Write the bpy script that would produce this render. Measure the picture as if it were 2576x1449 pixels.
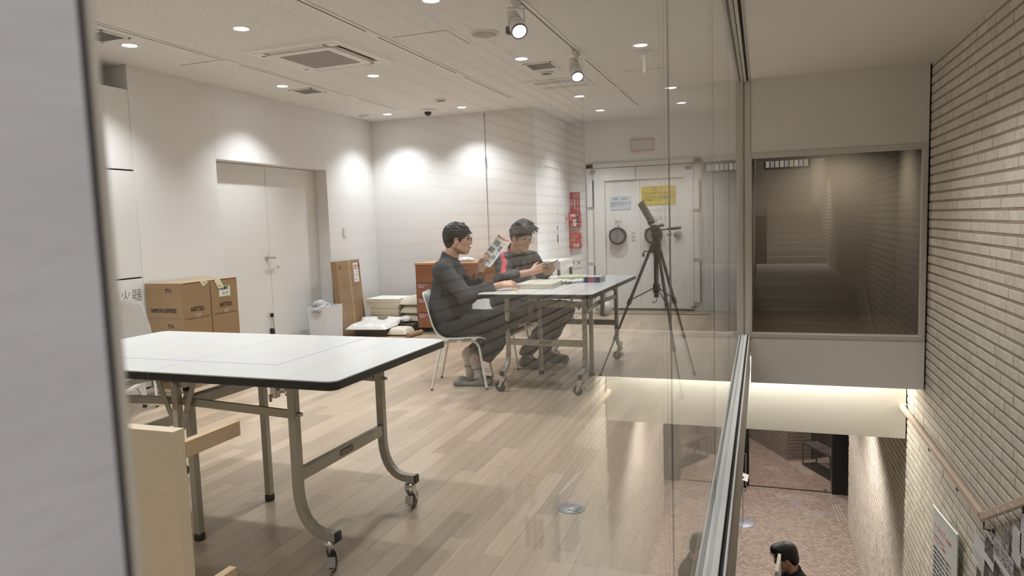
import bpy, math, random
import numpy as np
from mathutils import Matrix, Vector
from mathutils.bvhtree import BVHTree
random.seed(7)
sc = bpy.context.scene
for o in list(bpy.data.objects):
    bpy.data.objects.remove(o)
COL = sc.collection

# ---------------------------------------------------------------- camera
CAMX, CAMZ = 0.172, 1.25
cd = bpy.data.cameras.new('camera')
cam = bpy.data.objects.new('camera', cd)
COL.objects.link(cam)
R_ = (9.42921339e-01, 3.31378895e-01, -3.29754014e-02)
D_ = (-3.18393848e-04, -9.81234736e-02, -9.95174197e-01)
F_ = (-3.33015386e-01, 9.38381485e-01, -9.24172081e-02)
cam.matrix_world = Matrix(((R_[0], -D_[0], -F_[0], CAMX), (R_[1], -D_[1], -F_[1], 0.0),
                           (R_[2], -D_[2], -F_[2], CAMZ), (0, 0, 0, 1)))
cd.sensor_fit = 'HORIZONTAL'
cd.sensor_width = 36.0
cd.lens = 1778.1252 / 2576 * 36.0
cd.clip_start = 0.02
cd.dof.use_dof = True
cd.dof.focus_distance = 6.0
cd.dof.aperture_fstop = 10.0
sc.camera = cam

# ---------------------------------------------------------------- world, exposure
W = bpy.data.worlds.new('world')
sc.world = W
W.use_nodes = True
W.node_tree.nodes['Background'].inputs[0].default_value = (0.9, 0.88, 0.85, 1)
W.node_tree.nodes['Background'].inputs[1].default_value = 0.02
sc.view_settings.view_transform = 'Standard'
sc.view_settings.look = 'None'
sc.view_settings.gamma = 1.0
sc.view_settings.use_curve_mapping = False
sc.view_settings.exposure = 0.0

# light levels (watts)
P_DOWN = 76.0       # recessed ceiling spots in the workshop
P_TRACK = 60.0      # track spots
P_STAIR = 105.0      # stairwell ceiling spots, with one added for the pier
P_HALL = 155.0      # spots in the lower hall ceiling
P_STRIP = 55.0      # linear lamp hidden behind the upper beam
NEUT = (0.97, 1.0, 1.06)


def spot(name, loc, target, power, size, blend, color=NEUT, radius=0.03, parent=None):
    l = bpy.data.lights.new(name, 'SPOT')
    l.energy = power
    l.spot_size = math.radians(size)
    l.spot_blend = blend
    l.color = color
    l.shadow_soft_size = radius
    o = bpy.data.objects.new(name, l)
    COL.objects.link(o)
    o.location = loc
    d = Vector(target) - Vector(loc)
    o.rotation_euler = d.to_track_quat('-Z', 'Y').to_euler()
    return o


# stairwell ceiling spots (one added for the pier) and hall ceiling spots
for (x, y, z, tx, ty, tz, w, sz) in ((0.22, 4.75, 2.56, 1.66, 5.5, -0.8, 1.0, 92), (0.85, 6.2, 2.56, 0.9, 6.2, -3.0, 0.30, 100), (1.35, -0.45, 2.5, 0.0, 0.02, 1.15, 0.74, 50),  # last of these is an added spot that brightens the pier face
                                     (0.95, -2.8, 2.56, 0.9, -3.2, 0.0, 2.2, 120), (0.95, -5.2, 4.6, 0.95, -5.6, 0.0, 6.0, 150), (0.95, -7.8, 4.6, 0.95, -7.8, 0.0, 4.5, 150)):
    spot('stair_spot', (x, y, z), (tx, ty, tz), P_STAIR * w, sz, 0.9, (1.0, 0.97, 0.93), 0.05)
for (x, y, tx, ty, w, s) in ((1.08, 11.1, 1.22, 11.15, 0.5, 125), (0.5, 10.6, 0.5, 10.6, 1.15, 130),
                             (0.4, 13.4, 0.4, 13.4, 1.0, 130), (0.2, 16.6, 0.4, 16.9, 1.4, 140)):
    spot('hall_spot', (x, y, -1.27), (tx, ty, -4.5), P_HALL * w, s, 0.6, (1.0, 0.92, 0.86), 0.05)


# ---------------------------------------------------------------- materials
MATS = {}


def nodes(m):
    return m.node_tree.nodes, m.node_tree.links


def mat(name, col, rough=0.5, metal=0.0, noise=0.0, nscale=30.0, bump=0.0, bscale=200.0, stretch=None,
        rnd=0.0, island=0.0, spec=None, coat=0.0, emit=None, estr=0.0, alpha=None):
    """principled material with procedural tone variation and fine relief"""
    if name in MATS:
        return MATS[name]
    m = bpy.data.materials.new(name)
    m.use_nodes = True
    N, L = nodes(m)
    b = N['Principled BSDF']
    c = tuple(col) + (1,)
    b.inputs['Base Color'].default_value = c
    b.inputs['Roughness'].default_value = rough
    b.inputs['Metallic'].default_value = metal
    if spec is not None:
        b.inputs['Specular IOR Level'].default_value = spec
    if coat:
        b.inputs['Coat Weight'].default_value = coat
        b.inputs['Coat Roughness'].default_value = 0.12
    if emit is not None:
        b.inputs['Emission Color'].default_value = tuple(emit) + (1,)
        b.inputs['Emission Strength'].default_value = estr
    if alpha is not None:
        b.inputs['Alpha'].default_value = alpha
    vec = None
    if noise or bump:
        tc = N.new('ShaderNodeTexCoord')
        mp = N.new('ShaderNodeMapping')
        L.new(tc.outputs['Object'], mp.inputs[0])
        if stretch:
            mp.inputs['Scale'].default_value = stretch
        vec = mp.outputs[0]
    val = None

    def add(a, bnode):
        mm = N.new('ShaderNodeMath')
        mm.operation = 'ADD'
        L.new(a, mm.inputs[0])
        L.new(bnode, mm.inputs[1])
        return mm.outputs[0]

    def scaled(out, k):
        mm = N.new('ShaderNodeMath')
        mm.operation = 'MULTIPLY_ADD'
        L.new(out, mm.inputs[0])
        mm.inputs[1].default_value = 2 * k
        mm.inputs[2].default_value = -k
        return mm.outputs[0]
    if noise:
        nz = N.new('ShaderNodeTexNoise')
        nz.inputs['Scale'].default_value = nscale
        nz.inputs['Detail'].default_value = 5
        L.new(vec, nz.inputs['Vector'])
        val = scaled(nz.outputs[0], noise)
    if rnd:
        oi = N.new('ShaderNodeObjectInfo')
        s = scaled(oi.outputs['Random'], rnd)
        val = s if val is None else add(val, s)
    if island:
        g = N.new('ShaderNodeNewGeometry')
        s = scaled(g.outputs['Random Per Island'], island)
        val = s if val is None else add(val, s)
    if val is not None:
        one = N.new('ShaderNodeMath')
        one.operation = 'ADD'
        one.inputs[1].default_value = 1.0
        L.new(val, one.inputs[0])
        mx = N.new('ShaderNodeVectorMath')
        mx.operation = 'SCALE'
        mx.inputs[0].default_value = tuple(col)
        L.new(one.outputs[0], mx.inputs['Scale'])
        L.new(mx.outputs[0], b.inputs['Base Color'])
    if bump:
        nz = N.new('ShaderNodeTexNoise')
        nz.inputs['Scale'].default_value = bscale
        nz.inputs['Detail'].default_value = 4
        L.new(vec, nz.inputs['Vector'])
        bp = N.new('ShaderNodeBump')
        bp.inputs['Strength'].default_value = bump
        bp.inputs['Distance'].default_value = 0.004
        L.new(nz.outputs[0], bp.inputs['Height'])
        L.new(bp.outputs[0], b.inputs['Normal'])
    MATS[name] = m
    return m


def srgb(r, g, b):
    f = lambda v: (v / 255 / 12.92) if v / 255 <= 0.04045 else ((v / 255 + 0.055) / 1.055) ** 2.4
    return (f(r), f(g), f(b))


def glass_mat(name, tint, gain=1.0, r0=0.04):
    m = bpy.data.materials.new(name)
    m.use_nodes = True
    N, L = nodes(m)
    N.remove(N['Principled BSDF'])
    out = N['Material Output']
    g = N.new('ShaderNodeNewGeometry')
    dot = N.new('ShaderNodeVectorMath')
    dot.operation = 'DOT_PRODUCT'
    L.new(g.outputs['Incoming'], dot.inputs[0])
    L.new(g.outputs['Normal'], dot.inputs[1])

    def mth(op, a, bb):
        n = N.new('ShaderNodeMath')
        n.operation = op
        for i, v in enumerate((a, bb)):
            if v is None:
                continue
            if isinstance(v, float):
                n.inputs[i].default_value = v
            else:
                L.new(v, n.inputs[i])
        return n.outputs[0]
    ab = mth('ABSOLUTE', dot.outputs['Value'], None)
    inv = mth('SUBTRACT', 1.0, ab)
    p = mth('POWER', inv, 5.0)
    fr = mth('ADD', mth('MULTIPLY', p, (1.0 - r0) * gain), r0)
    tr = N.new('ShaderNodeBsdfTransparent')
    tr.inputs[0].default_value = tuple(tint) + (1,)
    gl = N.new('ShaderNodeBsdfGlossy')
    gl.inputs['Roughness'].default_value = 0.0
    gl.inputs['Color'].default_value = (1, 1, 1, 1)
    mx = N.new('ShaderNodeMixShader')
    L.new(fr, mx.inputs[0])
    L.new(tr.outputs[0], mx.inputs[1])
    L.new(gl.outputs[0], mx.inputs[2])
    L.new(mx.outputs[0], out.inputs[0])
    MATS[name] = m
    return m


def speckle_mat(name, col, dark):
    m = bpy.data.materials.new(name)
    m.use_nodes = True
    N, L = nodes(m)
    b = N['Principled BSDF']
    b.inputs['Roughness'].default_value = 0.9
    tc = N.new('ShaderNodeTexCoord')
    mp = N.new('ShaderNodeMapping')
    mp.inputs['Scale'].default_value = (1.0, 0.55, 1.0)
    L.new(tc.outputs['Object'], mp.inputs[0])
    nz = N.new('ShaderNodeTexNoise')
    nz.inputs['Scale'].default_value = 95
    nz.inputs['Detail'].default_value = 3
    nz.inputs['Roughness'].default_value = 0.7
    L.new(mp.outputs[0], nz.inputs['Vector'])
    cr = N.new('ShaderNodeValToRGB')
    cr.color_ramp.elements[0].position = 0.32
    cr.color_ramp.elements[0].color = tuple(dark) + (1,)
    cr.color_ramp.elements[1].position = 0.40
    cr.color_ramp.elements[1].color = tuple(col) + (1,)
    L.new(nz.outputs[0], cr.inputs[0])
    L.new(cr.outputs[0], b.inputs['Base Color'])
    bp = N.new('ShaderNodeBump')
    bp.inputs['Strength'].default_value = 0.35
    bp.inputs['Distance'].default_value = 0.003
    L.new(nz.outputs[0], bp.inputs['Height'])
    L.new(bp.outputs[0], b.inputs['Normal'])
    MATS[name] = m
    return m


WHITE = mat('white_paint', (0.80, 0.79, 0.775), 0.7, noise=0.015, nscale=3, bump=0.03, bscale=300)
CEIL = speckle_mat('acoustic_ceiling', (0.79, 0.765, 0.735), (0.38, 0.35, 0.32))
STAIRWHITE = mat('warm_white_plaster', (0.76, 0.73, 0.68), 0.75, noise=0.02, nscale=2)
GREYPLASTER = mat('grey_painted_brick_end', (0.595, 0.60, 0.655), 0.8, noise=0.10, nscale=9, stretch=(1, 1, 4.0), bump=0.25, bscale=25)
DARKGAP = mat('dark_joint', (0.03, 0.028, 0.026), 0.8)
DOORWHITE = mat('white_door_laminate', (0.79, 0.775, 0.745), 0.45, noise=0.01, nscale=4)
VAULTWHITE = mat('white_steel_door', (0.78, 0.765, 0.735), 0.4, noise=0.01, nscale=5)
ALU = mat('pale_aluminium', (0.70, 0.70, 0.665), 0.35, 0.15, noise=0.03, nscale=20)
FRAME = mat('beige_metal_frame', (0.60, 0.57, 0.51), 0.45, 0.15, noise=0.02, nscale=15)
FASCIA = mat('taupe_fascia', (0.50, 0.46, 0.42), 0.6, noise=0.03, nscale=6)
GLASS = glass_mat('clear_glass', (0.96, 0.97, 0.96), 0.80, 0.012)
GLASSDARK = glass_mat('dark_glass', (0.75, 0.74, 0.72), 1.0, 0.06)
SEAL = mat('glass_joint_seal', (0.50, 0.48, 0.48), 0.3)
BLACK = mat('black_plastic', (0.012, 0.012, 0.013), 0.45, noise=0.05, nscale=40)
RUBBER = mat('black_rubber', (0.02, 0.02, 0.02), 0.7)
STEEL = mat('bright_steel', (0.62, 0.61, 0.59), 0.25, 0.9, noise=0.03, nscale=30)
CHROME = mat('dull_chrome', (0.55, 0.54, 0.52), 0.3, 0.85)
TUBE = mat('champagne_tube', (0.45, 0.43, 0.37), 0.38, 0.45, noise=0.03, nscale=25)
MORTAR = mat('brown_mortar', (0.33, 0.275, 0.21), 0.95, noise=0.18, nscale=25, bump=0.3, bscale=90)


def brick_mat():
    m = mat('cream_brick', (0.62, 0.575, 0.50), 0.85, noise=0.12, nscale=14, bump=0.35, bscale=70, rnd=0.07, island=0.06)
    N, L = nodes(m)
    b = N['Principled BSDF']
    # pits
    tc = N.new('ShaderNodeTexCoord')
    nz = N.new('ShaderNodeTexNoise')
    nz.inputs['Scale'].default_value = 85
    nz.inputs['Detail'].default_value = 2
    L.new(tc.outputs['Object'], nz.inputs['Vector'])
    cr = N.new('ShaderNodeValToRGB')
    cr.color_ramp.elements[0].position = 0.27
    cr.color_ramp.elements[0].color = (0.35, 0.32, 0.28, 1)
    cr.color_ramp.elements[1].position = 0.34
    cr.color_ramp.elements[1].color = (1, 1, 1, 1)
    L.new(nz.outputs[0], cr.inputs[0])
    src = b.inputs['Base Color'].links[0].from_socket
    mx = N.new('ShaderNodeVectorMath')
    mx.operation = 'MULTIPLY'
    L.new(src, mx.inputs[0])
    L.new(cr.outputs[0], mx.inputs[1])
    L.new(mx.outputs[0], b.inputs['Base Color'])
    return m


BRICK = brick_mat()
PLANK = mat('pale_beech_plank', srgb(180, 161, 139), 0.28, noise=0.10, nscale=5, stretch=(12, 1.0, 12), rnd=0.17, island=0.0, spec=0.5)
PLANKS = mat('pale_beech_planks_far', srgb(180, 161, 139), 0.28, noise=0.10, nscale=5, stretch=(12, 1.0, 12), island=0.17, spec=0.5)
PLANKBASE = mat('plank_joint', (0.30, 0.235, 0.175), 0.8)
HEXT = mat('terracotta_hex_tile', (0.43, 0.352, 0.302), 0.55, noise=0.08, nscale=8, island=0.18, rnd=0.0)
HEXO = mat('terracotta_hex_tile_near', (0.43, 0.352, 0.302), 0.55, noise=0.08, nscale=8, rnd=0.18)
HEXBASE = mat('hex_grout', (0.32, 0.255, 0.21), 0.9)


# ---------------------------------------------------------------- mesh builder
def vnorm(a):
    a = np.asarray(a, float)
    n = np.linalg.norm(a)
    return a / n if n > 1e-12 else a


def perp(d):
    d = vnorm(d)
    ref = np.array([0, 0, 1.0]) if abs(d[2]) < 0.9 else np.array([1.0, 0, 0])
    a = vnorm(np.cross(d, ref))
    return a, np.cross(d, a) * 1.0


class MB:
    def __init__(self):
        self.v, self.f, self.s = [], [], []

    def add(self, vs, fs, smooth=False):
        o = len(self.v)
        self.v += [tuple(float(c) for c in p) for p in vs]
        self.f += [tuple(o + i for i in q) for q in fs]
        self.s += [smooth] * len(fs)
        return self

    def box(self, c, s, rz=0.0, M=None):
        hx, hy, hz = s[0] / 2, s[1] / 2, s[2] / 2
        vs = [(x, y, z) for x in (-hx, hx) for y in (-hy, hy) for z in (-hz, hz)]
        if M is not None:
            vs = [tuple(M @ Vector(p)) for p in vs]
        elif rz:
            ca, sa = math.cos(rz), math.sin(rz)
            vs = [(x * ca - y * sa, x * sa + y * ca, z) for x, y, z in vs]
        vs = [(x + c[0], y + c[1], z + c[2]) for x, y, z in vs]
        return self.add(vs, [(0, 1, 3, 2), (4, 6, 7, 5), (0, 4, 5, 1), (2, 3, 7, 6), (0, 2, 6, 4), (1, 5, 7, 3)])

    def bx(self, x0, x1, y0, y1, z0, z1):
        return self.box(((x0 + x1) / 2, (y0 + y1) / 2, (z0 + z1) / 2), (abs(x1 - x0), abs(y1 - y0), abs(z1 - z0)))

    def tube(self, path, r, n=10, caps=True, smooth=True):
        """round tube along a path; r is one radius or one per point"""
        P = [np.asarray(p, float) for p in path]
        rs = [r] * len(P) if np.isscalar(r) else list(r)
        vs, fs = [], []
        a = None
        for i, p in enumerate(P):
            if i == 0:
                d = P[1] - P[0]
            elif i == len(P) - 1:
                d = P[-1] - P[-2]
            else:
                d = vnorm(P[i + 1] - p) + vnorm(p - P[i - 1])
            d = vnorm(d)
            if a is None:
                a, _ = perp(d)
            else:
                a = vnorm(a - d * np.dot(a, d))
            b = np.cross(d, a)
            for k in range(n):
                t = 2 * math.pi * k / n
                vs.append(p + rs[i] * (math.cos(t) * a + math.sin(t) * b))
        for i in range(len(P) - 1):
            for k in range(n):
                k2 = (k + 1) % n
                fs.append((i * n + k, i * n + k2, (i + 1) * n + k2, (i + 1) * n + k))
        self.add(vs, fs, smooth)
        if caps:
            self.add(vs[:n], [tuple(range(n))[::-1]])
            self.add(vs[-n:], [tuple(range(n))])
        return self

    def sweep(self, path, w, h, side=(0, 1, 0)):
        """rectangular tube: w across 'side', h in the plane of the path"""
        P = [np.asarray(p, float) for p in path]
        sd = vnorm(side)
        vs, fs = [], []
        for i, p in enumerate(P):
            if i == 0:
                d = P[1] - P[0]
            elif i == len(P) - 1:
                d = P[-1] - P[-2]
            else:
                d = vnorm(P[i + 1] - p) + vnorm(p - P[i - 1])
            d = vnorm(d)
            u = vnorm(np.cross(sd, d))
            for sa, sb in ((-1, -1), (1, -1), (1, 1), (-1, 1)):
                vs.append(p + sd * sa * w / 2 + u * sb * h / 2)
        for i in range(len(P) - 1):
            for k in range(4):
                k2 = (k + 1) % 4
                fs.append((i * 4 + k, i * 4 + k2, (i + 1) * 4 + k2, (i + 1) * 4 + k))
        fs.append((3, 2, 1, 0))
        m = (len(P) - 1) * 4
        fs.append((m, m + 1, m + 2, m + 3))
        return self.add(vs, fs)

    def lathe(self, prof, c=(0, 0, 0), axis=(0, 0, 1), n=24, smooth=True, caps=True):
        """prof: (radius, height) pairs about axis through c"""
        ax = vnorm(axis)
        a, b = perp(ax)
        c = np.asarray(c, float)
        vs, fs = [], []
        for (r, h) in prof:
            for k in range(n):
                t = 2 * math.pi * k / n
                vs.append(c + ax * h + r * (math.cos(t) * a + math.sin(t) * b))
        for i in range(len(prof) - 1):
            for k in range(n):
                k2 = (k + 1) % n
                fs.append((i * n + k, i * n + k2, (i + 1) * n + k2, (i + 1) * n + k))
        self.add(vs, fs, smooth)
        if caps:
            self.add(vs[:n], [tuple(range(n))[::-1]])
            self.add(vs[-n:], [tuple(range(n))])
        return self

    def prism(self, pts, z0, z1, M=None):
        """extrude a closed outline (x, y) from z0 to z1; M maps local to final"""
        n = len(pts)
        vs = [(x, y, z0) for x, y in pts] + [(x, y, z1) for x, y in pts]
        if M is not None:
            vs = [tuple(M @ Vector(p)) for p in vs]
        fs = [tuple(range(n))[::-1], tuple(range(n, 2 * n))]
        fs += [(i, (i + 1) % n, n + (i + 1) % n, n + i) for i in range(n)]
        return self.add(vs, fs)

    def grid(self, P, smooth=True, closed=False):
        """P: rows x cols of points"""
        P = np.asarray(P, float)
        r, c = P.shape[:2]
        fs = []
        for i in range(r - 1):
            for j in range(c if closed else c - 1):
                j2 = (j + 1) % c
                fs.append((i * c + j, i * c + j2, (i + 1) * c + j2, (i + 1) * c + j))
        return self.add(P.reshape(-1, 3), fs, smooth)

    def sphere(self, c, r, n=16, m=10, rr=None):
        rr = rr or (r, r, r)
        vs = [(c[0], c[1], c[2] - rr[2])]
        for i in range(1, m):
            t = -math.pi / 2 + math.pi * i / m
            for k in range(n):
                p = 2 * math.pi * k / n
                vs.append((c[0] + rr[0] * math.cos(t) * math.cos(p), c[1] + rr[1] * math.cos(t) * math.sin(p), c[2] + rr[2] * math.sin(t)))
        vs.append((c[0], c[1], c[2] + rr[2]))
        fs = [(0, 1 + (k + 1) % n, 1 + k) for k in range(n)]
        for i in range(m - 2):
            for k in range(n):
                a, b = 1 + i * n + k, 1 + i * n + (k + 1) % n
                fs.append((a, b, b + n, a + n))
        o = 1 + (m - 2) * n
        fs += [(o + k, o + (k + 1) % n, len(vs) - 1) for k in range(n)]
        return self.add(vs, fs, True)

    def mesh(self, name):
        me = bpy.data.meshes.new(name)
        me.from_pydata(self.v, [], self.f)
        me.polygons.foreach_set('use_smooth', self.s)
        me.update()
        return me


def link(name, me, m=None, parent=None, loc=None, rz=0.0, bevel=0.0, seg=2):
    o = bpy.data.objects.new(name, me)
    COL.objects.link(o)
    if m is not None and not me.materials:
        me.materials.append(m)
    if parent is not None:
        o.parent = parent
    if loc is not None:
        o.location = loc
    if rz:
        o.rotation_euler = (0, 0, rz)
    if bevel:
        bv = o.modifiers.new('bevel', 'BEVEL')
        bv.width = bevel
        bv.segments = seg
        bv.limit_method = 'ANGLE'
        bv.angle_limit = math.radians(40)
    return o


def part(name, mb, m, parent, label=None, bevel=0.0, kind=None):
    o = link(name, mb.mesh(name), m, parent, bevel=bevel)
    if label:
        o['label'] = label
    if kind:
        o['kind'] = kind
    return o


def tag(o, label, cat, group=None):
    o['label'] = label
    o['category'] = cat
    if group:
        o['group'] = group
    return o


def empty(name, label, cat, loc=(0, 0, 0), rz=0.0, group=None):
    o = bpy.data.objects.new(name, None)
    COL.objects.link(o)
    o.location = loc
    o.rotation_euler = (0, 0, rz)
    o.empty_display_size = 0.1
    return tag(o, label, cat, group)


def thing(name, mb, m, label, cat, group=None, loc=None, rz=0.0, bevel=0.0):
    return tag(link(name, mb.mesh(name), m, None, loc, rz, bevel), label, cat, group)


def struct(name, mb, m, parent=None, label=None, bevel=0.0):
    o = link(name, mb.mesh(name), m, parent, bevel=bevel)
    if parent is None:
        o['kind'] = 'structure'
    if label:
        o['label'] = label
    return o


def struct_empty(name, label=None):
    o = bpy.data.objects.new(name, None)
    COL.objects.link(o)
    o['kind'] = 'structure'
    if label:
        o['label'] = label
    return o


def copy_tree(o, parent=None):
    c = o.copy()
    COL.objects.link(c)
    if parent is not None:
        c.parent = parent
    for ch in list(o.children):
        copy_tree(ch, c)
    return c


def pixel(P):
    """pixel a world point falls on (only used to pick which repeats show largest)"""
    d = np.asarray(P, float) - np.array([CAMX, 0, CAMZ])
    q = np.array([np.dot(R_, d), np.dot(D_, d), np.dot(F_, d)])
    if q[2] < 0.05:
        return None
    return 1288 + 1778.1 * q[0] / q[2], 724.5 + 1778.1 * q[1] / q[2], q[2]


def frame_matrix(o, u, v):
    """matrix with local x along u, local y along v, z = u x v"""
    u = Vector(u).normalized()
    v = Vector(v).normalized()
    w = u.cross(v)
    return Matrix(((u.x, v.x, w.x, o[0]), (u.y, v.y, w.y, o[1]), (u.z, v.z, w.z, o[2]), (0, 0, 0, 1)))


def text(body, size, o, u, v, m, parent, name='lettering', align='CENTER', shear=0.0, depth=0.0004, sx=1.0, bold=0.0):
    """flat printed lettering lying at o, reading along u with its tops along v"""
    c = bpy.data.curves.new('t', 'FONT')
    c.body = body
    c.size = size
    c.align_x = align
    c.align_y = 'CENTER'
    c.extrude = depth
    c.resolution_u = 2
    c.shear = shear
    c.offset = bold
    t = bpy.data.objects.new('t', c)
    COL.objects.link(t)
    dg = bpy.context.evaluated_depsgraph_get()
    me = bpy.data.meshes.new_from_object(t.evaluated_get(dg))
    bpy.data.objects.remove(t)
    me.name = name
    M = frame_matrix(o, u, v) @ Matrix.Diagonal((sx, 1, 1, 1))
    if parent is not None and parent.type in ('EMPTY', 'MESH'):
        M = wmat(parent).inverted() @ M
    me.transform(M)
    me.materials.clear()
    me.materials.append(m)
    ob = bpy.data.objects.new(name, me)
    COL.objects.link(ob)
    ob.parent = parent
    return ob


def wmat(o):
    M = Matrix.Translation(o.location) @ o.rotation_euler.to_matrix().to_4x4()
    return wmat(o.parent) @ M if o.parent else M


def rrect(w, h, r, n=5):
    """rounded rectangle outline centred on 0"""
    pts = []
    for cx, cy, a0 in ((w / 2 - r, h / 2 - r, 0), (-w / 2 + r, h / 2 - r, 90), (-w / 2 + r, -h / 2 + r, 180), (w / 2 - r, -h / 2 + r, 270)):
        for k in range(n + 1):
            a = math.radians(a0 + 90 * k / n)
            pts.append((cx + r * math.cos(a), cy + r * math.sin(a)))
    return pts


def arc(p0, p1, p2, n=6):
    """quadratic curve"""
    p0, p1, p2 = map(lambda p: np.asarray(p, float), (p0, p1, p2))
    return [(1 - t) ** 2 * p0 + 2 * t * (1 - t) * p1 + t * t * p2 for t in np.linspace(0, 1, n + 1)]

# ================================================================ THE SETTING
XL, YB, XR2, YV, ZC = -4.54, 8.075, -2.35, 9.60, 2.587
YE, XB = 7.615, 1.66          # end wall of the stairwell, brick wall plane

# ---- workshop floor: slab + planks
fl_ = struct('floor', MB().bx(XL - 0.2, 0.03, -1.2, YV + 0.1, -0.10, -0.004), PLANKBASE)
PW = 0.089
cands = []
nx = int(math.ceil(4.55 / PW))
for i in range(nx):
    x1 = -0.030 - i * PW
    x0 = max(x1 - PW, XL)
    if x1 <= XL + 0.01:
        break
    y = -1.2 - random.random() * 0.9
    while y < YV:
        L_ = random.choice((0.45, 0.6, 0.75, 0.9, 0.9, 1.1))
        y1 = min(y + L_, YV)
        ya = max(y, -1.2)
        if y1 - ya > 0.03:
            area = 0
            a = pixel(((x0 + x1) / 2, max(ya, 1.7), 0))
            b = pixel(((x0 + x1) / 2, max(y1, 1.8), 0))
            if a and b and -200 < b[0] < 1950 and b[1] < 1600:
                area = (x1 - x0) * (y1 - max(ya, 1.7)) / a[2] ** 2 / a[2] if y1 > 1.7 and a[0] > 180 else 0
            cands.append((area, x0, x1, ya, y1))
        y += L_
cands.sort(reverse=True)
unit_planks = {}
rest = MB()
for k, (area, x0, x1, y0, y1) in enumerate(cands):
    g = 0.0003
    if k < 300:
        key = (round(x1 - x0, 3), round(y1 - y0, 3))
        if key not in unit_planks:
            w, l = (x1 - x0) / 2 - g, (y1 - y0) / 2 - g
            c = 0.0005
            v = [(-w, -l, -0.01), (w, -l, -0.01), (w, l, -0.01), (-w, l, -0.01),
                 (-w, -l, -c), (w, -l, -c), (w, l, -c), (-w, l, -c),
                 (-w + c, -l + c, 0), (w - c, -l + c, 0), (w - c, l - c, 0), (-w + c, l - c, 0)]
            f = [(0, 1, 5, 4), (1, 2, 6, 5), (2, 3, 7, 6), (3, 0, 4, 7), (4, 5, 9, 8), (5, 6, 10, 9), (6, 7, 11, 10), (7, 4, 8, 11), (8, 9, 10, 11)]
            unit_planks[key] = MB().add(v, f).mesh('plank')
            unit_planks[key].materials.append(PLANK)
        o = link('plank', unit_planks[key], None, fl_, ((x0 + x1) / 2, (y0 + y1) / 2, random.uniform(-0.0002, 0.0002)))
    else:
        rest.bx(x0 + g, x1 - g, y0 + g, y1 - g, -0.008, 0.0)
part('plank_rows', rest, PLANKS, fl_, kind='stuff')

# ---- workshop ceiling
struct('ceiling', MB().bx(XL - 0.6, 0.0, -1.2, YV + 0.1, ZC, ZC + 0.12), CEIL)

# ---- left wall with the cupboard front, the niche above it and the double door
DY0, DY1, DZ = 5.29, 7.034, 1.918
w = MB()
w.bx(XL - 0.3, XL, 4.378, DY0, 0, ZC)
w.bx(XL - 0.3, XL, DY1, YB + 0.05, 0, ZC)
w.bx(XL - 0.3, XL, DY0, DY1, DZ, ZC)
w.bx(XL - 0.3, XL - 0.25, DY0, DY1, 0, DZ)
w.bx(XL - 0.6, XL - 0.5, -1.2, 4.40, 0, ZC)
w.bx(XL - 0.6, XL - 0.3, 4.378, 4.42, 0, ZC)
struct('wall_left', w, WHITE, bevel=0.002)
cup = struct_empty('cupboard_wall', 'white built-in cupboard fronts beside the open niche')
for (y0, y1) in ((3.38, 4.374), (2.38, 3.374), (1.38, 2.374), (0.38, 1.374), (-0.62, 0.374)):
    for (z0, z1) in ((0.012, 0.900), (0.912, 1.754), (1.766, 2.390)):
        part('panel', MB().bx(XL - 0.022, XL, y0, y1, z0, z1), DOORWHITE, cup, bevel=0.0015)
part('niche_shelf', MB().bx(XL - 0.5, XL - 0.024, -1.2, 4.376, 2.36, 2.388), WHITE, cup)
part('carcass', MB().bx(XL - 0.5, XL - 0.026, -1.2, 4.376, 0.0, 2.35), DARKGAP, cup)
INK = mat('printed_dark_ink', (0.05, 0.045, 0.045), 0.7)
INKGREY = mat('printed_grey_ink', (0.30, 0.29, 0.28), 0.7)
text('消火器', 0.105, (XL + 0.001, 4.20, 0.765), (0, 1, 0), (0, 0, 1), INKGREY, cup)

# ---- double door
dd = struct_empty('door_1', 'white double door set back in the left wall')
DX = -4.70
for (y0, y1) in ((DY0 + 0.004, 6.157), (6.163, DY1 - 0.004)):
    part('leaf', MB().bx(DX - 0.04, DX, y0, y1, 0.006, DZ - 0.004), DOORWHITE, dd, bevel=0.002)
part('leaf_gap', MB().bx(DX - 0.04, DX - 0.02, DY0, DY1, 0, DZ), DARKGAP, dd)
lv = part('lever_handle', MB().tube([(DX, 6.105, 0.968), (DX + 0.05, 6.105, 0.968)], 0.011, 10), CHROME, dd, 'grey lever handle')
part('rose', MB().lathe([(0.027, 0), (0.027, 0.008), (0.020, 0.012)], (DX, 6.105, 0.97), (1, 0, 0), 20), CHROME, lv)
part('lever', MB().box((DX + 0.055, 6.105, 0.966), (0.012, 0.15, 0.024)), CHROME, lv, bevel=0.003)
part('lock_cylinder', MB().lathe([(0.010, 0), (0.010, 0.006)], (DX, 6.278, 0.861), (1, 0, 0), 14), CHROME, dd)
st = part('floor_bolt_lever', MB().tube([(DX + 0.012, 6.10, 0.20), (DX + 0.045, 6.10, 0.23), (DX + 0.03, 6.095, 0.36)], 0.006, 8), CHROME, dd, 'floor bolt lever with black grip')
part('grip', MB().tube([(DX + 0.032, 6.096, 0.345), (DX + 0.028, 6.095, 0.385)], 0.018, 10), BLACK, st)
part('foot', MB().box((DX + 0.02, 6.10, 0.19), (0.03, 0.045, 0.07)), BLACK, st, bevel=0.004)

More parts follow.
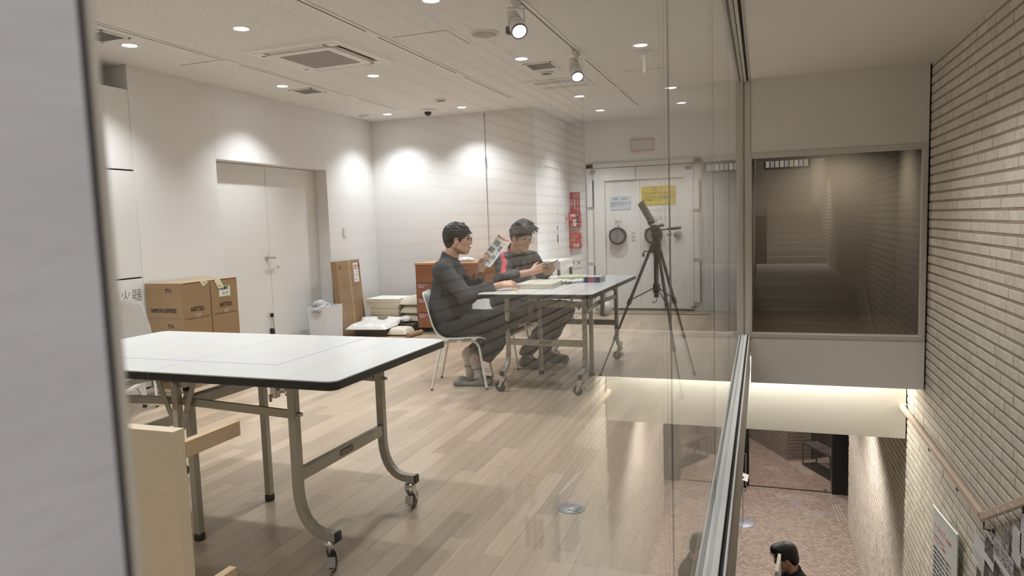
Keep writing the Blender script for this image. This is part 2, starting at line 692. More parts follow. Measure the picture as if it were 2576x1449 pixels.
# ---- back wall, return wall, store wall, closing walls
struct('wall_back', MB().bx(XL - 0.3, XR2 - 0.001, YB, YB + 0.2, 0, ZC), WHITE)
rw = MB()
RD0, RD1, RDZ = 8.41, 9.01, 1.93
rw.bx(XR2 - 0.2, XR2, YB + 0.001, RD0, 0, ZC).bx(XR2 - 0.2, XR2, RD1, YV + 0.2, 0, ZC).bx(XR2 - 0.2, XR2, RD0, RD1, RDZ, ZC)
struct('wall_return', rw, WHITE)
d2 = struct_empty('door_2', 'narrow white flush door in the short return wall')
part('leaf', MB().bx(XR2 - 0.05, XR2 - 0.002, RD0 + 0.006, RD1 - 0.006, 0.006, RDZ - 0.006), DOORWHITE, d2)
part('leaf_gap', MB().bx(XR2 - 0.06, XR2 - 0.02, RD0, RD1, 0, RDZ), DARKGAP, d2)
h_ = part('flush_handle', MB().box((XR2 + 0.001, 8.965, 1.02), (0.006, 0.018, 0.11)), BLACK, d2)
part('lock', MB().box((XR2 + 0.001, 8.965, 1.16), (0.006, 0.014, 0.05)), BLACK, d2)
struct('wall_store', MB().bx(XR2, 0.0, YV, YV + 0.2, 0, ZC), WHITE)
struct('wall_right', MB().bx(-0.03, 0.03, YE + 0.06, YV, 0, ZC), WHITE)
struct('wall_near', MB().bx(XL - 0.6, 0.0, -1.4, -1.2, 0, ZC), WHITE)

# ---- strongroom door in the store wall
vd = struct_empty('door_3', 'white steel double strongroom door with two round dials')
VF = YV - 0.03
f_ = MB()
f_.bx(-2.09, -1.99, VF - 0.02, YV, 0.0, 2.0).bx(-0.66, -0.56, VF - 0.02, YV, 0.0, 2.0).bx(-2.09, -0.56, VF - 0.02, YV, 1.94, 2.0)
part('frame', f_, VAULTWHITE, vd, bevel=0.004)
o_ = MB().bx(-1.99, -1.412, VF - 0.035, VF, 0.03, 1.94)
MXZ = Matrix(((1, 0, 0, 0), (0, 0, 1, 0), (0, 1, 0, 0), (0, 0, 0, 1)))
for ol in ([(-1.985, 0.03), (-1.835, 0.03), (-1.835, 1.765), (-1.413, 1.765), (-1.413, 1.935), (-1.985, 1.935)], [(-0.665, 0.03), (-0.665, 1.935), (-1.407, 1.935), (-1.407, 1.765), (-0.79, 1.765), (-0.79, 0.03)]):
    part('outer_leaf', MB().prism(ol, VF - 0.04, VF + 0.02, MXZ), VAULTWHITE, vd, bevel=0.004)
part('inner_leaf', MB().bx(-1.832, -1.412, VF - 0.012, VF + 0.02, 0.03, 1.762), VAULTWHITE, vd, bevel=0.003)
part('inner_leaf', MB().bx(-1.366, -0.793, VF - 0.012, VF + 0.02, 0.03, 1.762), VAULTWHITE, vd, bevel=0.003)
part('astragal', MB().bx(-1.412, -1.366, VF - 0.022, VF + 0.02, 0.03, 1.762), VAULTWHITE, vd, bevel=0.003)
part('leaf_gap', MB().bx(-1.99, -0.665, VF + 0.0, VF + 0.029, 0.025, 1.94), DARKGAP, vd)
for (x, zz) in ((-2.03, ((0.20, 0.62), (0.66, 1.38), (1.42, 1.78))), (-0.615, ((0.12, 0.66), (0.70, 1.30), (1.34, 1.72)))):
    for k, (z0, z1) in enumerate(zz):
        hh = part('hinge', MB().bx(x - 0.045, x + 0.03, VF - 0.055, VF - 0.02, z0, z1), VAULTWHITE, vd, bevel=0.003)
        if k != 1:
            part('hinge_slot', MB().bx(x + 0.031, x + 0.043, VF - 0.045, VF - 0.02, z0, z1), DARKGAP, hh)
for (x, z) in ((-2.0, 1.90), (-0.72, 1.885)):
    part('catch', MB().bx(x - 0.04, x + 0.04, VF - 0.052, VF - 0.04, z - 0.018, z + 0.018), STEEL, vd)
part('catch', MB().bx(-0.70, -0.62, VF - 0.05, VF - 0.04, 0.055, 0.066), DARKGAP, vd)
DIALF = mat('brushed_dial_face', (0.36, 0.36, 0.36), 0.35, 0.6, noise=0.05, nscale=40, stretch=(1, 1, 0.2))
for cx in (-1.66, -1.18):
    yy = VF - 0.012
    dl = part('dial', MB().lathe([(0.112, 0.0), (0.116, 0.03), (0.116, 0.085), (0.096, 0.09), (0.094, 0.078)], (cx, yy, 1.02), (0, -1, 0), 36, caps=False, smooth=False), BLACK, vd, 'round dial with black rim and grey face')
    part('face', MB().lathe([(0.097, 0.06), (0.097, 0.079)], (cx, yy, 1.02), (0, -1, 0), 36, smooth=False), DIALF, dl)
    part('pointer', MB().box((cx - 0.004, yy - 0.083, 1.025), (0.007, 0.004, 0.17), M=Matrix.Rotation(math.radians(5), 3, 'Y')), STEEL, dl)
    part('pointer_head', MB().box((cx + 0.004, yy - 0.083, 1.095), (0.036, 0.004, 0.010)), STEEL, dl)
    pl_ = part('instruction_plate', MB().bx(cx - 0.045, cx + 0.045, yy - 0.003, yy, 1.185, 1.235), VAULTWHITE, vd)
    text('左回し 開\n右回し 閉', 0.02, (cx, yy - 0.0035, 1.21), (1, 0, 0), (0, 0, 1), INK, pl_)
    part('index_mark', MB().prism([(-0.012, 0.012), (0.012, 0.012), (0, -0.012)], 0, 0.002, Matrix.Translation((cx, yy, 1.15)) @ Matrix.Rotation(math.pi / 2, 4, 'X')), INK, vd)
    part('keyhole_knob', MB().lathe([(0.012, 0), (0.012, 0.02), (0.006, 0.024)], (cx - 0.11, yy, 1.09), (0, -1, 0), 12), DIALF, vd)
part('turn_knob', MB().lathe([(0.05, 0), (0.05, 0.025), (0.030, 0.03), (0.026, 0.055), (0.020, 0.058)], (-0.868, VF - 0.012, 1.022), (0, -1, 0), 24), CHROME, vd, 'small round steel knob')
for cx in (-1.0, -0.955):
    part('keyhole', MB().lathe([(0.014, 0), (0.014, 0.006)], (cx, VF - 0.012, 1.02), (0, -1, 0), 14), DIALF, vd)
for z in (1.05, 1.00, 0.95):
    t_ = part('small_notice', MB().bx(-1.482, -1.434, VF - 0.014, VF - 0.012, z - 0.02, z + 0.02), mat('pinkish_paper', (0.72, 0.62, 0.60), 0.8), vd)
    text('注意', 0.018, (-1.458, VF - 0.0145, z), (1, 0, 0), (0, 0, 1), INK, t_)
SILVERINK = mat('silver_lettering', (0.52, 0.51, 0.49), 0.5)
text('Storage K-1', 0.083, (-1.13, VF - 0.0125, 1.355), (1, 0, 0), (0, 0, 1), SILVERINK, vd)
text('収蔵庫 K-1', 0.07, (-1.11, VF - 0.0125, 1.235), (1, 0, 0), (0, 0, 1), SILVERINK, vd)
# threshold channel in the floor in front of it
struct('trim_1', MB().bx(-2.3, -0.45, YV - 0.42, YV - 0.36, -0.002, 0.004), mat('dark_floor_channel', (0.16, 0.145, 0.13), 0.5, 0.4), label='dark slotted floor channel before the strongroom door')

# ---- glass wall between workshop and stairwell (plane x = 0)
gw = struct_empty('window_1', 'floor-to-ceiling glass wall between the workshop and the stairwell')
PY = [0.153, 1.432, 2.79, 4.15, 5.51, 6.87, YE - 0.012]
for a, b in zip(PY[:-1], PY[1:]):
    part('pane', MB().bx(-0.004, 0.004, a + 0.0012, b - 0.0012, 0.01, ZC - 0.02), GLASS, gw)
for y in PY[1:-1]:
    part('joint_seal', MB().bx(-0.0015, 0.0015, y - 0.0011, y + 0.0011, 0.012, ZC - 0.022), SEAL, gw)
for xa, xb in ((-0.034, -0.008), (0.008, 0.030)):
    part('bottom_channel', MB().bx(xa, xb, 0.153, YE - 0.014, -0.02, 0.022), ALU, gw, bevel=0.002)
part('channel_groove', MB().bx(-0.008, 0.008, 0.1, YE, -0.02, 0.008), SEAL, gw)
part('dark_groove', MB().bx(0.030, 0.046, 0.1, YE, -0.03, 0.006), DARKGAP, gw)
part('edge_lip', MB().bx(0.046, 0.054, 0.1, YE, -0.03, 0.016), ALU, gw, bevel=0.001)
for xa, xb in ((-0.030, -0.008), (0.008, 0.030)):
    part('top_channel', MB().bx(xa, xb, 0.153, YE - 0.014, ZC - 0.022, ZC + 0.02), FRAME, gw, bevel=0.002)
part('channel_groove', MB().bx(0.030, 0.050, 0.1, YE, ZC - 0.004, ZC + 0.02), DARKGAP, gw)
part('edge_lip', MB().bx(0.050, 0.060, 0.1, YE, ZC - 0.012, ZC + 0.02), FRAME, gw)
for (xa, xb, ya, za) in ((-0.052, -0.012, -0.012, 0.0), (-0.030, 0.010, 0.02, 0.0), (0.012, 0.066, -0.012, -0.02)):
    part('end_mullion', MB().bx(xa, xb, YE + ya, YE + 0.06, za, ZC), FRAME, gw, bevel=0.002)
# slab edge under the glass
struct('trim_2', MB().bx(-0.35, 0.058, 0.1, YE + 0.2, -0.40, -0.02), FASCIA, label='taupe slab edge below the glass wall', bevel=0.002)
struct('trim_3', MB().bx(-0.20, 0.0, YE + 0.06, YE + 0.2, -0.02, 0.0), WHITE)

# ---- pier at the near end of the glass (fills the left of the picture)
pier = MB().bx(-0.30, 0.0, -3.4, 0.1455, -0.3, 3.0)
struct('wall_pier', pier, GREYPLASTER)
struct('trim_4', MB().bx(-0.10, -0.0015, 0.1455, 0.1488, 0.0, ZC), DARKGAP, label='dark joint at the pier edge')
struct('trim_5', MB().bx(-0.022, 0.0, 0.1488, 0.1512, 0.0, ZC), FRAME, label='pale edge trim of the first pane')

# ---- stairwell: end wall with window, beams
ew = MB()
ew.bx(0.066, XB - 0.014, YE, YE + 0.08, 1.862, ZC)
ew.bx(0.066, XB - 0.014, YE, YE + 0.35, -0.487, -0.012)
struct('wall_end', ew, STAIRWHITE, bevel=0.002)
struct('trim_6', MB().bx(XB - 0.014, XB - 0.004, YE + 0.01, YE + 0.08, -0.487, ZC), DARKGAP, label='dark shadow gap between end wall and brick')
w2 = struct_empty('window_2', 'dark interior window in the stairwell end wall')
fr = MB()
fr.bx(0.066, 1.644, YE - 0.012, YE + 0.10, 1.820, 1.862).bx(0.066, 1.644, YE - 0.012, YE + 0.10, -0.012, 0.030)
fr.bx(0.066, 0.078, YE - 0.012, YE + 0.10, 0.030, 1.820).bx(1.604, 1.644, YE - 0.012, YE + 0.10, 0.030, 1.820)
part('frame', fr, FRAME, w2, bevel=0.003)
for (xa, xb, za, zb) in ((0.078, 1.604, 1.808, 1.820), (0.078, 1.604, 0.030, 0.042), (1.592, 1.604, 0.042, 1.808)):
    part('bead', MB().bx(xa, xb, YE + 0.004, YE + 0.02, za, zb), ALU, w2)
part('pane', MB().bx(0.07, 1.61, YE + 0.022, YE + 0.032, 0.022, 1.828), GLASSDARK, w2)
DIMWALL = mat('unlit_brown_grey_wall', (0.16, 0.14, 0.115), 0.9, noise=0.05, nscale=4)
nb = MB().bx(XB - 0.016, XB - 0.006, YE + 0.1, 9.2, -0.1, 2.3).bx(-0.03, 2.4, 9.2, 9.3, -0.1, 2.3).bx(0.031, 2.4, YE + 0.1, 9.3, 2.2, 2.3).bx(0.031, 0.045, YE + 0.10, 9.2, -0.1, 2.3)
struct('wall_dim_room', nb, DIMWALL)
spot('dim_room_fill', (1.0, 8.6, 2.15), (1.0, 8.7, 0), 125.0, 150, 0.8, (1.0, 0.92, 0.8), 0.08)  # added light without a fitting, lifts the dark room behind the window
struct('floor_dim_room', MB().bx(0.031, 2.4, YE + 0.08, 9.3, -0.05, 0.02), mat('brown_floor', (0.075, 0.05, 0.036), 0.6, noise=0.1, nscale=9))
# second beam, set back, with the lamp strip hidden above it
Y2 = 8.48
struct('wall_beam', MB().bx(-1.6, XB - 0.012, Y2, Y2 + 0.25, -1.236, -0.02), mat('cream_beam', (0.80, 0.78, 0.72), 0.75, noise=0.01, nscale=3), bevel=0.003)
struct('trim_7', MB().bx(XB - 0.012, XB - 0.002, Y2 + 0.02, Y2 + 0.2, -1.236, -0.02), DARKGAP)
struct('ceiling_beam_gap', MB().bx(-1.6, XB, YE + 0.08, Y2 + 0.25, -0.05, -0.02).bx(-1.6, 0.05, YE + 0.2, YE + 0.3, -0.487, -0.05), STAIRWHITE)
lamp = empty('strip_lamp', 'slim linear lamp hidden behind the beam, washing the cream beam below', 'lamp', (0.75, 8.40, -0.35))
part('housing', MB().bx(-1.6, 0.85, -0.03, 0.08, 0.0, 0.05), ALU, lamp)
part('diffuser', MB().bx(-1.6, 0.85, -0.022, 0.022, -0.006, 0.0), mat('lit_diffuser', (1, 1, 1), 0.5, emit=(1.0, 0.93, 0.74), estr=2.0), lamp)
al = bpy.data.lights.new('strip_light', 'AREA')
al.shape = 'RECTANGLE'
al.size, al.size_y = 2.4, 0.05
al.energy = P_STRIP
al.color = (1.0, 0.955, 0.85)
ao = bpy.data.objects.new('strip_light', al)
COL.objects.link(ao)
ao.location = (0.3, 8.432, -0.365)
ao.rotation_euler = (math.radians(8), 0, 0)

# ---- stairwell ceilings, floors, stairs
struct('ceiling_stair', MB().bx(0.06, XB + 0.02, -4.2, YE + 0.08, ZC, ZC + 0.1), STAIRWHITE)
STEP = mat('pale_stone_step', (0.52, 0.47, 0.40), 0.6, noise=0.08, nscale=12)
sf = MB().bx(0.058, XB + 0.02, -3.6, 2.2, -0.3, 0.0)
struct('floor_landing', sf, STEP)
stt = struct_empty('stair_down', 'stairs down from the landing')
for k in range(10):
    y0 = 2.2 + k * 0.32
    part('step', MB().bx(0.058, XB + 0.02, y0, y0 + 0.34, -1.95, -0.173 * (k + 1)), STEP, stt)
part('half_landing', MB().bx(0.058, XB + 0.02, 5.4, 5.72, -4.5, -1.735), STEP, stt)
struct('floor_low_landing', MB().bx(-0.5, XB + 0.02, 5.72, 8.4, -4.6, -3.55), STEP)
st2 = struct_empty('stair_low', 'short flight from the low landing to the hall')
for k in range(5):
    y0 = 8.4 + k * 0.3
    part('step', MB().bx(-0.5, XB + 0.02, y0, y0 + 0.31, -4.6, -3.55 - 0.16 * (k + 1)), STEP, st2)
su = struct_empty('stair_up', 'stairs climbing behind the camera, seen in reflections')
for k in range(9):
    y1 = -3.6 - k * 0.28
    part('step', MB().bx(0.30, XB + 0.02, y1 - 0.29, y1, -0.2, 0.167 * (k + 1)), STEP, su)
struct('floor_upper', MB().bx(-0.3, XB + 0.02, -9.6, -6.1, 1.2, 1.503), STEP)
struct('wall_upper', MB().bx(-0.3, 2.0, -9.7, -9.6, 1.5, 4.8).bx(-0.3, 0.0, -9.6, -3.4, -0.3, 4.8), mat('dim_plaster', (0.30, 0.27, 0.24), 0.9))
struct('ceiling_upper', MB().bx(-0.3, 2.0, -9.7, -4.2, 4.7, 4.8), STAIRWHITE)
dc = empty('notice_case', 'row of lit notices on the upper landing wall, seen reflected', 'notice board', (0.3, -9.57, 2.75))
part('backboard', MB().bx(-0.05, 1.35, -0.02, 0.0, -0.05, 0.42), BLACK, dc)
for k in range(9):
    part('notice', MB().bx(0.0 + k * 0.145, 0.115 + k * 0.145, 0.0, 0.006, 0.0, 0.36), mat('lit_notice_%d' % (k % 3), ((0.8, 0.78, 0.72), (0.55, 0.55, 0.6), (0.7, 0.66, 0.5))[k % 3], 0.6, emit=((0.8, 0.78, 0.72), (0.55, 0.55, 0.6), (0.7, 0.66, 0.5))[k % 3], estr=1.2), dc)

# ---- brick wall of the stairwell and hall (plane x = XB)
bw = struct('wall_brick', MB().bx(XB + 0.0050, XB + 0.3, -9.6, 13.78, -4.6, 5.0), MORTAR)
CP = 0.0827
BZ = 0.0622
lens_ = (0.178, 0.178, 0.086)
brs = []
row = 0
z = -4.55
while z < 4.6:
    y = -9.6 - random.random() * 0.4
    k = random.randrange(3)
    hi_row = z > ZC + 0.05
    while y < 13.75:
        L_ = lens_[k % 3] + random.uniform(-0.006, 0.006)
        k += 1
        y1 = min(y + L_, 13.78)
        if not (hi_row and y > -4.0):
            brs.append((y, y1, z))
        y = y1 + 0.0055
    z += CP
scored = []
for (a, b, z) in brs:
    p = pixel((XB, (a + b) / 2, z + BZ / 2))
    s = 0
    if p and 2150 < p[0] < 2600 and -10 < p[1] < 1460 and (a + b) / 2 < 8.5:
        s = (b - a) / p[2] ** 3
    scored.append((s, a, b, z))
scored.sort(reverse=True)


def brick_verts(w, h, d=0.02, c=0.004):
    w, h = w / 2, h / 2
    v = [(0, -w, -h), (0, w, -h), (0, w, h), (0, -w, h)]
    v = [(d, y, z) for _, y, z in v] + [(c * 0.6, y, z) for _, y, z in v] + [(0, y - math.copysign(c, y), z - math.copysign(c, z)) for _, y, z in v]
    f = [(0, 4, 5, 1), (1, 5, 6, 2), (2, 6, 7, 3), (3, 7, 4, 0), (4, 8, 9, 5), (5, 9, 10, 6), (6, 10, 11, 7), (7, 11, 8, 4), (8, 11, 10, 9)]
    return v, f


bm_ = {}
rest = MB()
for k, (s, a, b, z) in enumerate(scored):
    jx = XB - random.uniform(-0.002, 0.003)
    if k < 300:
        w = round((b - a) / 0.006) * 0.006
        if w not in bm_:
            bm_[w] = MB().add(*brick_verts(w, BZ)).mesh('brick')
            bm_[w].materials.append(BRICK)
        link('brick', bm_[w], None, bw, (jx, (a + b) / 2, z + BZ / 2))
    else:
        v, f = brick_verts(b - a, BZ)
        cy, cz = (a + b) / 2, z + BZ / 2
        rest.add([(p[0] + jx, p[1] + cy, p[2] + cz) for p in v], f)
part('brick_courses', rest, BRICK, bw, kind='stuff')

# ---- lower hall
ht = struct('floor_hall', MB().bx(-2.6, 2.4, 9.6, 21.0, -4.7, -4.508), HEXBASE)
HR = 0.0405
tiles = []
dx, dy = HR * math.sqrt(3), HR * 1.5
j = 0
y = 9.75
while y < 19.6:
    x = -1.0 + (dx / 2 if j % 2 else 0)
    while x < 1.64 + (0.6 if y > 13.85 else 0):
        p = pixel((x, y, -4.5))
        tiles.append((1 / p[2] if (1860 < p[0] < 2170 and p[1] < 1455) else 0, x, y))
        x += dx
    y += dy
    j += 1
tiles.sort(reverse=True)


def hexa(x, y, r=HR - 0.0025):
    v = [(x + r * math.sin(math.radians(60 * k)), y + r * math.cos(math.radians(60 * k)), -4.508) for k in range(6)]
    v += [(x + (r - 0.002) * math.sin(math.radians(60 * k)), y + (r - 0.002) * math.cos(math.radians(60 * k)), -4.5) for k in range(6)]
    f = [tuple(range(6, 12))[::-1]] + [(k, k + 6, (k + 1) % 6 + 6, (k + 1) % 6) for k in range(6)]
    return v, f


hm = MB().add([(a, b, c + 4.5) for a, b, c in hexa(0, 0)[0]], hexa(0, 0)[1]).mesh('tile')
hm.materials.append(HEXO)
rest = MB()
for k, (s, x, y) in enumerate(tiles):
    if k < 300:
        link('tile', hm, None, ht, (x, y, -4.5))
    else:
        rest.add(*hexa(x, y))
part('hex_tiles', rest, HEXT, ht, kind='stuff')
struct('ceiling_hall', MB().bx(-2.6, 2.4, Y2 + 0.25, 21.0, -1.236, -1.1), STAIRWHITE)
struct('wall_hall_left', MB().bx(-2.7, -2.6, 3.0, 21.0, -4.6, -1.1), STAIRWHITE)
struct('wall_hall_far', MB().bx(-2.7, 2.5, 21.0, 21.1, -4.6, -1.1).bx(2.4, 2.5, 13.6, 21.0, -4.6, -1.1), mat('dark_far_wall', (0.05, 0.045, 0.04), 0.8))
struct('wall_under_floor', MB().bx(-2.7, 0.058, 2.0, 2.2, -4.6, -0.4).bx(-2.7, -2.6, 2.2, 9, -4.6, -0.3), STAIRWHITE)

# ================================================================ FOLDING TABLES
TOPW = mat('white_laminate', (0.76, 0.765, 0.75), 0.22, spec=0.5, noise=0.01, nscale=6)
EDGEB = mat('black_edge_band', (0.014, 0.014, 0.016), 0.4, noise=0.2, nscale=30)
LAV = mat('lavender_tape', (0.50, 0.48, 0.60), 0.6)
SEAMG = mat('seam_grey', (0.45, 0.44, 0.43), 0.6)
PLATE = mat('maker_plate', (0.10, 0.06, 0.05), 0.4)
PALEPRINT = mat('pale_print', (0.72, 0.68, 0.66), 0.6)
PINKLABEL = mat('pinkish_paper', (0.72, 0.62, 0.60), 0.8)
WHEEL = mat('dark_wheel', (0.025, 0.025, 0.028), 0.55)
TL, TW, TZ = 1.63, 0.855, 0.745


def caster(parent, x, y, ang, ztop=0.128):
    M = Matrix.Translation((x, y, 0)) @ Matrix.Rotation(ang, 4, 'Z')

    def tr(mb):
        mb.v = [tuple(M @ Vector(p)) for p in mb.v]
        return mb
    fk = MB()
    fk.lathe([(0.024, ztop - 0.022), (0.026, ztop - 0.014), (0.022, ztop - 0.006), (0.011, ztop - 0.004), (0.011, ztop + 0.006)], n=18)
    out = [(-0.020, ztop - 0.022), (0.020, ztop - 0.022), (0.024, ztop - 0.045), (0.036, 0.046), (0.035, 0.034), (0.022, 0.034), (0.006, 0.066), (-0.016, ztop - 0.036)]
    for sy in (-1, 1):
        Mx = Matrix(((1, 0, 0, 0), (0, 0, 1, sy * 0.0165 - 0.0015), (0, 1, 0, 0), (0, 0, 0, 1)))
        fk.prism(out, 0, 0.003, Mx)
    c = part('caster', tr(fk), STEEL, parent)
    wh = MB().lathe([(0.030, -0.011), (0.0375, -0.0085), (0.0385, 0), (0.0375, 0.0085), (0.030, 0.011)], (0.028, 0, 0.0388), (0, 1, 0), 26)
    part('wheel', tr(wh), WHEEL, c)
    part('brake_arm', tr(MB().box((-0.022, 0, 0.052), (0.012, 0.030, 0.036), M=Matrix.Rotation(0.4, 3, 'Y'))), CHROME, c)
    part('axle', tr(MB().tube([(0.028, -0.022, 0.0388), (0.028, 0.022, 0.0388)], 0.006, 8)), CHROME, c)
    br = MB().box((-0.030, 0, 0.030), (0.030, 0.022, 0.004), M=Matrix.Rotation(0.3, 3, 'Y'))
    part('brake_pedal', tr(br), CHROME, c)
    return c


def folding_table(label, loc, rz, tape, caster_angles):
    T = empty('folding_table', label, 'table', loc, rz, 'white folding tables on casters')
    for sx in (-1, 1):
        # half of the top: rounded outer corners
        x0, x1, r = 0.0015, TL / 2, 0.035
        pts = [(x0, -TW / 2)]
        for a in range(-90, 1, 18):
            pts.append((x1 - r + r * math.cos(math.radians(a)), -TW / 2 + r + r * math.sin(math.radians(a))))
        for a in range(0, 91, 18):
            pts.append((x1 - r + r * math.cos(math.radians(a)), TW / 2 - r + r * math.sin(math.radians(a))))
        pts.append((x0, TW / 2))
        if sx < 0:
            pts = [(-x, y) for x, y in pts][::-1]
        top = part('tabletop', MB().prism(pts, TZ - 0.004, TZ), TOPW, T)
        band = [(x * (1.0015), y * 1.003) for x, y in pts]
        part('edge_band', MB().prism(band, TZ - 0.033, TZ - 0.0035), EDGEB, top, 'black rubber edge band', bevel=0.004)
        # end frame
        for sy in (-1, 1):
            yy = sy * 0.2975
            path = [(sx * 0.545, yy, TZ - 0.036), (sx * 0.545, yy, 0.30)]
            path += [tuple(p) for p in arc((sx * 0.545, yy, 0.30), (sx * 0.552, yy, 0.165), (sx * 0.645, yy, 0.146), 7)][1:]
            path += [(sx * 0.70, yy, 0.144)]
            lg = part('leg', MB().sweep(path, 0.030, 0.034, (0, 1, 0)), TUBE, T, bevel=0.003)
            part('end_cap', MB().box((sx * 0.704, yy, 0.144), (0.012, 0.031, 0.035)), RUBBER, lg, bevel=0.002)
            part('bolt', MB().tube([(sx * 0.51, yy, 0.585), (sx * 0.58, yy, 0.585)], 0.008, 8), CHROME, lg)
            part('bolt', MB().tube([(sx * 0.515, yy, 0.655), (sx * 0.555, yy, 0.655)], 0.005, 8), CHROME, lg)
            caster(T, sx * 0.672, yy, caster_angles[(sx, sy)])
            part('stretcher', MB().sweep([(sx * 0.53, yy + sy * 0.004, 0.585), (sx * 0.02, yy - sy * 0.01, 0.60)], 0.012, 0.030, (0, 1, 0)), TUBE, T)
        cb = part('crossbar', MB().bx(sx * 0.545 - 0.012, sx * 0.545 + 0.012, -0.283, 0.283, 0.332, 0.378), TUBE, T, bevel=0.002)
        pl_ = part('maker_plate', MB().bx(sx * 0.5575 - 0.0008, sx * 0.5575 + 0.0008, -0.045, 0.045, 0.345, 0.369), PLATE, cb, 'small dark maker plate')
        scr = MB()
        rr = random.Random(3)
        for k in range(11):
            y = -0.036 + k * 0.0068
            scr.box((sx * 0.5586, y, 0.357 + rr.uniform(-0.004, 0.004)), (0.0006, 0.003, rr.uniform(0.006, 0.014)), M=Matrix.Rotation(rr.uniform(-0.5, 0.5), 3, 'X'))
        part('lettering', scr, PALEPRINT, pl_)
        # fixing rail and latch below the top
        part('top_rail', MB().bx(sx * 0.545 - 0.02, sx * 0.545 + 0.02, -0.33, 0.33, TZ - 0.052, TZ - 0.034), TUBE, T)
        part('latch', MB().box((sx * 0.47, -0.30, 0.672), (0.026, 0.026, 0.06)).box((sx * 0.50, -0.29, 0.675), (0.03, 0.02, 0.018)).tube([(sx * 0.46, -0.315, 0.655), (sx * 0.46, -0.315, 0.63)], 0.006, 8), STEEL, T, bevel=0.003)
    # centre legs, standing on rubber feet
    for sy in (-1, 1):
        yy = sy * 0.215
        lg = part('support_leg', MB().sweep([(-0.025, yy, 0.624), (-0.025, yy, 0.022)], 0.030, 0.030, (0, 1, 0)), TUBE, T, bevel=0.003)
        part('foot_cap', MB().lathe([(0.019, 0.0), (0.022, 0.006), (0.022, 0.026), (0.018, 0.03)], (-0.025, yy, 0), n=16), RUBBER, lg)
        part('top_cap', MB().box((-0.025, yy, 0.628), (0.031, 0.031, 0.010)), RUBBER, lg)
        # hinge plate and folding links
        y2 = sy * 0.30
        Mx = Matrix(((1, 0, 0, 0), (0, 0, 1, y2 - 0.003), (0, 1, 0, 0), (0, 0, 0, 1)))
        part('hinge_plate', MB().prism([(-0.13, TZ - 0.034), (0.12, TZ - 0.034), (0.11, TZ - 0.052), (0.04, TZ - 0.056), (0.03, TZ - 0.085), (0.0, TZ - 0.1), (-0.025, TZ - 0.085), (-0.04, TZ - 0.056), (-0.12, TZ - 0.050)], 0, 0.006, Mx), TUBE, T)
        part('pivot_post', MB().bx(-0.012, 0.018, y2 - 0.016, y2 + 0.010, 0.49, 0.68), TUBE, T, bevel=0.003)
        part('folding_link', MB().sweep([(-0.09, y2 - 0.008, TZ - 0.045), (-0.004, y2 - 0.008, 0.495)], 0.004, 0.022, (0, 1, 0)), TUBE, T)
        part('folding_link', MB().sweep([(0.105, y2 - 0.008, TZ - 0.045), (0.024, y2 - 0.008, 0.495)], 0.004, 0.022, (0, 1, 0)), TUBE, T)
        part('pivot_bolt', MB().tube([(0.003, y2 - 0.02, TZ - 0.075), (0.003, y2 + 0.02, TZ - 0.075)], 0.010, 10), CHROME, T)
        part('pivot_bolt', MB().tube([(0.010, y2 - 0.018, 0.495), (0.010, y2 + 0.018, 0.495)], 0.008, 10), CHROME, T)
        sk = part('caution_sticker', MB().bx(-0.009, 0.013, y2 - 0.0172, y2 - 0.0162, 0.505, 0.575), PINKLABEL, T)
    part('cross_member', MB().bx(-0.045, -0.005, -0.215, 0.215, 0.555, 0.60), TUBE, T, bevel=0.002)
    part('link_bar', MB().sweep([(-0.50, -0.24, 0.60), (-0.06, -0.24, 0.70)], 0.010, 0.022, (0, 1, 0)), STEEL, T, bevel=0.002)
    if tape:
        tp = MB()
        tp.bx(-TL / 2 + 0.02, 0.425, -0.226, -0.219, TZ - 0.001, TZ + 0.0006).bx(0.418, 0.425, -0.219, TW / 2 - 0.01, TZ - 0.001, TZ + 0.0006)
        part('tape_line', tp, LAV, T, 'thin lavender guide line on the white top')
    part('seam', MB().bx(-0.0015, 0.0015, -TW / 2 + 0.002, TW / 2 - 0.002, TZ - 0.03, TZ - 0.0008), SEAMG, T)
    return T


CA = {(1, -1): math.radians(115), (1, 1): math.radians(97), (-1, -1): math.radians(60), (-1, 1): math.radians(75)}
folding_table('near white folding table with black edge and lavender line, nobody at it', (-1.967, 2.405, 0), math.radians(-1.0), True, CA)
CB_ = {(1, -1): math.radians(165), (1, 1): math.radians(10), (-1, -1): math.radians(-40), (-1, 1): math.radians(-60)}
folding_table('far white folding table where the two seated people work', (-1.325, 5.50, 0), math.radians(89.0), False,
              {(-1, -1): math.radians(75), (-1, 1): math.radians(85), (1, -1): math.radians(80), (1, 1): math.radians(70)})

# ================================================================ SHELL CHAIRS
SHELL = mat('white_shell', (0.86, 0.87, 0.86), 0.4, noise=0.01, nscale=5)
LEGW = mat('white_lacquered_tube', (0.74, 0.72, 0.66), 0.35, noise=0.02, nscale=20)
GLIDE = mat('grey_glide', (0.12, 0.11, 0.10), 0.6)


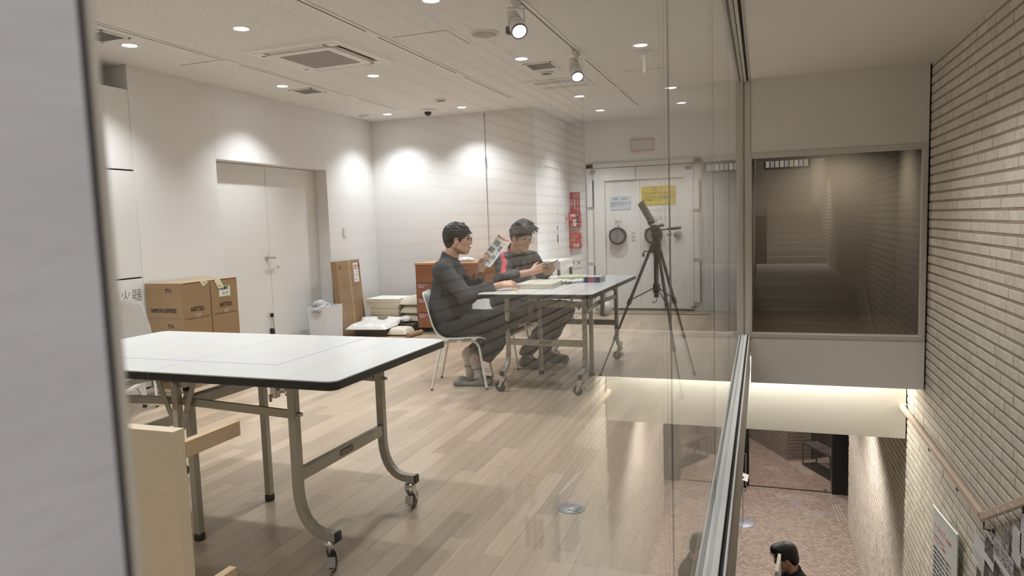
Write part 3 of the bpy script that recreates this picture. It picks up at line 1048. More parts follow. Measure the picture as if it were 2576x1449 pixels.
def shell_chair(label, loc, rz, zs=0.39, hb=0.80):
    C = empty('shell_chair', label, 'chair', loc, rz, 'white shell chairs in the workshop')
    prof = [(0.205, zs - 0.022), (0.195, zs - 0.006), (0.15, zs), (0.05, zs - 0.004), (-0.06, zs - 0.006), (-0.12, zs + 0.006), (-0.165, zs + 0.045),
            (-0.19, zs + 0.11), (-0.21, zs + 0.19), (-0.232, zs + 0.27), (-0.25, zs + 0.34), (-0.262, hb - 0.02), (-0.266, hb)]
    wid = [0.15, 0.185, 0.20, 0.205, 0.205, 0.207, 0.21, 0.212, 0.21, 0.20, 0.185, 0.165, 0.125]
    # resample
    P = np.array(prof)
    d = np.r_[0, np.cumsum(np.linalg.norm(np.diff(P, axis=0), axis=1))]
    t = np.linspace(0, d[-1], 30)
    s, z, w = np.interp(t, d, P[:, 0]), np.interp(t, d, P[:, 1]), np.interp(t, d, wid)
    for _ in range(2):
        s[1:-1] = (s[:-2] + 2 * s[1:-1] + s[2:]) / 4
        z[1:-1] = (z[:-2] + 2 * z[1:-1] + z[2:]) / 4
    ny = 17
    top = np.zeros((30, ny, 3))
    for i in range(30):
        f = t[i] / d[-1]
        tang = np.array([s[min(i + 1, 29)] - s[max(i - 1, 0)], z[min(i + 1, 29)] - z[max(i - 1, 0)]])
        tang /= np.linalg.norm(tang)
        nrm = np.array([-tang[1], tang[0]]) * -1
        for j in range(ny):
            q = -1 + 2 * j / (ny - 1)
            dish = 0.020 * (1 - abs(q) ** 2.2) if f < 0.5 else 0.028 * (1 - abs(q) ** 2)
            # seat dishes downward, back dishes backward
            ds, dz = (0, -dish * (0.6 if f < 0.4 else 0.4)) if f < 0.42 else (-dish * 0.8, 0)
            top[i, j] = (s[i] + ds, q * w[i], z[i] + dz + 0.012 * (abs(q) ** 3 if f < 0.4 else 0))
    off = np.zeros_like(top)
    du = np.gradient(top, axis=0)
    dv = np.gradient(top, axis=1)
    n = np.cross(du, dv)
    n /= np.linalg.norm(n, axis=2, keepdims=True)
    bot = top + n * 0.007 * (1 if n[10, 8, 2] < 0 else -1)
    mb = MB().grid(top).grid(bot[:, ::-1])
    # rim
    loop = [top[0, j] for j in range(ny)] + [top[i, -1] for i in range(1, 30)] + [top[-1, j] for j in range(ny - 2, -1, -1)] + [top[i, 0] for i in range(28, 0, -1)]
    loop2 = [bot[0, j] for j in range(ny)] + [bot[i, -1] for i in range(1, 30)] + [bot[-1, j] for j in range(ny - 2, -1, -1)] + [bot[i, 0] for i in range(28, 0, -1)]
    loop.append(loop[0])
    loop2.append(loop2[0])
    mb.grid(np.array([loop, loop2]))
    part('seat_shell', mb, SHELL, C)
    zb = zs - 0.03
    for sy in (-1, 1):
        for (xa, xb) in ((0.125, 0.205), (-0.10, -0.215)):
            pth = [(xa * 0.2, sy * 0.135, zb), (xa * 0.75, sy * 0.15, zb)] + [tuple(p) for p in arc((xa * 0.75, sy * 0.15, zb), (xa + (xb - xa) * 0.25, sy * 0.168, zb), (xa + (xb - xa) * 0.40, sy * 0.178, zb - 0.06), 6)][1:] + [(xb, sy * 0.216, 0.012)]
            lg = part('leg', MB().tube(pth, 0.0095, 10), LEGW, C)
            part('glide', MB().tube([(xb, sy * 0.216, 0.013), (xb + (xb - xa) * 0.01, sy * 0.217, 0.0)], 0.0105, 10), GLIDE, lg)
    part('seat_rail', MB().tube([(0.02, -0.16, zb - 0.002), (0.02, 0.16, zb - 0.002)], 0.008, 8), LEGW, C)
    part('seat_mount', MB().box((0.0, 0, zb + 0.006), (0.16, 0.22, 0.016)), LEGW, C, bevel=0.004)
    return C


shell_chair('white shell chair under the man in the grey sweater', (-2.04, 5.03, 0), math.radians(15), 0.39, 0.735)
shell_chair('white shell chair under the man in the black jacket', (-1.99, 5.81, 0), math.radians(0), 0.40, 0.74)
shell_chair('empty white shell chair behind the near table, beside cardboard boxes', (-4.25, 4.00, 0), math.radians(112), 0.40, 0.80)

# low white step with a grey top, behind the near table
stl = empty('step_stool', 'low white step stool with grey tread behind the near table', 'stool', (-4.03, 3.50, 0), math.radians(27))
GREYPAD = mat('grey_tread', (0.30, 0.31, 0.33), 0.7, noise=0.05, nscale=30)
part('tread', MB().bx(-0.20, 0.17, -0.17, 0.19, 0.215, 0.235), GREYPAD, stl, bevel=0.006)
part('riser_bar', MB().bx(-0.18, 0.15, 0.31, 0.335, 0.10, 0.13), LEGW, stl)
part('tread_frame', MB().bx(-0.205, 0.175, -0.175, 0.195, 0.185, 0.216), LEGW, stl, bevel=0.008)
for (x, y) in ((0.137, 0.33), (-0.17, 0.18), (-0.17, -0.14)):
    l_ = part('leg', MB().sweep([(x, y, 0.19), (x, y, 0.02)], 0.024, 0.024), LEGW, stl)
    part('foot_cap', MB().lathe([(0.015, 0), (0.016, 0.02), (0.012, 0.022)], (x, y, 0), n=12), RUBBER, l_)
part('brace', MB().sweep([(0.150, 0.17, 0.20), (0.140, 0.325, 0.06)], 0.016, 0.020, (1, 0, 0)), LEGW, stl)
l_ = part('leg', MB().sweep([(0.02, 0.17, 0.19), (0.02, 0.17, 0.08)], 0.024, 0.024), LEGW, stl)
part('caster_fork', MB().bx(0.005, 0.035, 0.155, 0.19, 0.035, 0.085), STEEL, l_)
part('wheel', MB().lathe([(0.026, -0.010), (0.030, -0.006), (0.030, 0.006), (0.026, 0.010)], (0.02, 0.178, 0.030), (1, 0.3, 0), 20), WHEEL, l_)

# ================================================================ PLYWOOD STAND (bottom left, inside the glass)
PLY = mat('pale_plywood', srgb(240, 222, 192), 0.5, noise=0.07, nscale=4, stretch=(3, 3, 9))
PINE = mat('pine_batten', srgb(218, 190, 154), 0.55, noise=0.16, nscale=6, stretch=(30, 1.5, 30))
stand = empty('plywood_stand', 'pale plywood panel stand with a pine batten sticking out behind', 'stand', (-1.812, 1.62, 0))
part('panel', MB().bx(-0.33, 0.33, -0.0225, 0.0225, 0.0, 0.662), PLY, stand, bevel=0.0015)
part('batten', MB().bx(0.30, 0.33, 0.0235, 0.262, 0.567, 0.617), PINE, stand, bevel=0.001)
part('batten', MB().bx(-0.33, -0.30, 0.0235, 0.262, 0.567, 0.617), PINE, stand, bevel=0.001)
part('lower_batten', MB().bx(0.30, 0.33, 0.0235, 0.20, 0.0, 0.135), PINE, stand, bevel=0.001)
part('lower_batten', MB().bx(-0.33, -0.30, 0.0235, 0.20, 0.0, 0.135), PINE, stand, bevel=0.001)

# ================================================================ CARDBOARD BOXES
CARD = mat('brown_cardboard', srgb(158, 128, 95), 0.85, noise=0.05, nscale=7)
CARDTOP = mat('brown_cardboard_flap', srgb(176, 150, 118), 0.85, noise=0.05, nscale=7)
CARDIN = mat('cardboard_gap', (0.03, 0.022, 0.015), 0.9)
TAPE = mat('clear_packing_tape', srgb(172, 148, 122), 0.3)
INKB = mat('black_carton_print', (0.02, 0.016, 0.014), 0.8)
YELLOWNOTE = mat('pale_yellow_note', (0.80, 0.78, 0.52), 0.8)
GREENTAPE = mat('green_label_border', (0.30, 0.42, 0.13), 0.7)
PAPERW = mat('white_paper', (0.78, 0.76, 0.74), 0.8)


def carton(label, x0, x1, y0, y1, z0, z1, kind):
    B = empty('cardboard_box', label, 'box', ((x0 + x1) / 2, (y0 + y1) / 2, z0), 0, 'stacked cardboard boxes by the left wall')
    w, d, h = x1 - x0, y1 - y0, z1 - z0
    part('body', MB().bx(-w / 2, w / 2, -d / 2, d / 2, 0, h - 0.006), CARD, B, bevel=0.003)
    for sx, g in ((-1, 0.004), (1, 0.018)):
        M = Matrix.Rotation(sx * -math.radians(1.2), 4, 'Y')
        fl = MB().bx(min(0, sx * w / 2), max(0, sx * w / 2), -d / 2, d / 2, h - 0.006, h - 0.001)
        part('flap', fl, CARDTOP, B, bevel=0.001)
    part('flap_gap', MB().bx(w / 2 - 0.06, w / 2 + 0.0005, -d / 2 + 0.02, d / 2 - 0.02, h - 0.010, h - 0.0065), CARDIN, B)
    part('tape', MB().bx(w / 2 + 0.0002, w / 2 + 0.0008, -0.02, 0.035, 0.0, 0.028).bx(-w / 2, w / 2, -0.025, 0.025, h - 0.001, h - 0.0003), TAPE, B)
    cx, cy = (x0 + x1) / 2, (y0 + y1) / 2
    if kind != 'plain':
        text('TY-I', 0.044, (cx + 0.05, y0 - 0.0006, z0 + 0.222), (1, 0, 0), (0, 0, 1), INKB, B, sx=0.8, bold=0.0012)
        text('NIPPON EXPRESS', 0.046, (cx - 0.01, y0 - 0.0006, z0 + 0.062), (1, 0, 0), (0, 0, 1), INKB, B, sx=0.74, bold=0.0012)
    if kind in ('front', 'note', 'label'):
        text('NITTSU', 0.050, (x1 + 0.0012, cy + (0.0 if kind == 'note' else 0.005), z0 + 0.062), (0, 1, 0), (0, 0, 1), INKB, B, sx=0.85, bold=0.0012)
    return B, cx, cy


BX0, BX1 = -4.525, -4.145
for k in range(3):
    z0, z1 = 0.286 * k, 0.286 * (k + 1)
    for j, (y0, y1) in enumerate(((4.372, 4.672), (4.682, 4.995))):
        top = k == 2
        kind = ('note' if j == 0 else 'label') if top else 'plain2'
        lab = {(2, 0): 'top cardboard box with one yellow note, NIPPON EXPRESS on its end',
               (2, 1): 'top cardboard box with a green-bordered label, behind its twin',
               (1, 0): 'middle cardboard box of the near stack, TY-I on its end',
               (1, 1): 'middle cardboard box of the stack beside the double door',
               (0, 0): 'bottom cardboard box of the near stack, on the floor',
               (0, 1): 'bottom cardboard box of the stack beside the double door'}[(k, j)]
        B, cx, cy = carton(lab, BX0, BX1, y0, y1, z0 + 0.0005, z1 - 0.0005, kind)
        xx = BX1 + 0.0014
        if top and j == 0:
            n = part('sticky_note', MB().prism([(4.565, 0.852), (4.62, 0.868), (4.655, 0.84), (4.595, 0.812)], xx, xx + 0.001, Matrix(((0, 0, 1, -cx), (1, 0, 0, -cy), (0, 1, 0, -z0), (0, 0, 0, 1)))), YELLOWNOTE, B)
            text('No.6', 0.018, (xx + 0.0015, 4.61, 0.842), (0, 1, 0), (0, 0, 1), INK, n)
        if top and j == 1:
            gb = part('label_border', MB().bx(xx - cx, xx + 0.0006 - cx, 4.765 - cy, 4.91 - cy, 0.700 - z0, 0.80 - z0), GREENTAPE, B, 'green border of the white label')
            part('label', MB().bx(xx - cx, xx + 0.0012 - cx, 4.772 - cy, 4.90 - cy, 0.708 - z0, 0.785 - z0), PAPERW, gb)
            text('作品資料', 0.028, (xx + 0.0016, 4.825, 0.772), (0, 1, 0), (0, 0, 1), INKB, gb, bold=0.0006)
            text('6/14', 0.034, (xx + 0.0016, 4.84, 0.733), (0, 1, 0), (0, 0, 1), INK, gb, shear=0.3)
            n = part('sticky_note', MB().prism([(4.722, 0.852), (4.785, 0.862), (4.832, 0.785), (4.765, 0.775)], xx + 0.002, xx + 0.003, Matrix(((0, 0, 1, -cx), (1, 0, 0, -cy), (0, 1, 0, -z0), (0, 0, 0, 1)))), YELLOWNOTE, B)
            text('No.6', 0.018, (xx + 0.0036, 4.785, 0.80), (0, 1, 0), (0, 0, 1), INK, n)

# paper note on the cupboard, wall switch
pn = empty('paper_note', 'white paper note taped to the cupboard front', 'paper', (XL, 4.075, 1.31))
part('sheet', MB().bx(0.0005, 0.002, -0.034, 0.034, -0.10, 0.10), PAPERW, pn)
tx = MB()
for k in range(7):
    tx.bx(0.0018, 0.0023, -0.022 + (k % 2) * 0.026 - 0.002, -0.022 + (k % 2) * 0.026 + 0.002 + 0.004 * (k % 3 == 0), -0.08 + k * 0.022, -0.064 + k * 0.022)
part('handwriting', tx, INKGREY, pn)
part('tape', MB().bx(0.001, 0.0026, -0.03, -0.018, 0.07, 0.115), TAPE, pn)
sw = empty('wall_switch', 'white rocker switch plate right of the double door', 'switch', (XL, 7.341, 1.195))
part('plate', MB().bx(0.0, 0.006, -0.036, 0.036, -0.06, 0.06), mat('switch_grey_white', (0.66, 0.65, 0.63), 0.4), sw, bevel=0.002)
for z in (-0.03, 0.0, 0.03):
    part('rocker', MB().bx(0.005, 0.010, -0.020, 0.020, z - 0.013, z + 0.013), DOORWHITE, sw, bevel=0.001)

# ================================================================ BIN, FLAT CARTON, FOAM BOARDS
BINM = mat('white_bin_plastic', (0.74, 0.75, 0.77), 0.4)
bn = empty('waste_bin', 'slim white waste bin with newspaper, beside the double door', 'bin', (-4.40, 6.66, 0))
BW, BD, BH = 0.115, 0.165, 0.40
m_ = MB()
o1 = [(-BW, -BD), (BW, -BD), (BW, BD), (-BW, BD)]
i1 = [(x * 0.95, y * 0.965) for x, y in o1]
v = [(x * 0.93, y * 0.93, 0) for x, y in o1] + [(x, y, BH) for x, y in o1] + [(x, y, BH) for x, y in i1] + [(x * 0.93, y * 0.93, 0.012) for x, y in i1]
f = [(3, 2, 1, 0)] + [(k, (k + 1) % 4, 4 + (k + 1) % 4, 4 + k) for k in range(4)] + [(4 + k, 4 + (k + 1) % 4, 8 + (k + 1) % 4, 8 + k) for k in range(4)] + [(8 + k, 8 + (k + 1) % 4, 12 + (k + 1) % 4, 12 + k) for k in range(4)] + [(12, 13, 14, 15)]
part('body', m_.add(v, f), BINM, bn)
part('liner', MB().add([(x * 0.97, y * 0.97, BH - 0.03) for x, y in i1] + [(x * 0.97, y * 0.97, BH - 0.2) for x, y in i1], [(k, (k + 1) % 4, 4 + (k + 1) % 4, 4 + k) for k in range(4)] + [(4, 5, 6, 7)]), BLACK, bn)
NEWS = mat('crumpled_newspaper', (0.50, 0.50, 0.51), 0.9, noise=0.8, nscale=30)


def crumple(c, r, n=22, m=14, amp=0.35, seed=1, rr=None):
    rg = np.random.RandomState(seed)
    mb = MB().sphere((0, 0, 0), 1.0, n, m)
    V = np.array(mb.v)
    ks = rg.normal(size=(9, 3)) * 3.2
    ph = rg.uniform(0, 6.28, 9)
    dsp = sum(np.abs(np.sin(V @ ks[i] + ph[i])) for i in range(9)) / 9 - 0.6
    V = V * (1 + amp * dsp[:, None])
    rr = rr or (r, r, r)
    mb.v = [tuple(p) for p in V * np.array(rr) + np.array(c)]
    mb.s = [False] * len(mb.s)
    return mb


np_ = tag(link('newspaper', crumple((0, 0, 0), 1, 30, 20, 0.9, 4, (0.10, 0.11, 0.085)).mesh('newspaper'), NEWS, None, (-4.40, 6.585, 0.375)), 'crumpled newspaper stuffed in the white bin', 'newspaper')

# tall flat carton leaning at the wall
fc = empty('flat_carton', 'tall flat brown carton leaning against the wall by the switch', 'box', (-4.40, 7.20, 0))
tilt = Matrix.Rotation(math.radians(-4.0), 4, 'Y') @ Matrix.Rotation(math.radians(5), 4, 'Z')


def til(mb):
    mb.v = [tuple(tilt @ Vector(p)) for p in mb.v]
    return mb


FW, FH, FT = 0.29, 0.865, 0.035
part('body', til(MB().bx(-FT, FT, -FW, FW, 0, FH)), CARD, fc, bevel=0.004)
part('tape', til(MB().bx(FT, FT + 0.0008, -0.01, 0.035, 0.0, FH)), mat('tan_packing_tape', srgb(178, 150, 112), 0.35), fc)
part('top_lip', til(MB().bx(-FT, FT, -FW, FW, FH, FH + 0.003)), CARDTOP, fc)
ln = MB()
for (ya, yb, za, zb) in ((-0.15, -0.02, 0.30, 0.60), (-0.15, -0.02, 0.615, 0.68), (0.06, 0.22, 0.33, 0.60), (0.06, 0.24, 0.62, 0.68)):
    t_ = 0.0025
    ln.bx(FT, FT + 0.001, ya, yb, za, za + t_).bx(FT, FT + 0.001, ya, yb, zb, zb + t_).bx(FT, FT + 0.001, ya, ya + t_, za, zb).bx(FT, FT + 0.001, yb, yb + t_, za, zb)
    for k in range(1, 4):
        yy = ya + (yb - ya) * k / 4
        ln.bx(FT, FT + 0.001, yy, yy + 0.0015, za, zb)
ln.bx(FT, FT + 0.001, -0.185, -0.182, 0.25, 0.70)
part('printed_lines', til(ln), INKGREY, fc)
tt = MB()
for k in range(9):
    tt.bx(FT, FT + 0.001, -0.24, -0.215, 0.08 + k * 0.024, 0.095 + k * 0.024)
    tt.bx(FT, FT + 0.001, 0.10 + 0.03 * (k % 3), 0.115 + 0.03 * (k % 3), 0.36 + k * 0.024, 0.378 + k * 0.024)
part('printed_text', til(tt), INKGREY, fc)
for yy in (-0.21, 0.262):
    rg = MB().lathe([(0.012, 0), (0.020, 0), (0.020, 0.001), (0.012, 0.001)], (FT, yy, 0.795), (1, 0, 0), 18, caps=False)
    part('printed_ring', til(rg), INKB, fc)
sl = part('shipping_label', til(MB().bx(FT, FT + 0.0015, 0.115, 0.232, 0.60, 0.83)), PAPERW, fc)
REDINK = mat('red_print', (0.70, 0.13, 0.12), 0.7)
part('red_heading', til(MB().bx(FT + 0.001, FT + 0.002, 0.13, 0.215, 0.785, 0.805).bx(FT + 0.001, FT + 0.002, 0.14, 0.20, 0.757, 0.775)), REDINK, sl)
part('label_drawing', til(MB().bx(FT + 0.001, FT + 0.002, 0.14, 0.215, 0.682, 0.686).bx(FT + 0.001, FT + 0.002, 0.17, 0.174, 0.69, 0.74).bx(FT + 0.001, FT + 0.002, 0.15, 0.17, 0.625, 0.64)), INK, sl)

# stack of foam boards
FOAM = mat('cream_foam_board', srgb(222, 208, 180), 0.8, noise=0.03, nscale=8)
FOAMTOP = mat('white_foam_face', (0.82, 0.81, 0.77), 0.8)
rg = random.Random(5)
z = 0.105
n_b = 13
for k in range(n_b):
    h = 0.021
    wl = 0.38 if k < 9 else 0.45
    o = empty('foam_board', 'cream foam board, %s of the stack in the corner' % (('lowest', 'second lowest', 'third lowest', 'fourth from below', 'fifth from below', 'sixth from below', 'middle one', 'sixth from the top', 'fifth from the top', 'fourth from the top', 'third from the top', 'second from the top', 'topmost')[k]), 'board', (-4.11 + rg.uniform(-0.006, 0.006) - (0.03 if k >= 9 else 0), 7.65 + rg.uniform(-0.006, 0.006), z), rg.uniform(-0.012, 0.012), 'stacked cream foam boards')
    part('core', MB().bx(-wl / 2, wl / 2, -0.20, 0.20, 0.0, h - 0.003), FOAM, o)
    part('facing', MB().bx(-wl / 2 - 0.001, wl / 2 + 0.001, -0.201, 0.201, h - 0.003, h), FOAMTOP, o)
    z += h + 0.0004
PALLET = mat('grey_pallet', (0.10, 0.095, 0.09), 0.7)
pa = empty('low_pallet', 'low dark pallet under the foam boards', 'pallet', (-4.10, 7.60, 0))
part('deck', MB().bx(-0.23, 0.42, -0.24, 0.34, 0.075, 0.104), PALLET, pa, bevel=0.004)
for x in (-0.19, 0.08, 0.36):
    part('runner', MB().bx(x - 0.04, x + 0.04, -0.24, 0.34, 0.0, 0.075), PALLET, pa)
WRAP = mat('white_plastic_wrap', (0.80, 0.79, 0.76), 0.28, spec=0.6, noise=0.04, nscale=14)
WRAPS = mat('cream_wrapped_pack', srgb(222, 213, 194), 0.45, noise=0.05, nscale=12)


def soft_slab(lx, ly, h, seed, amp=0.012, n=26, curl=0.0):
    """a soft wrapped slab: pillow-like, wrinkled"""
    rg = np.random.RandomState(seed)
    ks = rg.normal(size=(6, 2)) * 11
    ph = rg.uniform(0, 6.28, 6)
    U = np.linspace(-1, 1, n)
    rows_t, rows_b = [], []
    for a in U:
        rt, rb = [], []
        for b in U:
            e = (1 - abs(a) ** 8) * (1 - abs(b) ** 8)
            wv = sum(np.abs(np.sin(ks[i] @ np.array([a * lx, b * ly]) * 2 + ph[i])) for i in range(6)) / 6 - 0.6
            c_ = curl * max(0, b - 0.4) ** 2 * (1.0 if a < -0.2 or a > 0.35 else 0.15)
            rt.append((a * lx / 2, b * ly / 2, h * (0.25 + 0.75 * e) + amp * wv * e + c_))
            rb.append((a * lx / 2, b * ly / 2, h * 0.2 * (1 - e) + c_))
        rows_t.append(rt)
        rows_b.append(rb)
    T_, B_ = np.array(rows_t), np.array(rows_b)
    mb = MB().grid(T_[::-1]).grid(B_)
    lt = [T_[0, j] for j in range(n)] + [T_[i, -1] for i in range(1, n)] + [T_[-1, j] for j in range(n - 2, -1, -1)] + [T_[i, 0] for i in range(n - 2, -1, -1)]
    lb = [B_[0, j] for j in range(n)] + [B_[i, -1] for i in range(1, n)] + [B_[-1, j] for j in range(n - 2, -1, -1)] + [B_[i, 0] for i in range(n - 2, -1, -1)]
    return mb.grid(np.array([lb, lt]))


thing('wrapped_pack', soft_slab(0.50, 0.46, 0.07, 2, 0.034, 44, 0.22), WRAP, 'crumpled white plastic bag on the pallet, in front of the boards', 'bag', None, (-4.07, 7.12, 0.085), 0.10)
bs = empty('board_block', 'dark block under the white plastic bag, by the flat carton', 'block', (-4.05, 7.14, 0))
part('block', MB().bx(-0.20, 0.20, -0.14, 0.11, 0.0105, 0.084), PALLET, bs, bevel=0.004)
thing('wrapped_pack', soft_slab(0.24, 0.26, 0.085, 5, 0.012), WRAPS, 'cream wrapped pack lying low beside the drawer cabinet', 'pack', None, (-3.735, 7.15, 0.012), 0.05)
thing('wrapped_pack', soft_slab(0.24, 0.40, 0.10, 8, 0.010), WRAPS, 'wrapped white pack under the top one, right of the foam boards', 'pack', None, (-3.785, 7.66, 0.20), -0.03)
thing('wrapped_pack', soft_slab(0.25, 0.42, 0.10, 11, 0.010), WRAPS, 'topmost wrapped white pack, between foam boards and cabinet', 'pack', None, (-3.785, 7.66, 0.302), 0.04)
thing('wrapped_pack', soft_slab(0.24, 0.40, 0.095, 15, 0.010), WRAPS, 'lowest wrapped white pack, between foam boards and cabinet', 'pack', None, (-3.785, 7.66, 0.104), 0.02)
thing('plastic_scrap', crumple((0, 0, 0), 1, 20, 14, 0.6, 9, (0.07, 0.05, 0.035)), WRAP, 'crumpled clear plastic scrap before the wrapped packs', 'plastic', None, (-3.80, 7.40, 0.155))
cs = empty('cardboard_sheet', 'flat cardboard sheet on the floor under the packs', 'cardboard', (-3.98, 7.08, 0))
part('sheet', MB().bx(-0.33, 0.40, -0.14, 0.20, 0.0, 0.010), CARD, cs)
part('fold', MB().tube([(0.42, -0.10, 0.028), (0.45, 0.18, 0.03)], 0.026, 12), CARD, cs)

# ================================================================ DRAWER CABINET
WOODC = mat('reddish_brown_veneer', srgb(150, 94, 60), 0.45, noise=0.14, nscale=4, stretch=(2, 2, 7))
WOODT = mat('lighter_wood_top', srgb(196, 150, 112), 0.45, noise=0.10, nscale=4, stretch=(1, 7, 7))
PINKTAPE = mat('pink_label_tape', (0.50, 0.34, 0.40), 0.7)
cx0, cx1, cy0, cy1 = -3.640, -2.42, 7.38, 8.03
cb = empty('drawer_cabinet', 'reddish brown wooden cabinet with four wide drawers behind the men', 'cabinet', ((cx0 + cx1) / 2, (cy0 + cy1) / 2, 0))
hw, hd = (cx1 - cx0) / 2, (cy1 - cy0) / 2
part('carcass', MB().bx(-hw, hw, -hd + 0.012, hd, 0.055, 0.79), mat('cabinet_carcass', srgb(112, 66, 42), 0.5, noise=0.08, nscale=5), cb, bevel=0.002)
part('top', MB().bx(-hw - 0.004, hw + 0.004, -hd - 0.004, hd, 0.79, 0.814), WOODT, cb, bevel=0.002)
for z0, z1 in ((0.588, 0.786), (0.416, 0.582), (0.240, 0.410), (0.058, 0.234)):
    dr = part('drawer', MB().bx(-hw + 0.016, hw - 0.016, -hd - 0.006, -hd + 0.02, z0, z1), WOODC, cb, bevel=0.0015)
    if z1 < 0.6:
        part('label_tape', MB().bx(-hw + 0.035, -hw + 0.145, -hd - 0.0075, -hd - 0.006, z1 - 0.034, z1 - 0.016).bx(-hw + 0.035, -hw + 0.11, -hd - 0.0075, -hd - 0.006, z1 - 0.056, z1 - 0.038), PINKTAPE, dr)
        t_ = MB()
        for k in range(5):
            t_.bx(-hw + 0.043 + k * 0.019, -hw + 0.053 + k * 0.019, -hd - 0.0085, -hd - 0.007, z1 - 0.03, z1 - 0.02)
        part('lettering', t_, mat('faint_print', (0.33, 0.2, 0.22), 0.8), dr)
    part('pull', MB().bx(-0.06, 0.06, -hd - 0.02, -hd - 0.006, z1 - 0.07, z1 - 0.055), BLACK, dr, bevel=0.003)
for sx in (-1, 1):
    for sy in (-1, 1):
        part('caster', MB().lathe([(0.020, -0.012), (0.026, -0.008), (0.026, 0.008), (0.020, 0.012)], (sx * (hw - 0.09), sy * (hd - 0.06), 0.0262), (0.3, 1, 0), 18).bx(sx * (hw - 0.09) - 0.02, sx * (hw - 0.09) + 0.02, sy * (hd - 0.06) - 0.018, sy * (hd - 0.06) + 0.018, 0.035, 0.056), BLACK, cb)
GLOVE = mat('white_blue_packets', (0.74, 0.76, 0.80), 0.5, noise=0.3, nscale=30)
thing('cloth_bundle', crumple((0, 0, 0), 1, 22, 14, 0.5, 21, (0.10, 0.06, 0.03)), GLOVE, 'small white and blue bundle on the cabinet top', 'bundle', None, (-3.08, 7.60, 0.835))
sc_ = empty('scissors', 'dark-handled tool with a white tag on the cabinet top', 'tool', (-2.86, 7.62, 0.816))
part('handle', MB().tube([(-0.07, 0, 0.006), (0.0, 0.01, 0.006)], 0.007, 8), BLACK, sc_)
part('tag', MB().bx(-0.01, 0.05, -0.02, 0.03, 0.0, 0.014), PAPERW, sc_, bevel=0.002)

# white side table behind the far table
wt = empty('side_table', 'white side table with dark grey legs beside the store wall', 'table', (-2.13, 8.20, 0))
part('top', MB().bx(-0.20, 0.10, -0.30, 0.30, 0.757, 0.785), TOPW, wt, bevel=0.002)
part('apron', MB().bx(-0.19, 0.098, -0.298, 0.298, 0.685, 0.757), DOORWHITE, wt)
LEGD = mat('dark_grey_leg', (0.14, 0.135, 0.13), 0.5)
for x in (-0.18, 0.075):
    for y in (-0.275, 0.275):
        part('leg', MB().bx(x - 0.016, x + 0.016, y - 0.016, y + 0.016, 0.0, 0.686), LEGD, wt)

# ball and gauge on the floor near the strongroom door
BALL = mat('pale_grey_green_ball', (0.52, 0.56, 0.54), 0.3)
bl = empty('grey_ball', 'pale grey-green ball on the floor before the strongroom door', 'ball', (-1.755, 9.02, 0))
part('ball', MB().sphere((0, 0, 0.102), 0.10, 28, 20), BALL, bl)
part('valve', MB().lathe([(0.008, 0), (0.008, 0.006)], (-0.02, -0.095, 0.13), (-0.2, -1, 0.3), 10), BLACK, bl)

# ================================================================ CEILING FIXTURES
FIXW = mat('white_fixture', (0.80, 0.78, 0.74), 0.45)
LENS = mat('lit_lamp_lens', (1, 1, 1), 0.4, emit=(1.0, 0.98, 0.95), estr=30.0)
LENS2 = mat('lit_track_lens', (1, 1, 1), 0.4, emit=(0.80, 0.82, 1.0), estr=3.0)
k = 0
DL = [(x, y) for y in (0.57, 2.27, 3.97, 5.67, 7.645) for x in (-4.05, -3.08, -1.69, -0.71)] + [(-1.70, 8.74), (-0.715, 8.70)]
names_x = {-4.05: 'nearest the left wall', -3.08: 'second from the left wall', -1.69: 'third from the left wall', -0.71: 'nearest the glass'}
rows_y = {0.57: 'nearest ceiling row, behind the near table', 2.27: 'ceiling row above the near table', 3.97: 'ceiling row before the air conditioner', 5.67: 'ceiling row behind the air conditioner', 7.645: 'ceiling row near the back wall'}
dl0 = None
for (x, y) in DL:
    lab = 'round recessed lamp, %s, %s' % (rows_y[y], names_x[x]) if y in rows_y else ('round recessed lamp before the strongroom door, left one' if x < -1 else 'round recessed lamp before the strongroom door, right one')
    if dl0 is None:
        d = empty('downlight', lab, 'lamp', (x, y, ZC), 0, 'recessed ceiling lamps')
        part('trim_ring', MB().lathe([(0.047, 0.004), (0.047, -0.0015), (0.056, -0.004), (0.060, -0.001), (0.060, 0.004)], n=28, caps=False), FIXW, d)
        part('lens', MB().lathe([(0.0005, -0.003), (0.03, -0.0028), (0.047, -0.001), (0.047, 0.004)], n=28), LENS, d)
        dl0 = d
    else:
        d = copy_tree(dl0)
        d.location = (x, y, ZC)
        d['label'] = lab
    spot('downlight_beam', (x, y, ZC - 0.012), (x, y, 0), P_DOWN * (0.35 if y < 1 else 0.85 if y < 3 else 1.5 if y > 8 else 1.08) * (0.75 if x > -1 and y < 8 else 1.0), 112, 0.75, NEUT, 0.035)

# lighting tracks
SLOT = mat('track_slot', (0.10, 0.085, 0.07), 0.6)
for (x, y0, y1, lab) in ((-3.785, 2.5, 7.40, 'long white ceiling track nearest the left wall'), (-2.378, 2.5, 7.35, 'middle long white ceiling track'), (-1.211, 2.5, 8.66, 'long white ceiling track that carries the two spotlights')):
    t = empty('lighting_track', lab, 'track', (x, 0, ZC), 0, 'recessed lighting tracks')
    for xa, xb in ((-0.030, -0.009), (0.006, 0.030)):
        part('rail', MB().bx(xa, xb, y0, y1, -0.006, 0.002), FIXW, t, bevel=0.001)
    part('slot', MB().bx(-0.010, 0.007, y0, y1, -0.003, 0.001), SLOT, t)
    for ym in ((4.62, 6.4) if x < -3 else (4.38, 5.9) if x < -2 else (5.75, 7.3)):
        part('joiner', MB().bx(-0.010, 0.007, ym, ym + 0.16, -0.0055, 0.0), FIXW, t)


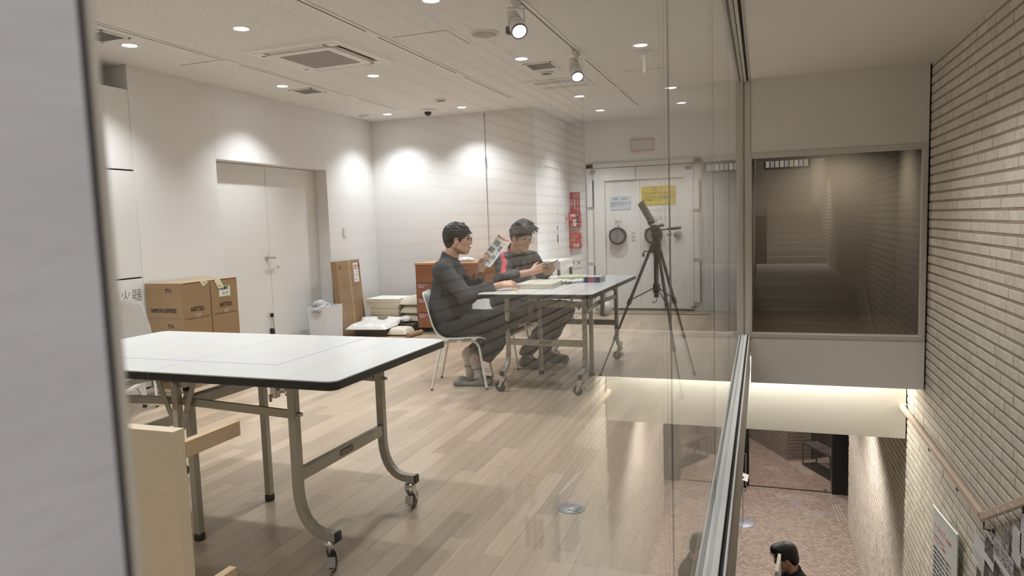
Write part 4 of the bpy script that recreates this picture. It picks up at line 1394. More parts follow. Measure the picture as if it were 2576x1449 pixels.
def track_spot(label, x, y, aim, black=False):
    T = empty('track_spotlight', label, 'spotlight', (x, y, ZC - 0.006), 0, 'track spotlights')
    part('adapter', MB().bx(-0.018, 0.018, -0.055, 0.055, -0.03, 0.0), FIXW, T, bevel=0.003)
    part('stem', MB().tube([(0, 0, -0.028), (0, 0, -0.05)], 0.02, 14), FIXW, T)
    d = vnorm(aim)
    c = np.array([0.0, 0.0, -0.145])
    s = vnorm(np.cross(d, (0, 0, 1)))
    yk = MB()
    for q in (-1, 1):
        yk.sweep([c + s * q * 0.052 + np.array([0, 0, 0.095]), c + s * q * 0.052 - np.array([0, 0, 0.012])], 0.004, 0.018, s)
    yk.sweep([c + s * -0.054 + np.array([0, 0, 0.095]), c + s * 0.054 + np.array([0, 0, 0.095])], 0.004, 0.02, (0, 0, 1))
    part('yoke', yk, FIXW, T)
    bd = part('lamp_body', MB().lathe([(0.030, -0.105), (0.040, -0.10), (0.042, -0.02), (0.047, -0.015), (0.047, 0.02), (0.044, 0.022), (0.044, 0.028), (0.049, 0.03), (0.049, 0.085), (0.043, 0.085), (0.043, 0.078)], c, d, 28), FIXW, T)
    part('ring', MB().lathe([(0.0475, -0.012), (0.0475, -0.008)], c, d, 28).lathe([(0.0447, 0.0225), (0.0447, 0.0275)], c, d, 28), BLACK, bd)
    part('rim', MB().lathe([(0.0495, 0.078), (0.0495, 0.0855), (0.0425, 0.0855)], c, d, 28, caps=False), BLACK, bd)
    part('lens', MB().lathe([(0.0005, 0.081), (0.042, 0.080)], c, d, 28), LENS2, bd)
    if black:
        part('driver_box', MB().box(tuple(c - s * 0.0 + d * 0.0 + np.array([-0.04, 0, -0.03])), (0.05, 0.05, 0.05)), BLACK, bd, bevel=0.012)
    p = np.array([x, y, ZC - 0.006]) + c + d * 0.09
    spot('track_beam', tuple(p), tuple(p + d), P_TRACK, 34, 0.6, (0.95, 0.96, 1.0), 0.04)


track_spot('white track spotlight at the far part of the track, above the far table', -1.221, 5.62, (0.35, -0.75, -0.9))
track_spot('white track spotlight with black driver at the top edge', -1.221, 4.16, (0.45, -0.65, -0.75), True)

# cassette air conditioner
AC = empty('air_conditioner', 'square white cassette air conditioner in the ceiling', 'air conditioner', (-3.045, 4.82, ZC), math.radians(-1))
ACW = mat('air_conditioner_white', (0.80, 0.775, 0.735), 0.45)
GRILLE = mat('intake_mesh', (0.34, 0.315, 0.29), 0.8, noise=0.05, nscale=120)
fr = MB()
S, I_, D_p = 0.43, 0.345, 0.022
for a in range(4):
    Rz = Matrix.Rotation(math.pi / 2 * a, 4, 'Z')
    v = [(-S, -S, 0), (S, -S, 0), (S - 0.03, -S + 0.03, -D_p), (-S + 0.03, -S + 0.03, -D_p), (I_, -I_, -D_p - 0.004), (-I_, -I_, -D_p - 0.004), (I_, -I_, 0.0), (-I_, -I_, 0.0)]
    fr.add([tuple(Rz @ Vector(p)) for p in v], [(0, 3, 2, 1), (3, 5, 4, 2), (5, 7, 6, 4)])
part('panel_frame', fr, ACW, AC)
part('louver_well', MB().bx(-I_, I_, -I_, I_, -0.004, -0.001), BLACK, AC)
cen = part('center_panel', MB().prism(rrect(0.57, 0.57, 0.02), -0.036, -0.012), ACW, AC, bevel=0.003)
part('intake_grille', MB().bx(-0.215, 0.215, -0.215, 0.215, -0.039, -0.035), GRILLE, cen, 'dark grey square intake mesh')
for a in range(4):
    Rz = Matrix.Rotation(math.pi / 2 * a, 3, 'Z')
    cpos = Rz @ Vector((0, -0.315, -0.024))
    part('louver', MB().box(tuple(cpos), (0.50, 0.055, 0.004), M=Rz @ Matrix.Rotation(math.radians(28 if a in (1, 2) else 6), 3, 'X')), ACW, AC)
for a in range(4):
    Rz = Matrix.Rotation(math.pi / 2 * a, 4, 'Z')
    part('corner_cover', MB().prism([(0.275, 0.275), (0.36, 0.275), (0.36, 0.36), (0.275, 0.36)], -0.027, -0.012, Rz), ACW, AC)

# vents
for (x, y, sx, sy, lab) in ((-4.01, 3.71, 0.13, 0.12, 'small square ceiling vent at the left edge'), (-3.99, 5.98, 0.13, 0.13, 'small square ceiling vent beside the left downlight'), (-1.62, 6.0, 0.13, 0.14, 'square ceiling vent between the tracks')):
    v_ = empty('ceiling_vent', lab, 'vent', (x, y, ZC), 0, 'square ceiling vents')
    part('frame', MB().bx(-sx, sx, -sy, -sy + 0.022, -0.007, 0).bx(-sx, sx, sy - 0.022, sy, -0.007, 0).bx(-sx, -sx + 0.022, -sy, sy, -0.007, 0).bx(sx - 0.022, sx, -sy, sy, -0.007, 0), FIXW, v_, bevel=0.002)
    part('backing', MB().bx(-sx + 0.02, sx - 0.02, -sy + 0.02, sy - 0.02, -0.002, -0.0005), mat('vent_shadow', (0.16, 0.15, 0.14), 0.9), v_)
    for j in range(9):
        yy = -sy + 0.03 + j * (2 * sy - 0.06) / 8
        part('slat', MB().box((0, yy, -0.004), (2 * sx - 0.044, 0.016, 0.0025), M=Matrix.Rotation(0.35, 3, 'X')), FIXW, v_)
sd = empty('slot_diffuser', 'long white slot diffuser with dark slats before the strongroom', 'vent', (-1.68, 6.86, ZC))
part('plate', MB().bx(-0.29, 0.29, -0.26, 0.27, -0.007, 0.0), FIXW, sd, bevel=0.002)
part('slot', MB().bx(-0.24, 0.25, -0.20, -0.06, -0.0085, -0.006), mat('vent_shadow', (0.16, 0.15, 0.14), 0.9), sd)
for j in range(6):
    part('slat', MB().box((0.005, -0.19 + j * 0.024, -0.0095), (0.48, 0.012, 0.003)), FIXW, sd)
part('return_panel', MB().bx(-0.23, 0.25, 0.06, 0.20, -0.0085, -0.006), mat('beige_panel', (0.62, 0.56, 0.49), 0.6), sd)

# round ceiling devices
d = empty('ceiling_speaker', 'round beige ceiling speaker between the tracks', 'speaker', (-1.678, 4.804, ZC))
part('ring', MB().lathe([(0.105, 0.0), (0.105, -0.006), (0.092, -0.009)], n=32), FIXW, d)
part('grille', MB().lathe([(0.0005, -0.0105), (0.090, -0.0095), (0.094, -0.004)], n=32), mat('speaker_cloth', (0.46, 0.435, 0.38), 0.85), d)
d = empty('dome_camera', 'small black dome camera on the ceiling near the back wall', 'camera', (-3.492, 7.60, ZC))
part('base', MB().lathe([(0.085, 0.0), (0.088, -0.006), (0.07, -0.022), (0.045, -0.026)], n=28), FIXW, d)
part('dome', MB().sphere((0, 0, -0.028), 0.04, 20, 14, (0.042, 0.042, 0.045)), mat('black_dome', (0.01, 0.01, 0.012), 0.08), d)
for (x, y, lab, dark) in ((-3.076, 7.06, 'small white smoke detector behind the dome camera', 1), (-1.655, 6.28, 'small white smoke detector beside the square vent', 1), (-4.337, 7.60, 'small white sensor in the far left ceiling corner', 0)):
    d = empty('smoke_detector', lab, 'detector', (x, y, ZC), 0, 'ceiling detectors')
    part('base', MB().lathe([(0.066, 0.0), (0.068, -0.008), (0.055, -0.016)], n=24), FIXW, d)
    part('head', MB().lathe([(0.040, -0.014), (0.036, -0.030), (0.020, -0.036)], n=20), FIXW, d)
    part('vent_band', MB().lathe([(0.041, -0.018), (0.039, -0.025)], n=20), BLACK if dark else FIXW, d)

# access hatches: panel with a thin shadow gap
GAPC = mat('hatch_gap', (0.22, 0.19, 0.17), 0.9)
for (x, y, s, lab) in ((-4.015, 4.80, 0.205, 'square ceiling hatch beside the air conditioner, left'), (-2.09, 4.815, 0.21, 'square ceiling hatch between two tracks'), (-0.84, 6.79, 0.20, 'square ceiling hatch near the glass wall'), (-1.20, 9.14, 0.22, 'square ceiling hatch before the strongroom'), (-3.38, 3.00, 0.23, 'square ceiling hatch at the top left edge')):
    d = empty('ceiling_hatch', lab, 'hatch', (x, y, ZC), 0, 'square ceiling hatches')
    part('gap', MB().bx(-s, s, -s, s, -0.0012, 0.0), GAPC, d)
    part('panel', MB().bx(-s + 0.004, s - 0.004, -s + 0.004, s - 0.004, -0.0025, -0.0005), CEIL, d)
# projector bracket hanging near the glass
d = empty('ceiling_bracket', 'white hanging bracket on the ceiling near the glass', 'bracket', (-0.72, 5.90, ZC))
part('plate', MB().bx(-0.07, 0.07, -0.07, 0.07, -0.012, 0.0), FIXW, d, bevel=0.002)
part('arm', MB().bx(-0.014, 0.014, -0.02, 0.02, -0.17, -0.01), FIXW, d, bevel=0.002)
part('side_arm', MB().bx(-0.05, 0.0, -0.012, 0.012, -0.045, -0.02), FIXW, d)

# unlit guide light box with pink border on the store wall
ex = empty('guide_light', 'unlit guide light box with pink frame above the strongroom door', 'sign', (-1.32, YV, 2.215))
PINKF = mat('pink_frame', (0.66, 0.28, 0.28), 0.5)
part('case', MB().bx(-0.155, 0.155, -0.05, 0.0, -0.075, 0.075), PINKF, ex, bevel=0.004)
part('face', MB().bx(-0.138, 0.138, -0.054, -0.048, -0.058, 0.058), mat('grey_face', (0.55, 0.545, 0.53), 0.4), ex)
part('knob', MB().bx(-0.02, 0.02, -0.056, -0.05, -0.068, -0.060), FIXW, ex)

# pull cable on the back wall
cbw = empty('hanging_cable', 'thin grey cable hanging down the back wall with a small cleat', 'cable', (-2.974, YB, 0))
CABM = mat('grey_cable', (0.25, 0.24, 0.235), 0.6)
part('cable', MB().tube([(0, -0.012, ZC - 0.02), (0.0, -0.012, 2.0), (0.003, -0.010, 1.1), (0.003, -0.008, 0.82)], 0.0032, 8), CABM, cbw)
part('cleat', MB().box((0.0, -0.012, 2.01), (0.014, 0.012, 0.07)).tube([(0.0, -0.02, 2.03), (0.012, -0.022, 1.93)], 0.004, 6), CABM, cbw)
part('hook', MB().box((0, -0.012, ZC - 0.05), (0.012, 0.012, 0.03)), CABM, cbw)

# ================================================================ SIGNS ON THE STORE WALL
REDB = mat('red_enamel', (0.52, 0.055, 0.06), 0.45, noise=0.03, nscale=8)
REDS = mat('dark_red_sign', (0.40, 0.05, 0.06), 0.5, noise=0.03, nscale=8)
WPRINT = mat('white_print', (0.78, 0.74, 0.72), 0.6)
rs = empty('red_sign', 'tall red sign with white vertical lettering, topmost on the store wall', 'sign', (-2.265, YV, 1.50))
part('plate', MB().bx(-0.072, 0.068, -0.012, 0.0, -0.132, 0.138), REDS, rs, bevel=0.002)
for (tx_, x, s) in (('不活性ガス消火設備', 0.036, 0.0285), ('手動起動装置', -0.005, 0.034), ('(収蔵庫)', -0.048, 0.030)):
    n = len(tx_)
    for j, ch in enumerate(tx_):
        step = 0.25 / n if n > 7 else (0.036 if n == 6 else 0.034)
        z_ = (0.115 if n > 7 else 0.10 if n == 6 else 0.055) - j * step
        text(ch if ch not in '()' else ('︵' if ch == '(' else '︶'), s, (-2.265 + x, YV - 0.0128, 1.50 + z_), (1, 0, 0), (0, 0, 1), WPRINT, rs)
rb = empty('red_control_box', 'red control box with labels and dark strip, under the tall sign', 'box', (-2.262, YV, 1.256))
part('case', MB().bx(-0.078, 0.076, -0.06, 0.0, -0.108, 0.108), REDB, rb, bevel=0.004)
part('label', MB().bx(-0.066, 0.015, -0.062, -0.06, 0.062, 0.078), PAPERW, rb)
part('label', MB().bx(-0.055, 0.010, -0.062, -0.06, 0.044, 0.058), PAPERW, rb)
part('label', MB().bx(-0.03, 0.022, -0.062, -0.06, -0.086, 0.006), PAPERW, rb)
part('yellow_label', MB().bx(-0.076, -0.045, -0.062, -0.06, 0.006, 0.022), mat('tan_label', (0.60, 0.42, 0.16), 0.7), rb)
part('dark_strip', MB().bx(0.028, 0.056, -0.063, -0.06, -0.082, 0.088), mat('navy_strip', (0.05, 0.06, 0.10), 0.5), rb)
part('indicator', MB().bx(0.034, 0.05, -0.064, -0.062, 0.062, 0.078).bx(0.034, 0.05, -0.064, -0.062, -0.06, -0.045), WPRINT, rb)
text('操作方法\n扉を開け\nボタンを\n押す', 0.017, (-2.262 - 0.004, YV - 0.0626, 1.256 - 0.04), (1, 0, 0), (0, 0, 1), INKGREY, rb)
rb2 = empty('red_fire_box', 'plain red box with three small labels, lowest on the store wall', 'box', (-2.262, YV, 0.97))
part('case', MB().bx(-0.078, 0.076, -0.05, 0.0, -0.108, 0.108), REDB, rb2, bevel=0.004)
part('label', MB().bx(-0.035, 0.032, -0.052, -0.05, 0.040, 0.058), PAPERW, rb2)
part('label', MB().bx(-0.030, 0.050, -0.052, -0.05, -0.086, -0.044), PAPERW, rb2)
part('yellow_label', MB().bx(-0.076, 0.0, -0.052, -0.05, 0.002, 0.034), mat('tan_label', (0.60, 0.42, 0.16), 0.7), rb2)
text('放出表示', 0.015, (-2.264, YV - 0.0526, 1.019), (1, 0, 0), (0, 0, 1), INK, rb2)
text('点検済\n異常なし', 0.015, (-2.252, YV - 0.0526, 0.905), (1, 0, 0), (0, 0, 1), INK, rb2)
text('開放注意', 0.017, (-2.30, YV - 0.0526, 0.988), (1, 0, 0), (0, 0, 1), INK, rb2)
ns = empty('notice_strip', 'narrow white notice with red heading on the return wall, left of the red boxes', 'notice', (XR2, 9.43, 1.24))
part('sheet', MB().bx(0.0005, 0.003, -0.09, 0.09, -0.13, 0.13), PAPERW, ns)
part('red_heading', MB().bx(0.003, 0.004, -0.06, -0.02, 0.0, 0.085).bx(0.003, 0.004, 0.01, 0.05, 0.0, 0.06), REDINK, ns)
part('small_print', MB().bx(0.003, 0.004, -0.05, -0.03, -0.11, -0.02).bx(0.003, 0.004, 0.0, 0.02, -0.11, -0.02), INKGREY, ns)
for (x, c, lab) in ((-2.315, REDB, 'small wall plate with a red button'), (-2.225, BLACK, 'small wall plate with a black button')):
    p_ = empty('wall_plate', lab + ', below the red boxes', 'switch', (x, YV, 0.648))
    part('plate', MB().bx(-0.034, 0.034, -0.008, 0.0, -0.056, 0.056), mat('plate_white', (0.72, 0.70, 0.67), 0.4), p_, bevel=0.002)
    part('button', MB().bx(-0.012, 0.012, -0.013, -0.007, 0.004, 0.024), c, p_, bevel=0.002)
    part('lip', MB().bx(-0.034, 0.034, -0.011, -0.007, -0.054, -0.046), FIXW, p_)
bp_ = empty('blue_notice', 'pale blue notice plate on the left strongroom leaf', 'notice', (-1.627, VF - 0.0125, 1.457))
part('plate', MB().bx(-0.137, 0.137, -0.004, 0.0, -0.088, 0.088), mat('blue_grey_rim', (0.30, 0.36, 0.42), 0.5), bp_)
part('face', MB().bx(-0.132, 0.132, -0.005, -0.003, -0.083, 0.083), mat('pale_blue_face', (0.60, 0.66, 0.70), 0.5), bp_)
text('注意 この扉は', 0.032, (-1.627, VF - 0.018, 1.513), (1, 0, 0), (0, 0, 1), INK, bp_)
text('収蔵庫の扉は防火構造となっています\n扉の開閉は係員の指示に従い、出入の際\n指を挟まれぬようご注意願います。\n関係者以外立入禁止です', 0.0155, (-1.752, VF - 0.018, 1.447), (1, 0, 0), (0, 0, 1), INKGREY, bp_, align='LEFT')
yp = empty('yellow_notice', 'yellow caution notice with black lettering on the right strongroom leaf', 'notice', (-1.116, VF - 0.0125, 1.541))
part('plate', MB().prism(rrect(0.45, 0.25, 0.004), 0, 0.005, Matrix(((1, 0, 0, 0), (0, 0, -1, 0), (0, 1, 0, 0), (0, 0, 0, 1)))), mat('yellow_plate', (0.60, 0.47, 0.06), 0.5), yp)
bo = MB()
rr_ = rrect(0.43, 0.23, 0.025)
ri_ = rrect(0.424, 0.224, 0.024)
nn = len(rr_)
bo.add([(x, -0.0056, y) for x, y in rr_] + [(x, -0.0056, y) for x, y in ri_], [(i_, (i_ + 1) % nn, nn + (i_ + 1) % nn, nn + i_) for i_ in range(nn)])
YINK = mat('dark_olive_print', (0.12, 0.09, 0.02), 0.6)
part('border_line', bo, YINK, yp)
text('注意', 0.040, (-1.165, VF - 0.0185, 1.620), (1, 0, 0), (0, 0, 1), YINK, yp)
text('不活性ガス(窒素ガス)消火設備が設けられ\nています。\n消火ガスを放出する前に退避指令の放送\nの指示がなされます。必ず指示に従って\n直ちに避難して下さい。', 0.0235, (-1.313, VF - 0.0185, 1.525), (1, 0, 0), (0, 0, 1), YINK, yp, align='LEFT')

# floor outlet
fo = empty('floor_outlet', 'round grey floor outlet cover in the plank floor', 'outlet', (-0.610, 2.884, 0.0))
OUT = mat('grey_outlet_metal', (0.30, 0.31, 0.33), 0.35, 0.5, noise=0.05, nscale=20)
part('ring', MB().lathe([(0.060, 0.0), (0.060, 0.003), (0.052, 0.004), (0.051, 0.002)], n=36), OUT, fo)
part('lid', MB().lathe([(0.050, 0.001), (0.050, 0.0035), (0.0005, 0.004)], n=36), mat('grey_outlet_lid', (0.38, 0.39, 0.42), 0.35, 0.4), fo)
part('tab', MB().bx(-0.012, 0.012, -0.03, -0.022, 0.0035, 0.006).bx(0.012, 0.02, -0.012, 0.012, 0.0035, 0.0055), OUT, fo)

# ================================================================ ON THE FAR TABLE
CREAM = mat('cream_plastic_tray', (0.72, 0.70, 0.56), 0.4)
CREAMG = mat('pale_green_lid', (0.62, 0.66, 0.44), 0.45)


def open_tray(name, lab, cat, loc, rz, lx, ly, h, m, t=0.006, base=0.006):
    T = empty(name, lab, cat, loc, rz)
    o = rrect(lx, ly, 0.02)
    i = rrect(lx - 2 * t, ly - 2 * t, 0.016)
    n = len(o)
    v = [(x * 0.97, y * 0.97, 0) for x, y in o] + [(x, y, h) for x, y in o] + [(x, y, h) for x, y in i] + [(x * 0.97, y * 0.97, base) for x, y in i]
    f = [tuple(range(n))[::-1]] + [(k, (k + 1) % n, n + (k + 1) % n, n + k) for k in range(n)] + [(n + k, n + (k + 1) % n, 2 * n + (k + 1) % n, 2 * n + k) for k in range(n)] + [(2 * n + k, 2 * n + (k + 1) % n, 3 * n + (k + 1) % n, 3 * n + k) for k in range(n)] + [tuple(range(3 * n, 4 * n))]
    part('body', MB().add(v, f), m, T)
    part('rim', MB().prism(rrect(lx + 0.006, ly + 0.006, 0.022), h - 0.006, h - 0.001), m, T)
    return T


open_tray('plastic_tray', 'cream plastic tray on the far table, by the writing hand', 'tray', (-1.445, 5.215, TZ), math.radians(2), 0.275, 0.36, 0.038, CREAM)
open_tray('tray_lid', 'pale green plastic lid lying near the phone hands', 'lid', (-1.36, 5.88, TZ), math.radians(8), 0.23, 0.30, 0.032, CREAMG)
pb = empty('puzzle_box', 'small purple, red and grey printed box near the table edge', 'box', (-1.114, 5.655, TZ), math.radians(-2))
part('body', MB().bx(-0.067, 0.067, -0.09, 0.09, 0.0, 0.046), mat('pale_grey_carton', (0.62, 0.60, 0.62), 0.5), pb, bevel=0.001)
for (a, b, c, nm) in ((-0.067, -0.034, (0.05, 0.045, 0.13), 'navy'), (-0.034, -0.026, (0.16, 0.10, 0.30), 'violet'), (-0.026, 0.006, (0.50, 0.09, 0.13), 'crimson'), (0.006, 0.034, (0.25, 0.17, 0.22), 'mauve'), (0.034, 0.067, (0.08, 0.07, 0.12), 'dusk')):
    part('printed_side', MB().bx(a, b, -0.0912, -0.0895, 0.001, 0.045), mat(nm + '_print', c, 0.45), pb)
part('printed_end', MB().bx(0.0668, 0.0676, -0.04, 0.0, 0.012, 0.034), INKGREY, pb)
bk = empty('wooden_block', 'small tan wooden block at the table corner below the hand', 'block', (-1.553, 4.915, TZ))
part('block', MB().bx(-0.019, 0.019, -0.014, 0.014, 0.0, 0.019), PINE, bk, bevel=0.002)
BAGC = mat('thin_plastic_bag', (0.80, 0.80, 0.79), 0.18, spec=0.7, noise=0.12, nscale=30)
bagspots = ((-1.52, 5.52, 0.06, 'clear plastic bag of parts behind the cream tray'), (-1.40, 5.60, 0.07, 'clear crumpled bag in the middle of the far table'), (-1.30, 5.53, 0.06, 'clear bag right of the tray end'), (-1.24, 5.60, 0.05, 'flat clear bag nearest the printed box'))
for n_, (x, y, r, lab) in enumerate(bagspots):
    tag(link('plastic_bag', crumple((0, 0, 0), 1, 18, 12, 0.55, 30 + n_, (r, r * 0.8, 0.016)).mesh('plastic_bag'), BAGC, None, (x, y, TZ + 0.013)), lab, 'bag', 'plastic bags on the far table')
rg = random.Random(11)
PCS = [mat('dark_red_piece', (0.20, 0.03, 0.05), 0.5), mat('olive_piece', (0.16, 0.17, 0.08), 0.5), mat('black_piece', (0.03, 0.03, 0.03), 0.5), mat('pink_piece', (0.55, 0.35, 0.38), 0.5), mat('green_piece', (0.28, 0.34, 0.12), 0.5)]
pcs = [(-1.50, 5.40, 0), (-1.47, 5.43, 0), (-1.53, 5.43, 1), (-1.38, 5.46, 0), (-1.40, 5.50, 3), (-1.33, 5.44, 1), (-1.31, 5.49, 2), (-1.28, 5.46, 2), (-1.26, 5.52, 4), (-1.20, 5.60, 4), (-1.14, 5.78, 2), (-1.17, 5.80, 1), (-1.36, 5.56, 3), (-1.33, 5.38, 2), (-1.29, 5.41, 1)]
place = ('left of', 'right of', 'before', 'behind')
words = {0: 'dark red', 1: 'olive', 2: 'black', 3: 'pink', 4: 'green'}
ordn = {}
for c in range(5):
    grp_ = sorted([q for q in pcs if q[2] == c], key=lambda q: pixel((q[0], q[1], TZ))[0])
    for i_, q in enumerate(grp_):
        ordn[q] = {2: ('left', 'right'), 3: ('leftmost', 'middle', 'rightmost'), 4: ('leftmost', 'second', 'third', 'rightmost')}[len(grp_)][i_] + ' of the ' + {2: 'two', 3: 'three', 4: 'four'}[len(grp_)]
for n_, (x, y, c) in enumerate(pcs):
    mb = MB()
    for q in range(3):
        mb.box((rg.uniform(-0.012, 0.012), rg.uniform(-0.012, 0.012), 0.005 + 0.004 * q), (rg.uniform(0.018, 0.034), rg.uniform(0.008, 0.016), 0.006), rz=rg.uniform(0, 3))
    tag(link('model_piece', mb.mesh('model_piece'), PCS[c], None, (x, y, TZ + 0.0006)), '%s small %s plastic pieces among the bags' % (ordn[(x, y, c)], words[c]), 'piece', 'scattered %s model pieces' % words[c])
SHEET = mat('loose_white_sheet', (0.80, 0.80, 0.79), 0.6)
for n_, (x, y, r, lab) in enumerate(((-1.585, 5.66, 0.3, 'loose white sheet beside the sleeve of the phone user'), (-1.43, 5.76, 0.0, 'loose white sheet under the phone hands'))):
    pts = np.array([[(a * 0.11, b * 0.075, 0.004 + 0.014 * abs(math.sin(3 * a + 2 * b + n_))) for b in np.linspace(-1, 1, 9)] for a in np.linspace(-1, 1, 11)])
    mb = MB().grid(pts).grid(pts[::-1] - np.array([0, 0, 0.0015]))
    tag(link('paper_sheet', mb.mesh('paper_sheet'), SHEET, None, (x, y, TZ), r), lab, 'paper', 'loose sheets on the far table')

# ================================================================ TRIPOD
TRI = mat('black_tripod', (0.016, 0.016, 0.018), 0.42, noise=0.05, nscale=30)
TRIG = mat('grey_tripod_metal', (0.10, 0.10, 0.105), 0.35, 0.5)
tp = empty('camera_tripod', 'black camera tripod standing on the floor just behind the glass', 'tripod', (-0.57, 5.32, 0))
cx, cy = -0.57, 5.32


def L3(p):
    return (p[0] - cx, p[1] - cy, p[2])


part('column', MB().tube([(0, 0, 0.655), (0, 0, 1.07)], 0.017, 14), TRI, tp)
part('hook', MB().tube([(0, 0, 0.66), (0, 0, 0.635), (-0.008, 0, 0.618), (-0.02, 0, 0.614), (-0.03, 0, 0.625)], 0.0032, 8), TRIG, tp)
part('shoulder', MB().lathe([(0.024, 0.985), (0.040, 1.0), (0.040, 1.055), (0.026, 1.085), (0.020, 1.11)], n=18), TRI, tp)
sp_ = part('spreader_collar', MB().lathe([(0.022, 0.69), (0.026, 0.70), (0.026, 0.75), (0.022, 0.76)], n=16), TRI, tp)
feet = [(-1.043, 5.427, 0.0), (-0.341, 4.871, 0.0), (-0.323, 5.653, 0.0)]
for ft in feet:
    f = np.array(L3(ft))
    hv = vnorm(np.array([f[0], f[1], 0]))
    top = np.array([0, 0, 1.03]) + hv * 0.036
    k1 = top + (f - top) * 0.40
    k2 = top + (f - top) * 0.68
    lg = part('leg', MB().tube([top, k1], 0.0115, 10).tube([k1, k2], 0.009, 10).tube([k2, f * 0.985 + top * 0.015], 0.0065, 10), TRI, tp)
    dv = vnorm(f - top)
    part('leg_clamp', MB().tube([k1 - dv * 0.02, k1 + dv * 0.025], 0.0165, 10), TRI, lg)
    part('leg_clamp', MB().tube([k2 - dv * 0.018, k2 + dv * 0.02], 0.0135, 10), TRI, lg)
    part('foot', MB().tube([f + (top - f) * 0.03, f], [0.011, 0.013], 10), RUBBER, lg)
    part('spreader', MB().tube([np.array([0, 0, 0.725]) + hv * 0.02, k1 - dv * 0.01], 0.0045, 8), TRI, tp)
cr = part('crank', MB().tube([(-0.02, -0.01, 1.0), (-0.085, -0.02, 1.003), (-0.09, -0.022, 0.985)], 0.004, 8).tube([(-0.09, -0.022, 0.99), (-0.09, -0.022, 0.963)], 0.008, 10), TRI, tp)
hd_ = part('pan_head', MB().lathe([(0.030, 1.10), (0.034, 1.12), (0.034, 1.135), (0.022, 1.15)], n=18).box((0.0, 0, 1.165), (0.07, 0.05, 0.035)).box((0.005, 0, 1.19), (0.085, 0.05, 0.012)), TRI, tp, bevel=0.004)
part('head_knob', MB().tube([(0.035, 0, 1.195), (0.062, 0, 1.19)], 0.012, 10), TRIG, hd_)
ph = part('pan_handle', MB().tube([(0.02, 0.0, 1.155), (0.09, -0.012, 1.163)], 0.005, 10).tube([(0.09, -0.012, 1.163), (0.188, -0.028, 1.17)], [0.009, 0.012], 12), TRI, tp)
clampm = part('phone_clamp', MB().box((-0.03, 0, 1.215), (0.05, 0.03, 0.03), M=Matrix.Rotation(math.radians(-27), 3, 'Y')), TRI, tp, bevel=0.004)
pm = empty('tablet', 'dark tablet held tilted on top of the tripod', 'tablet', (-0.57, 5.32, 0))
Rt = Matrix.Rotation(math.radians(-29), 4, 'Y') @ Matrix.Rotation(math.radians(38), 4, 'Z')
Mt = Matrix.Translation((-0.068, 0.0, 1.292)) @ Rt


def tm(mb):
    mb.v = [tuple(Mt @ Vector(p)) for p in mb.v]
    return mb


part('case', tm(MB().prism(rrect(0.010, 0.088, 0.003), -0.085, 0.085)), TRIG, pm, bevel=0.002)
part('screen', tm(MB().bx(0.0052, 0.0062, -0.039, 0.039, -0.075, 0.075)), mat('dim_screen', (0.10, 0.10, 0.115), 0.12, noise=0.5, nscale=18), pm)
part('edge_strip', tm(MB().bx(-0.003, 0.003, -0.0455, -0.0442, -0.08, 0.08)), STEEL, pm)

# ================================================================ STAIRWELL FITTINGS
RAILW = mat('pale_oak_rail', srgb(198, 178, 160), 0.45, noise=0.08, nscale=4, stretch=(8, 1, 8))
hr = empty('handrail', 'pale wooden handrail along the brick wall, with its upward bend', 'handrail', (1.60, 5.45, -0.865))
part('rail', MB().sweep([(0, 3.02, 0.0), (0, 0.02, 0.0)], 0.036, 0.052, (1, 0, 0)), RAILW, hr, bevel=0.005)
part('rail_end', MB().sweep([(0.0, 2.99, 0.0), (0.055, 3.05, 0.0)], 0.036, 0.052, (0, 0, 1)), RAILW, hr)
part('rail', MB().sweep([(0, 0.04, -0.012), (0, -0.35, 0.195), (0, -2.2, 1.19)], 0.036, 0.052, (1, 0, 0)), RAILW, hr, bevel=0.005)
for y in (2.72, 1.68, 0.70, -0.02):
    z = -0.026
    part('bracket', MB().tube([(0.0, y, z), (0.0, y, z - 0.045), (0.045, y, z - 0.055), (0.058, y, z - 0.055)], 0.005, 8).lathe([(0.017, 0), (0.017, 0.006)], (0.052, y, z - 0.055), (1, 0, 0), 12), BLACK, hr)
part('bracket', MB().tube([(0.0, -0.75, 0.385), (0.0, -0.75, 0.34), (0.058, -0.75, 0.33)], 0.005, 8), BLACK, hr)
# poster panel
ps = empty('poster_panel', 'tall white exhibition poster panel with red title on the brick wall', 'poster', (1.615, 6.40, -1.29))
u = vnorm((0.049, -0.572, 0))
nrm = np.array([u[1], -u[0], 0])
pw = 0.574
c0 = np.array([-0.052, 0.295, 0.0])
Mp = Matrix(((u[0], nrm[0], 0, c0[0]), (u[1], nrm[1], 0, c0[1]), (0, 0, 1, 0), (0, 0, 0, 1)))


def pm_(mb):
    mb.v = [tuple(Mp @ Vector(p)) for p in mb.v]
    return mb


PANELG = mat('pale_grey_panel', (0.66, 0.66, 0.64), 0.6)
part('sheet', pm_(MB().bx(0, pw, -0.004, 0.004, -1.75, 0.0)), PANELG, ps)
part('top_bar', pm_(MB().tube([(-0.01, 0, 0.004), (pw + 0.01, 0, 0.004)], 0.011, 12)), ALU, ps)
part('foot', pm_(MB().bx(0.0, pw, -0.004, 0.02, -1.80, -1.75)), ALU, ps)


def ptext(body, size, lx, lz, m, **k):
    o = Mp @ Vector((lx, 0.0, lz))
    sgn = 1 if nrm[0] < 0 else -1
    o = np.array(o) + np.array([1.615, 6.40, -1.29]) + np.array(nrm) * sgn * 0.0048
    text(body, size, o, u, (0, 0, 1), m, ps, align='LEFT', **k)


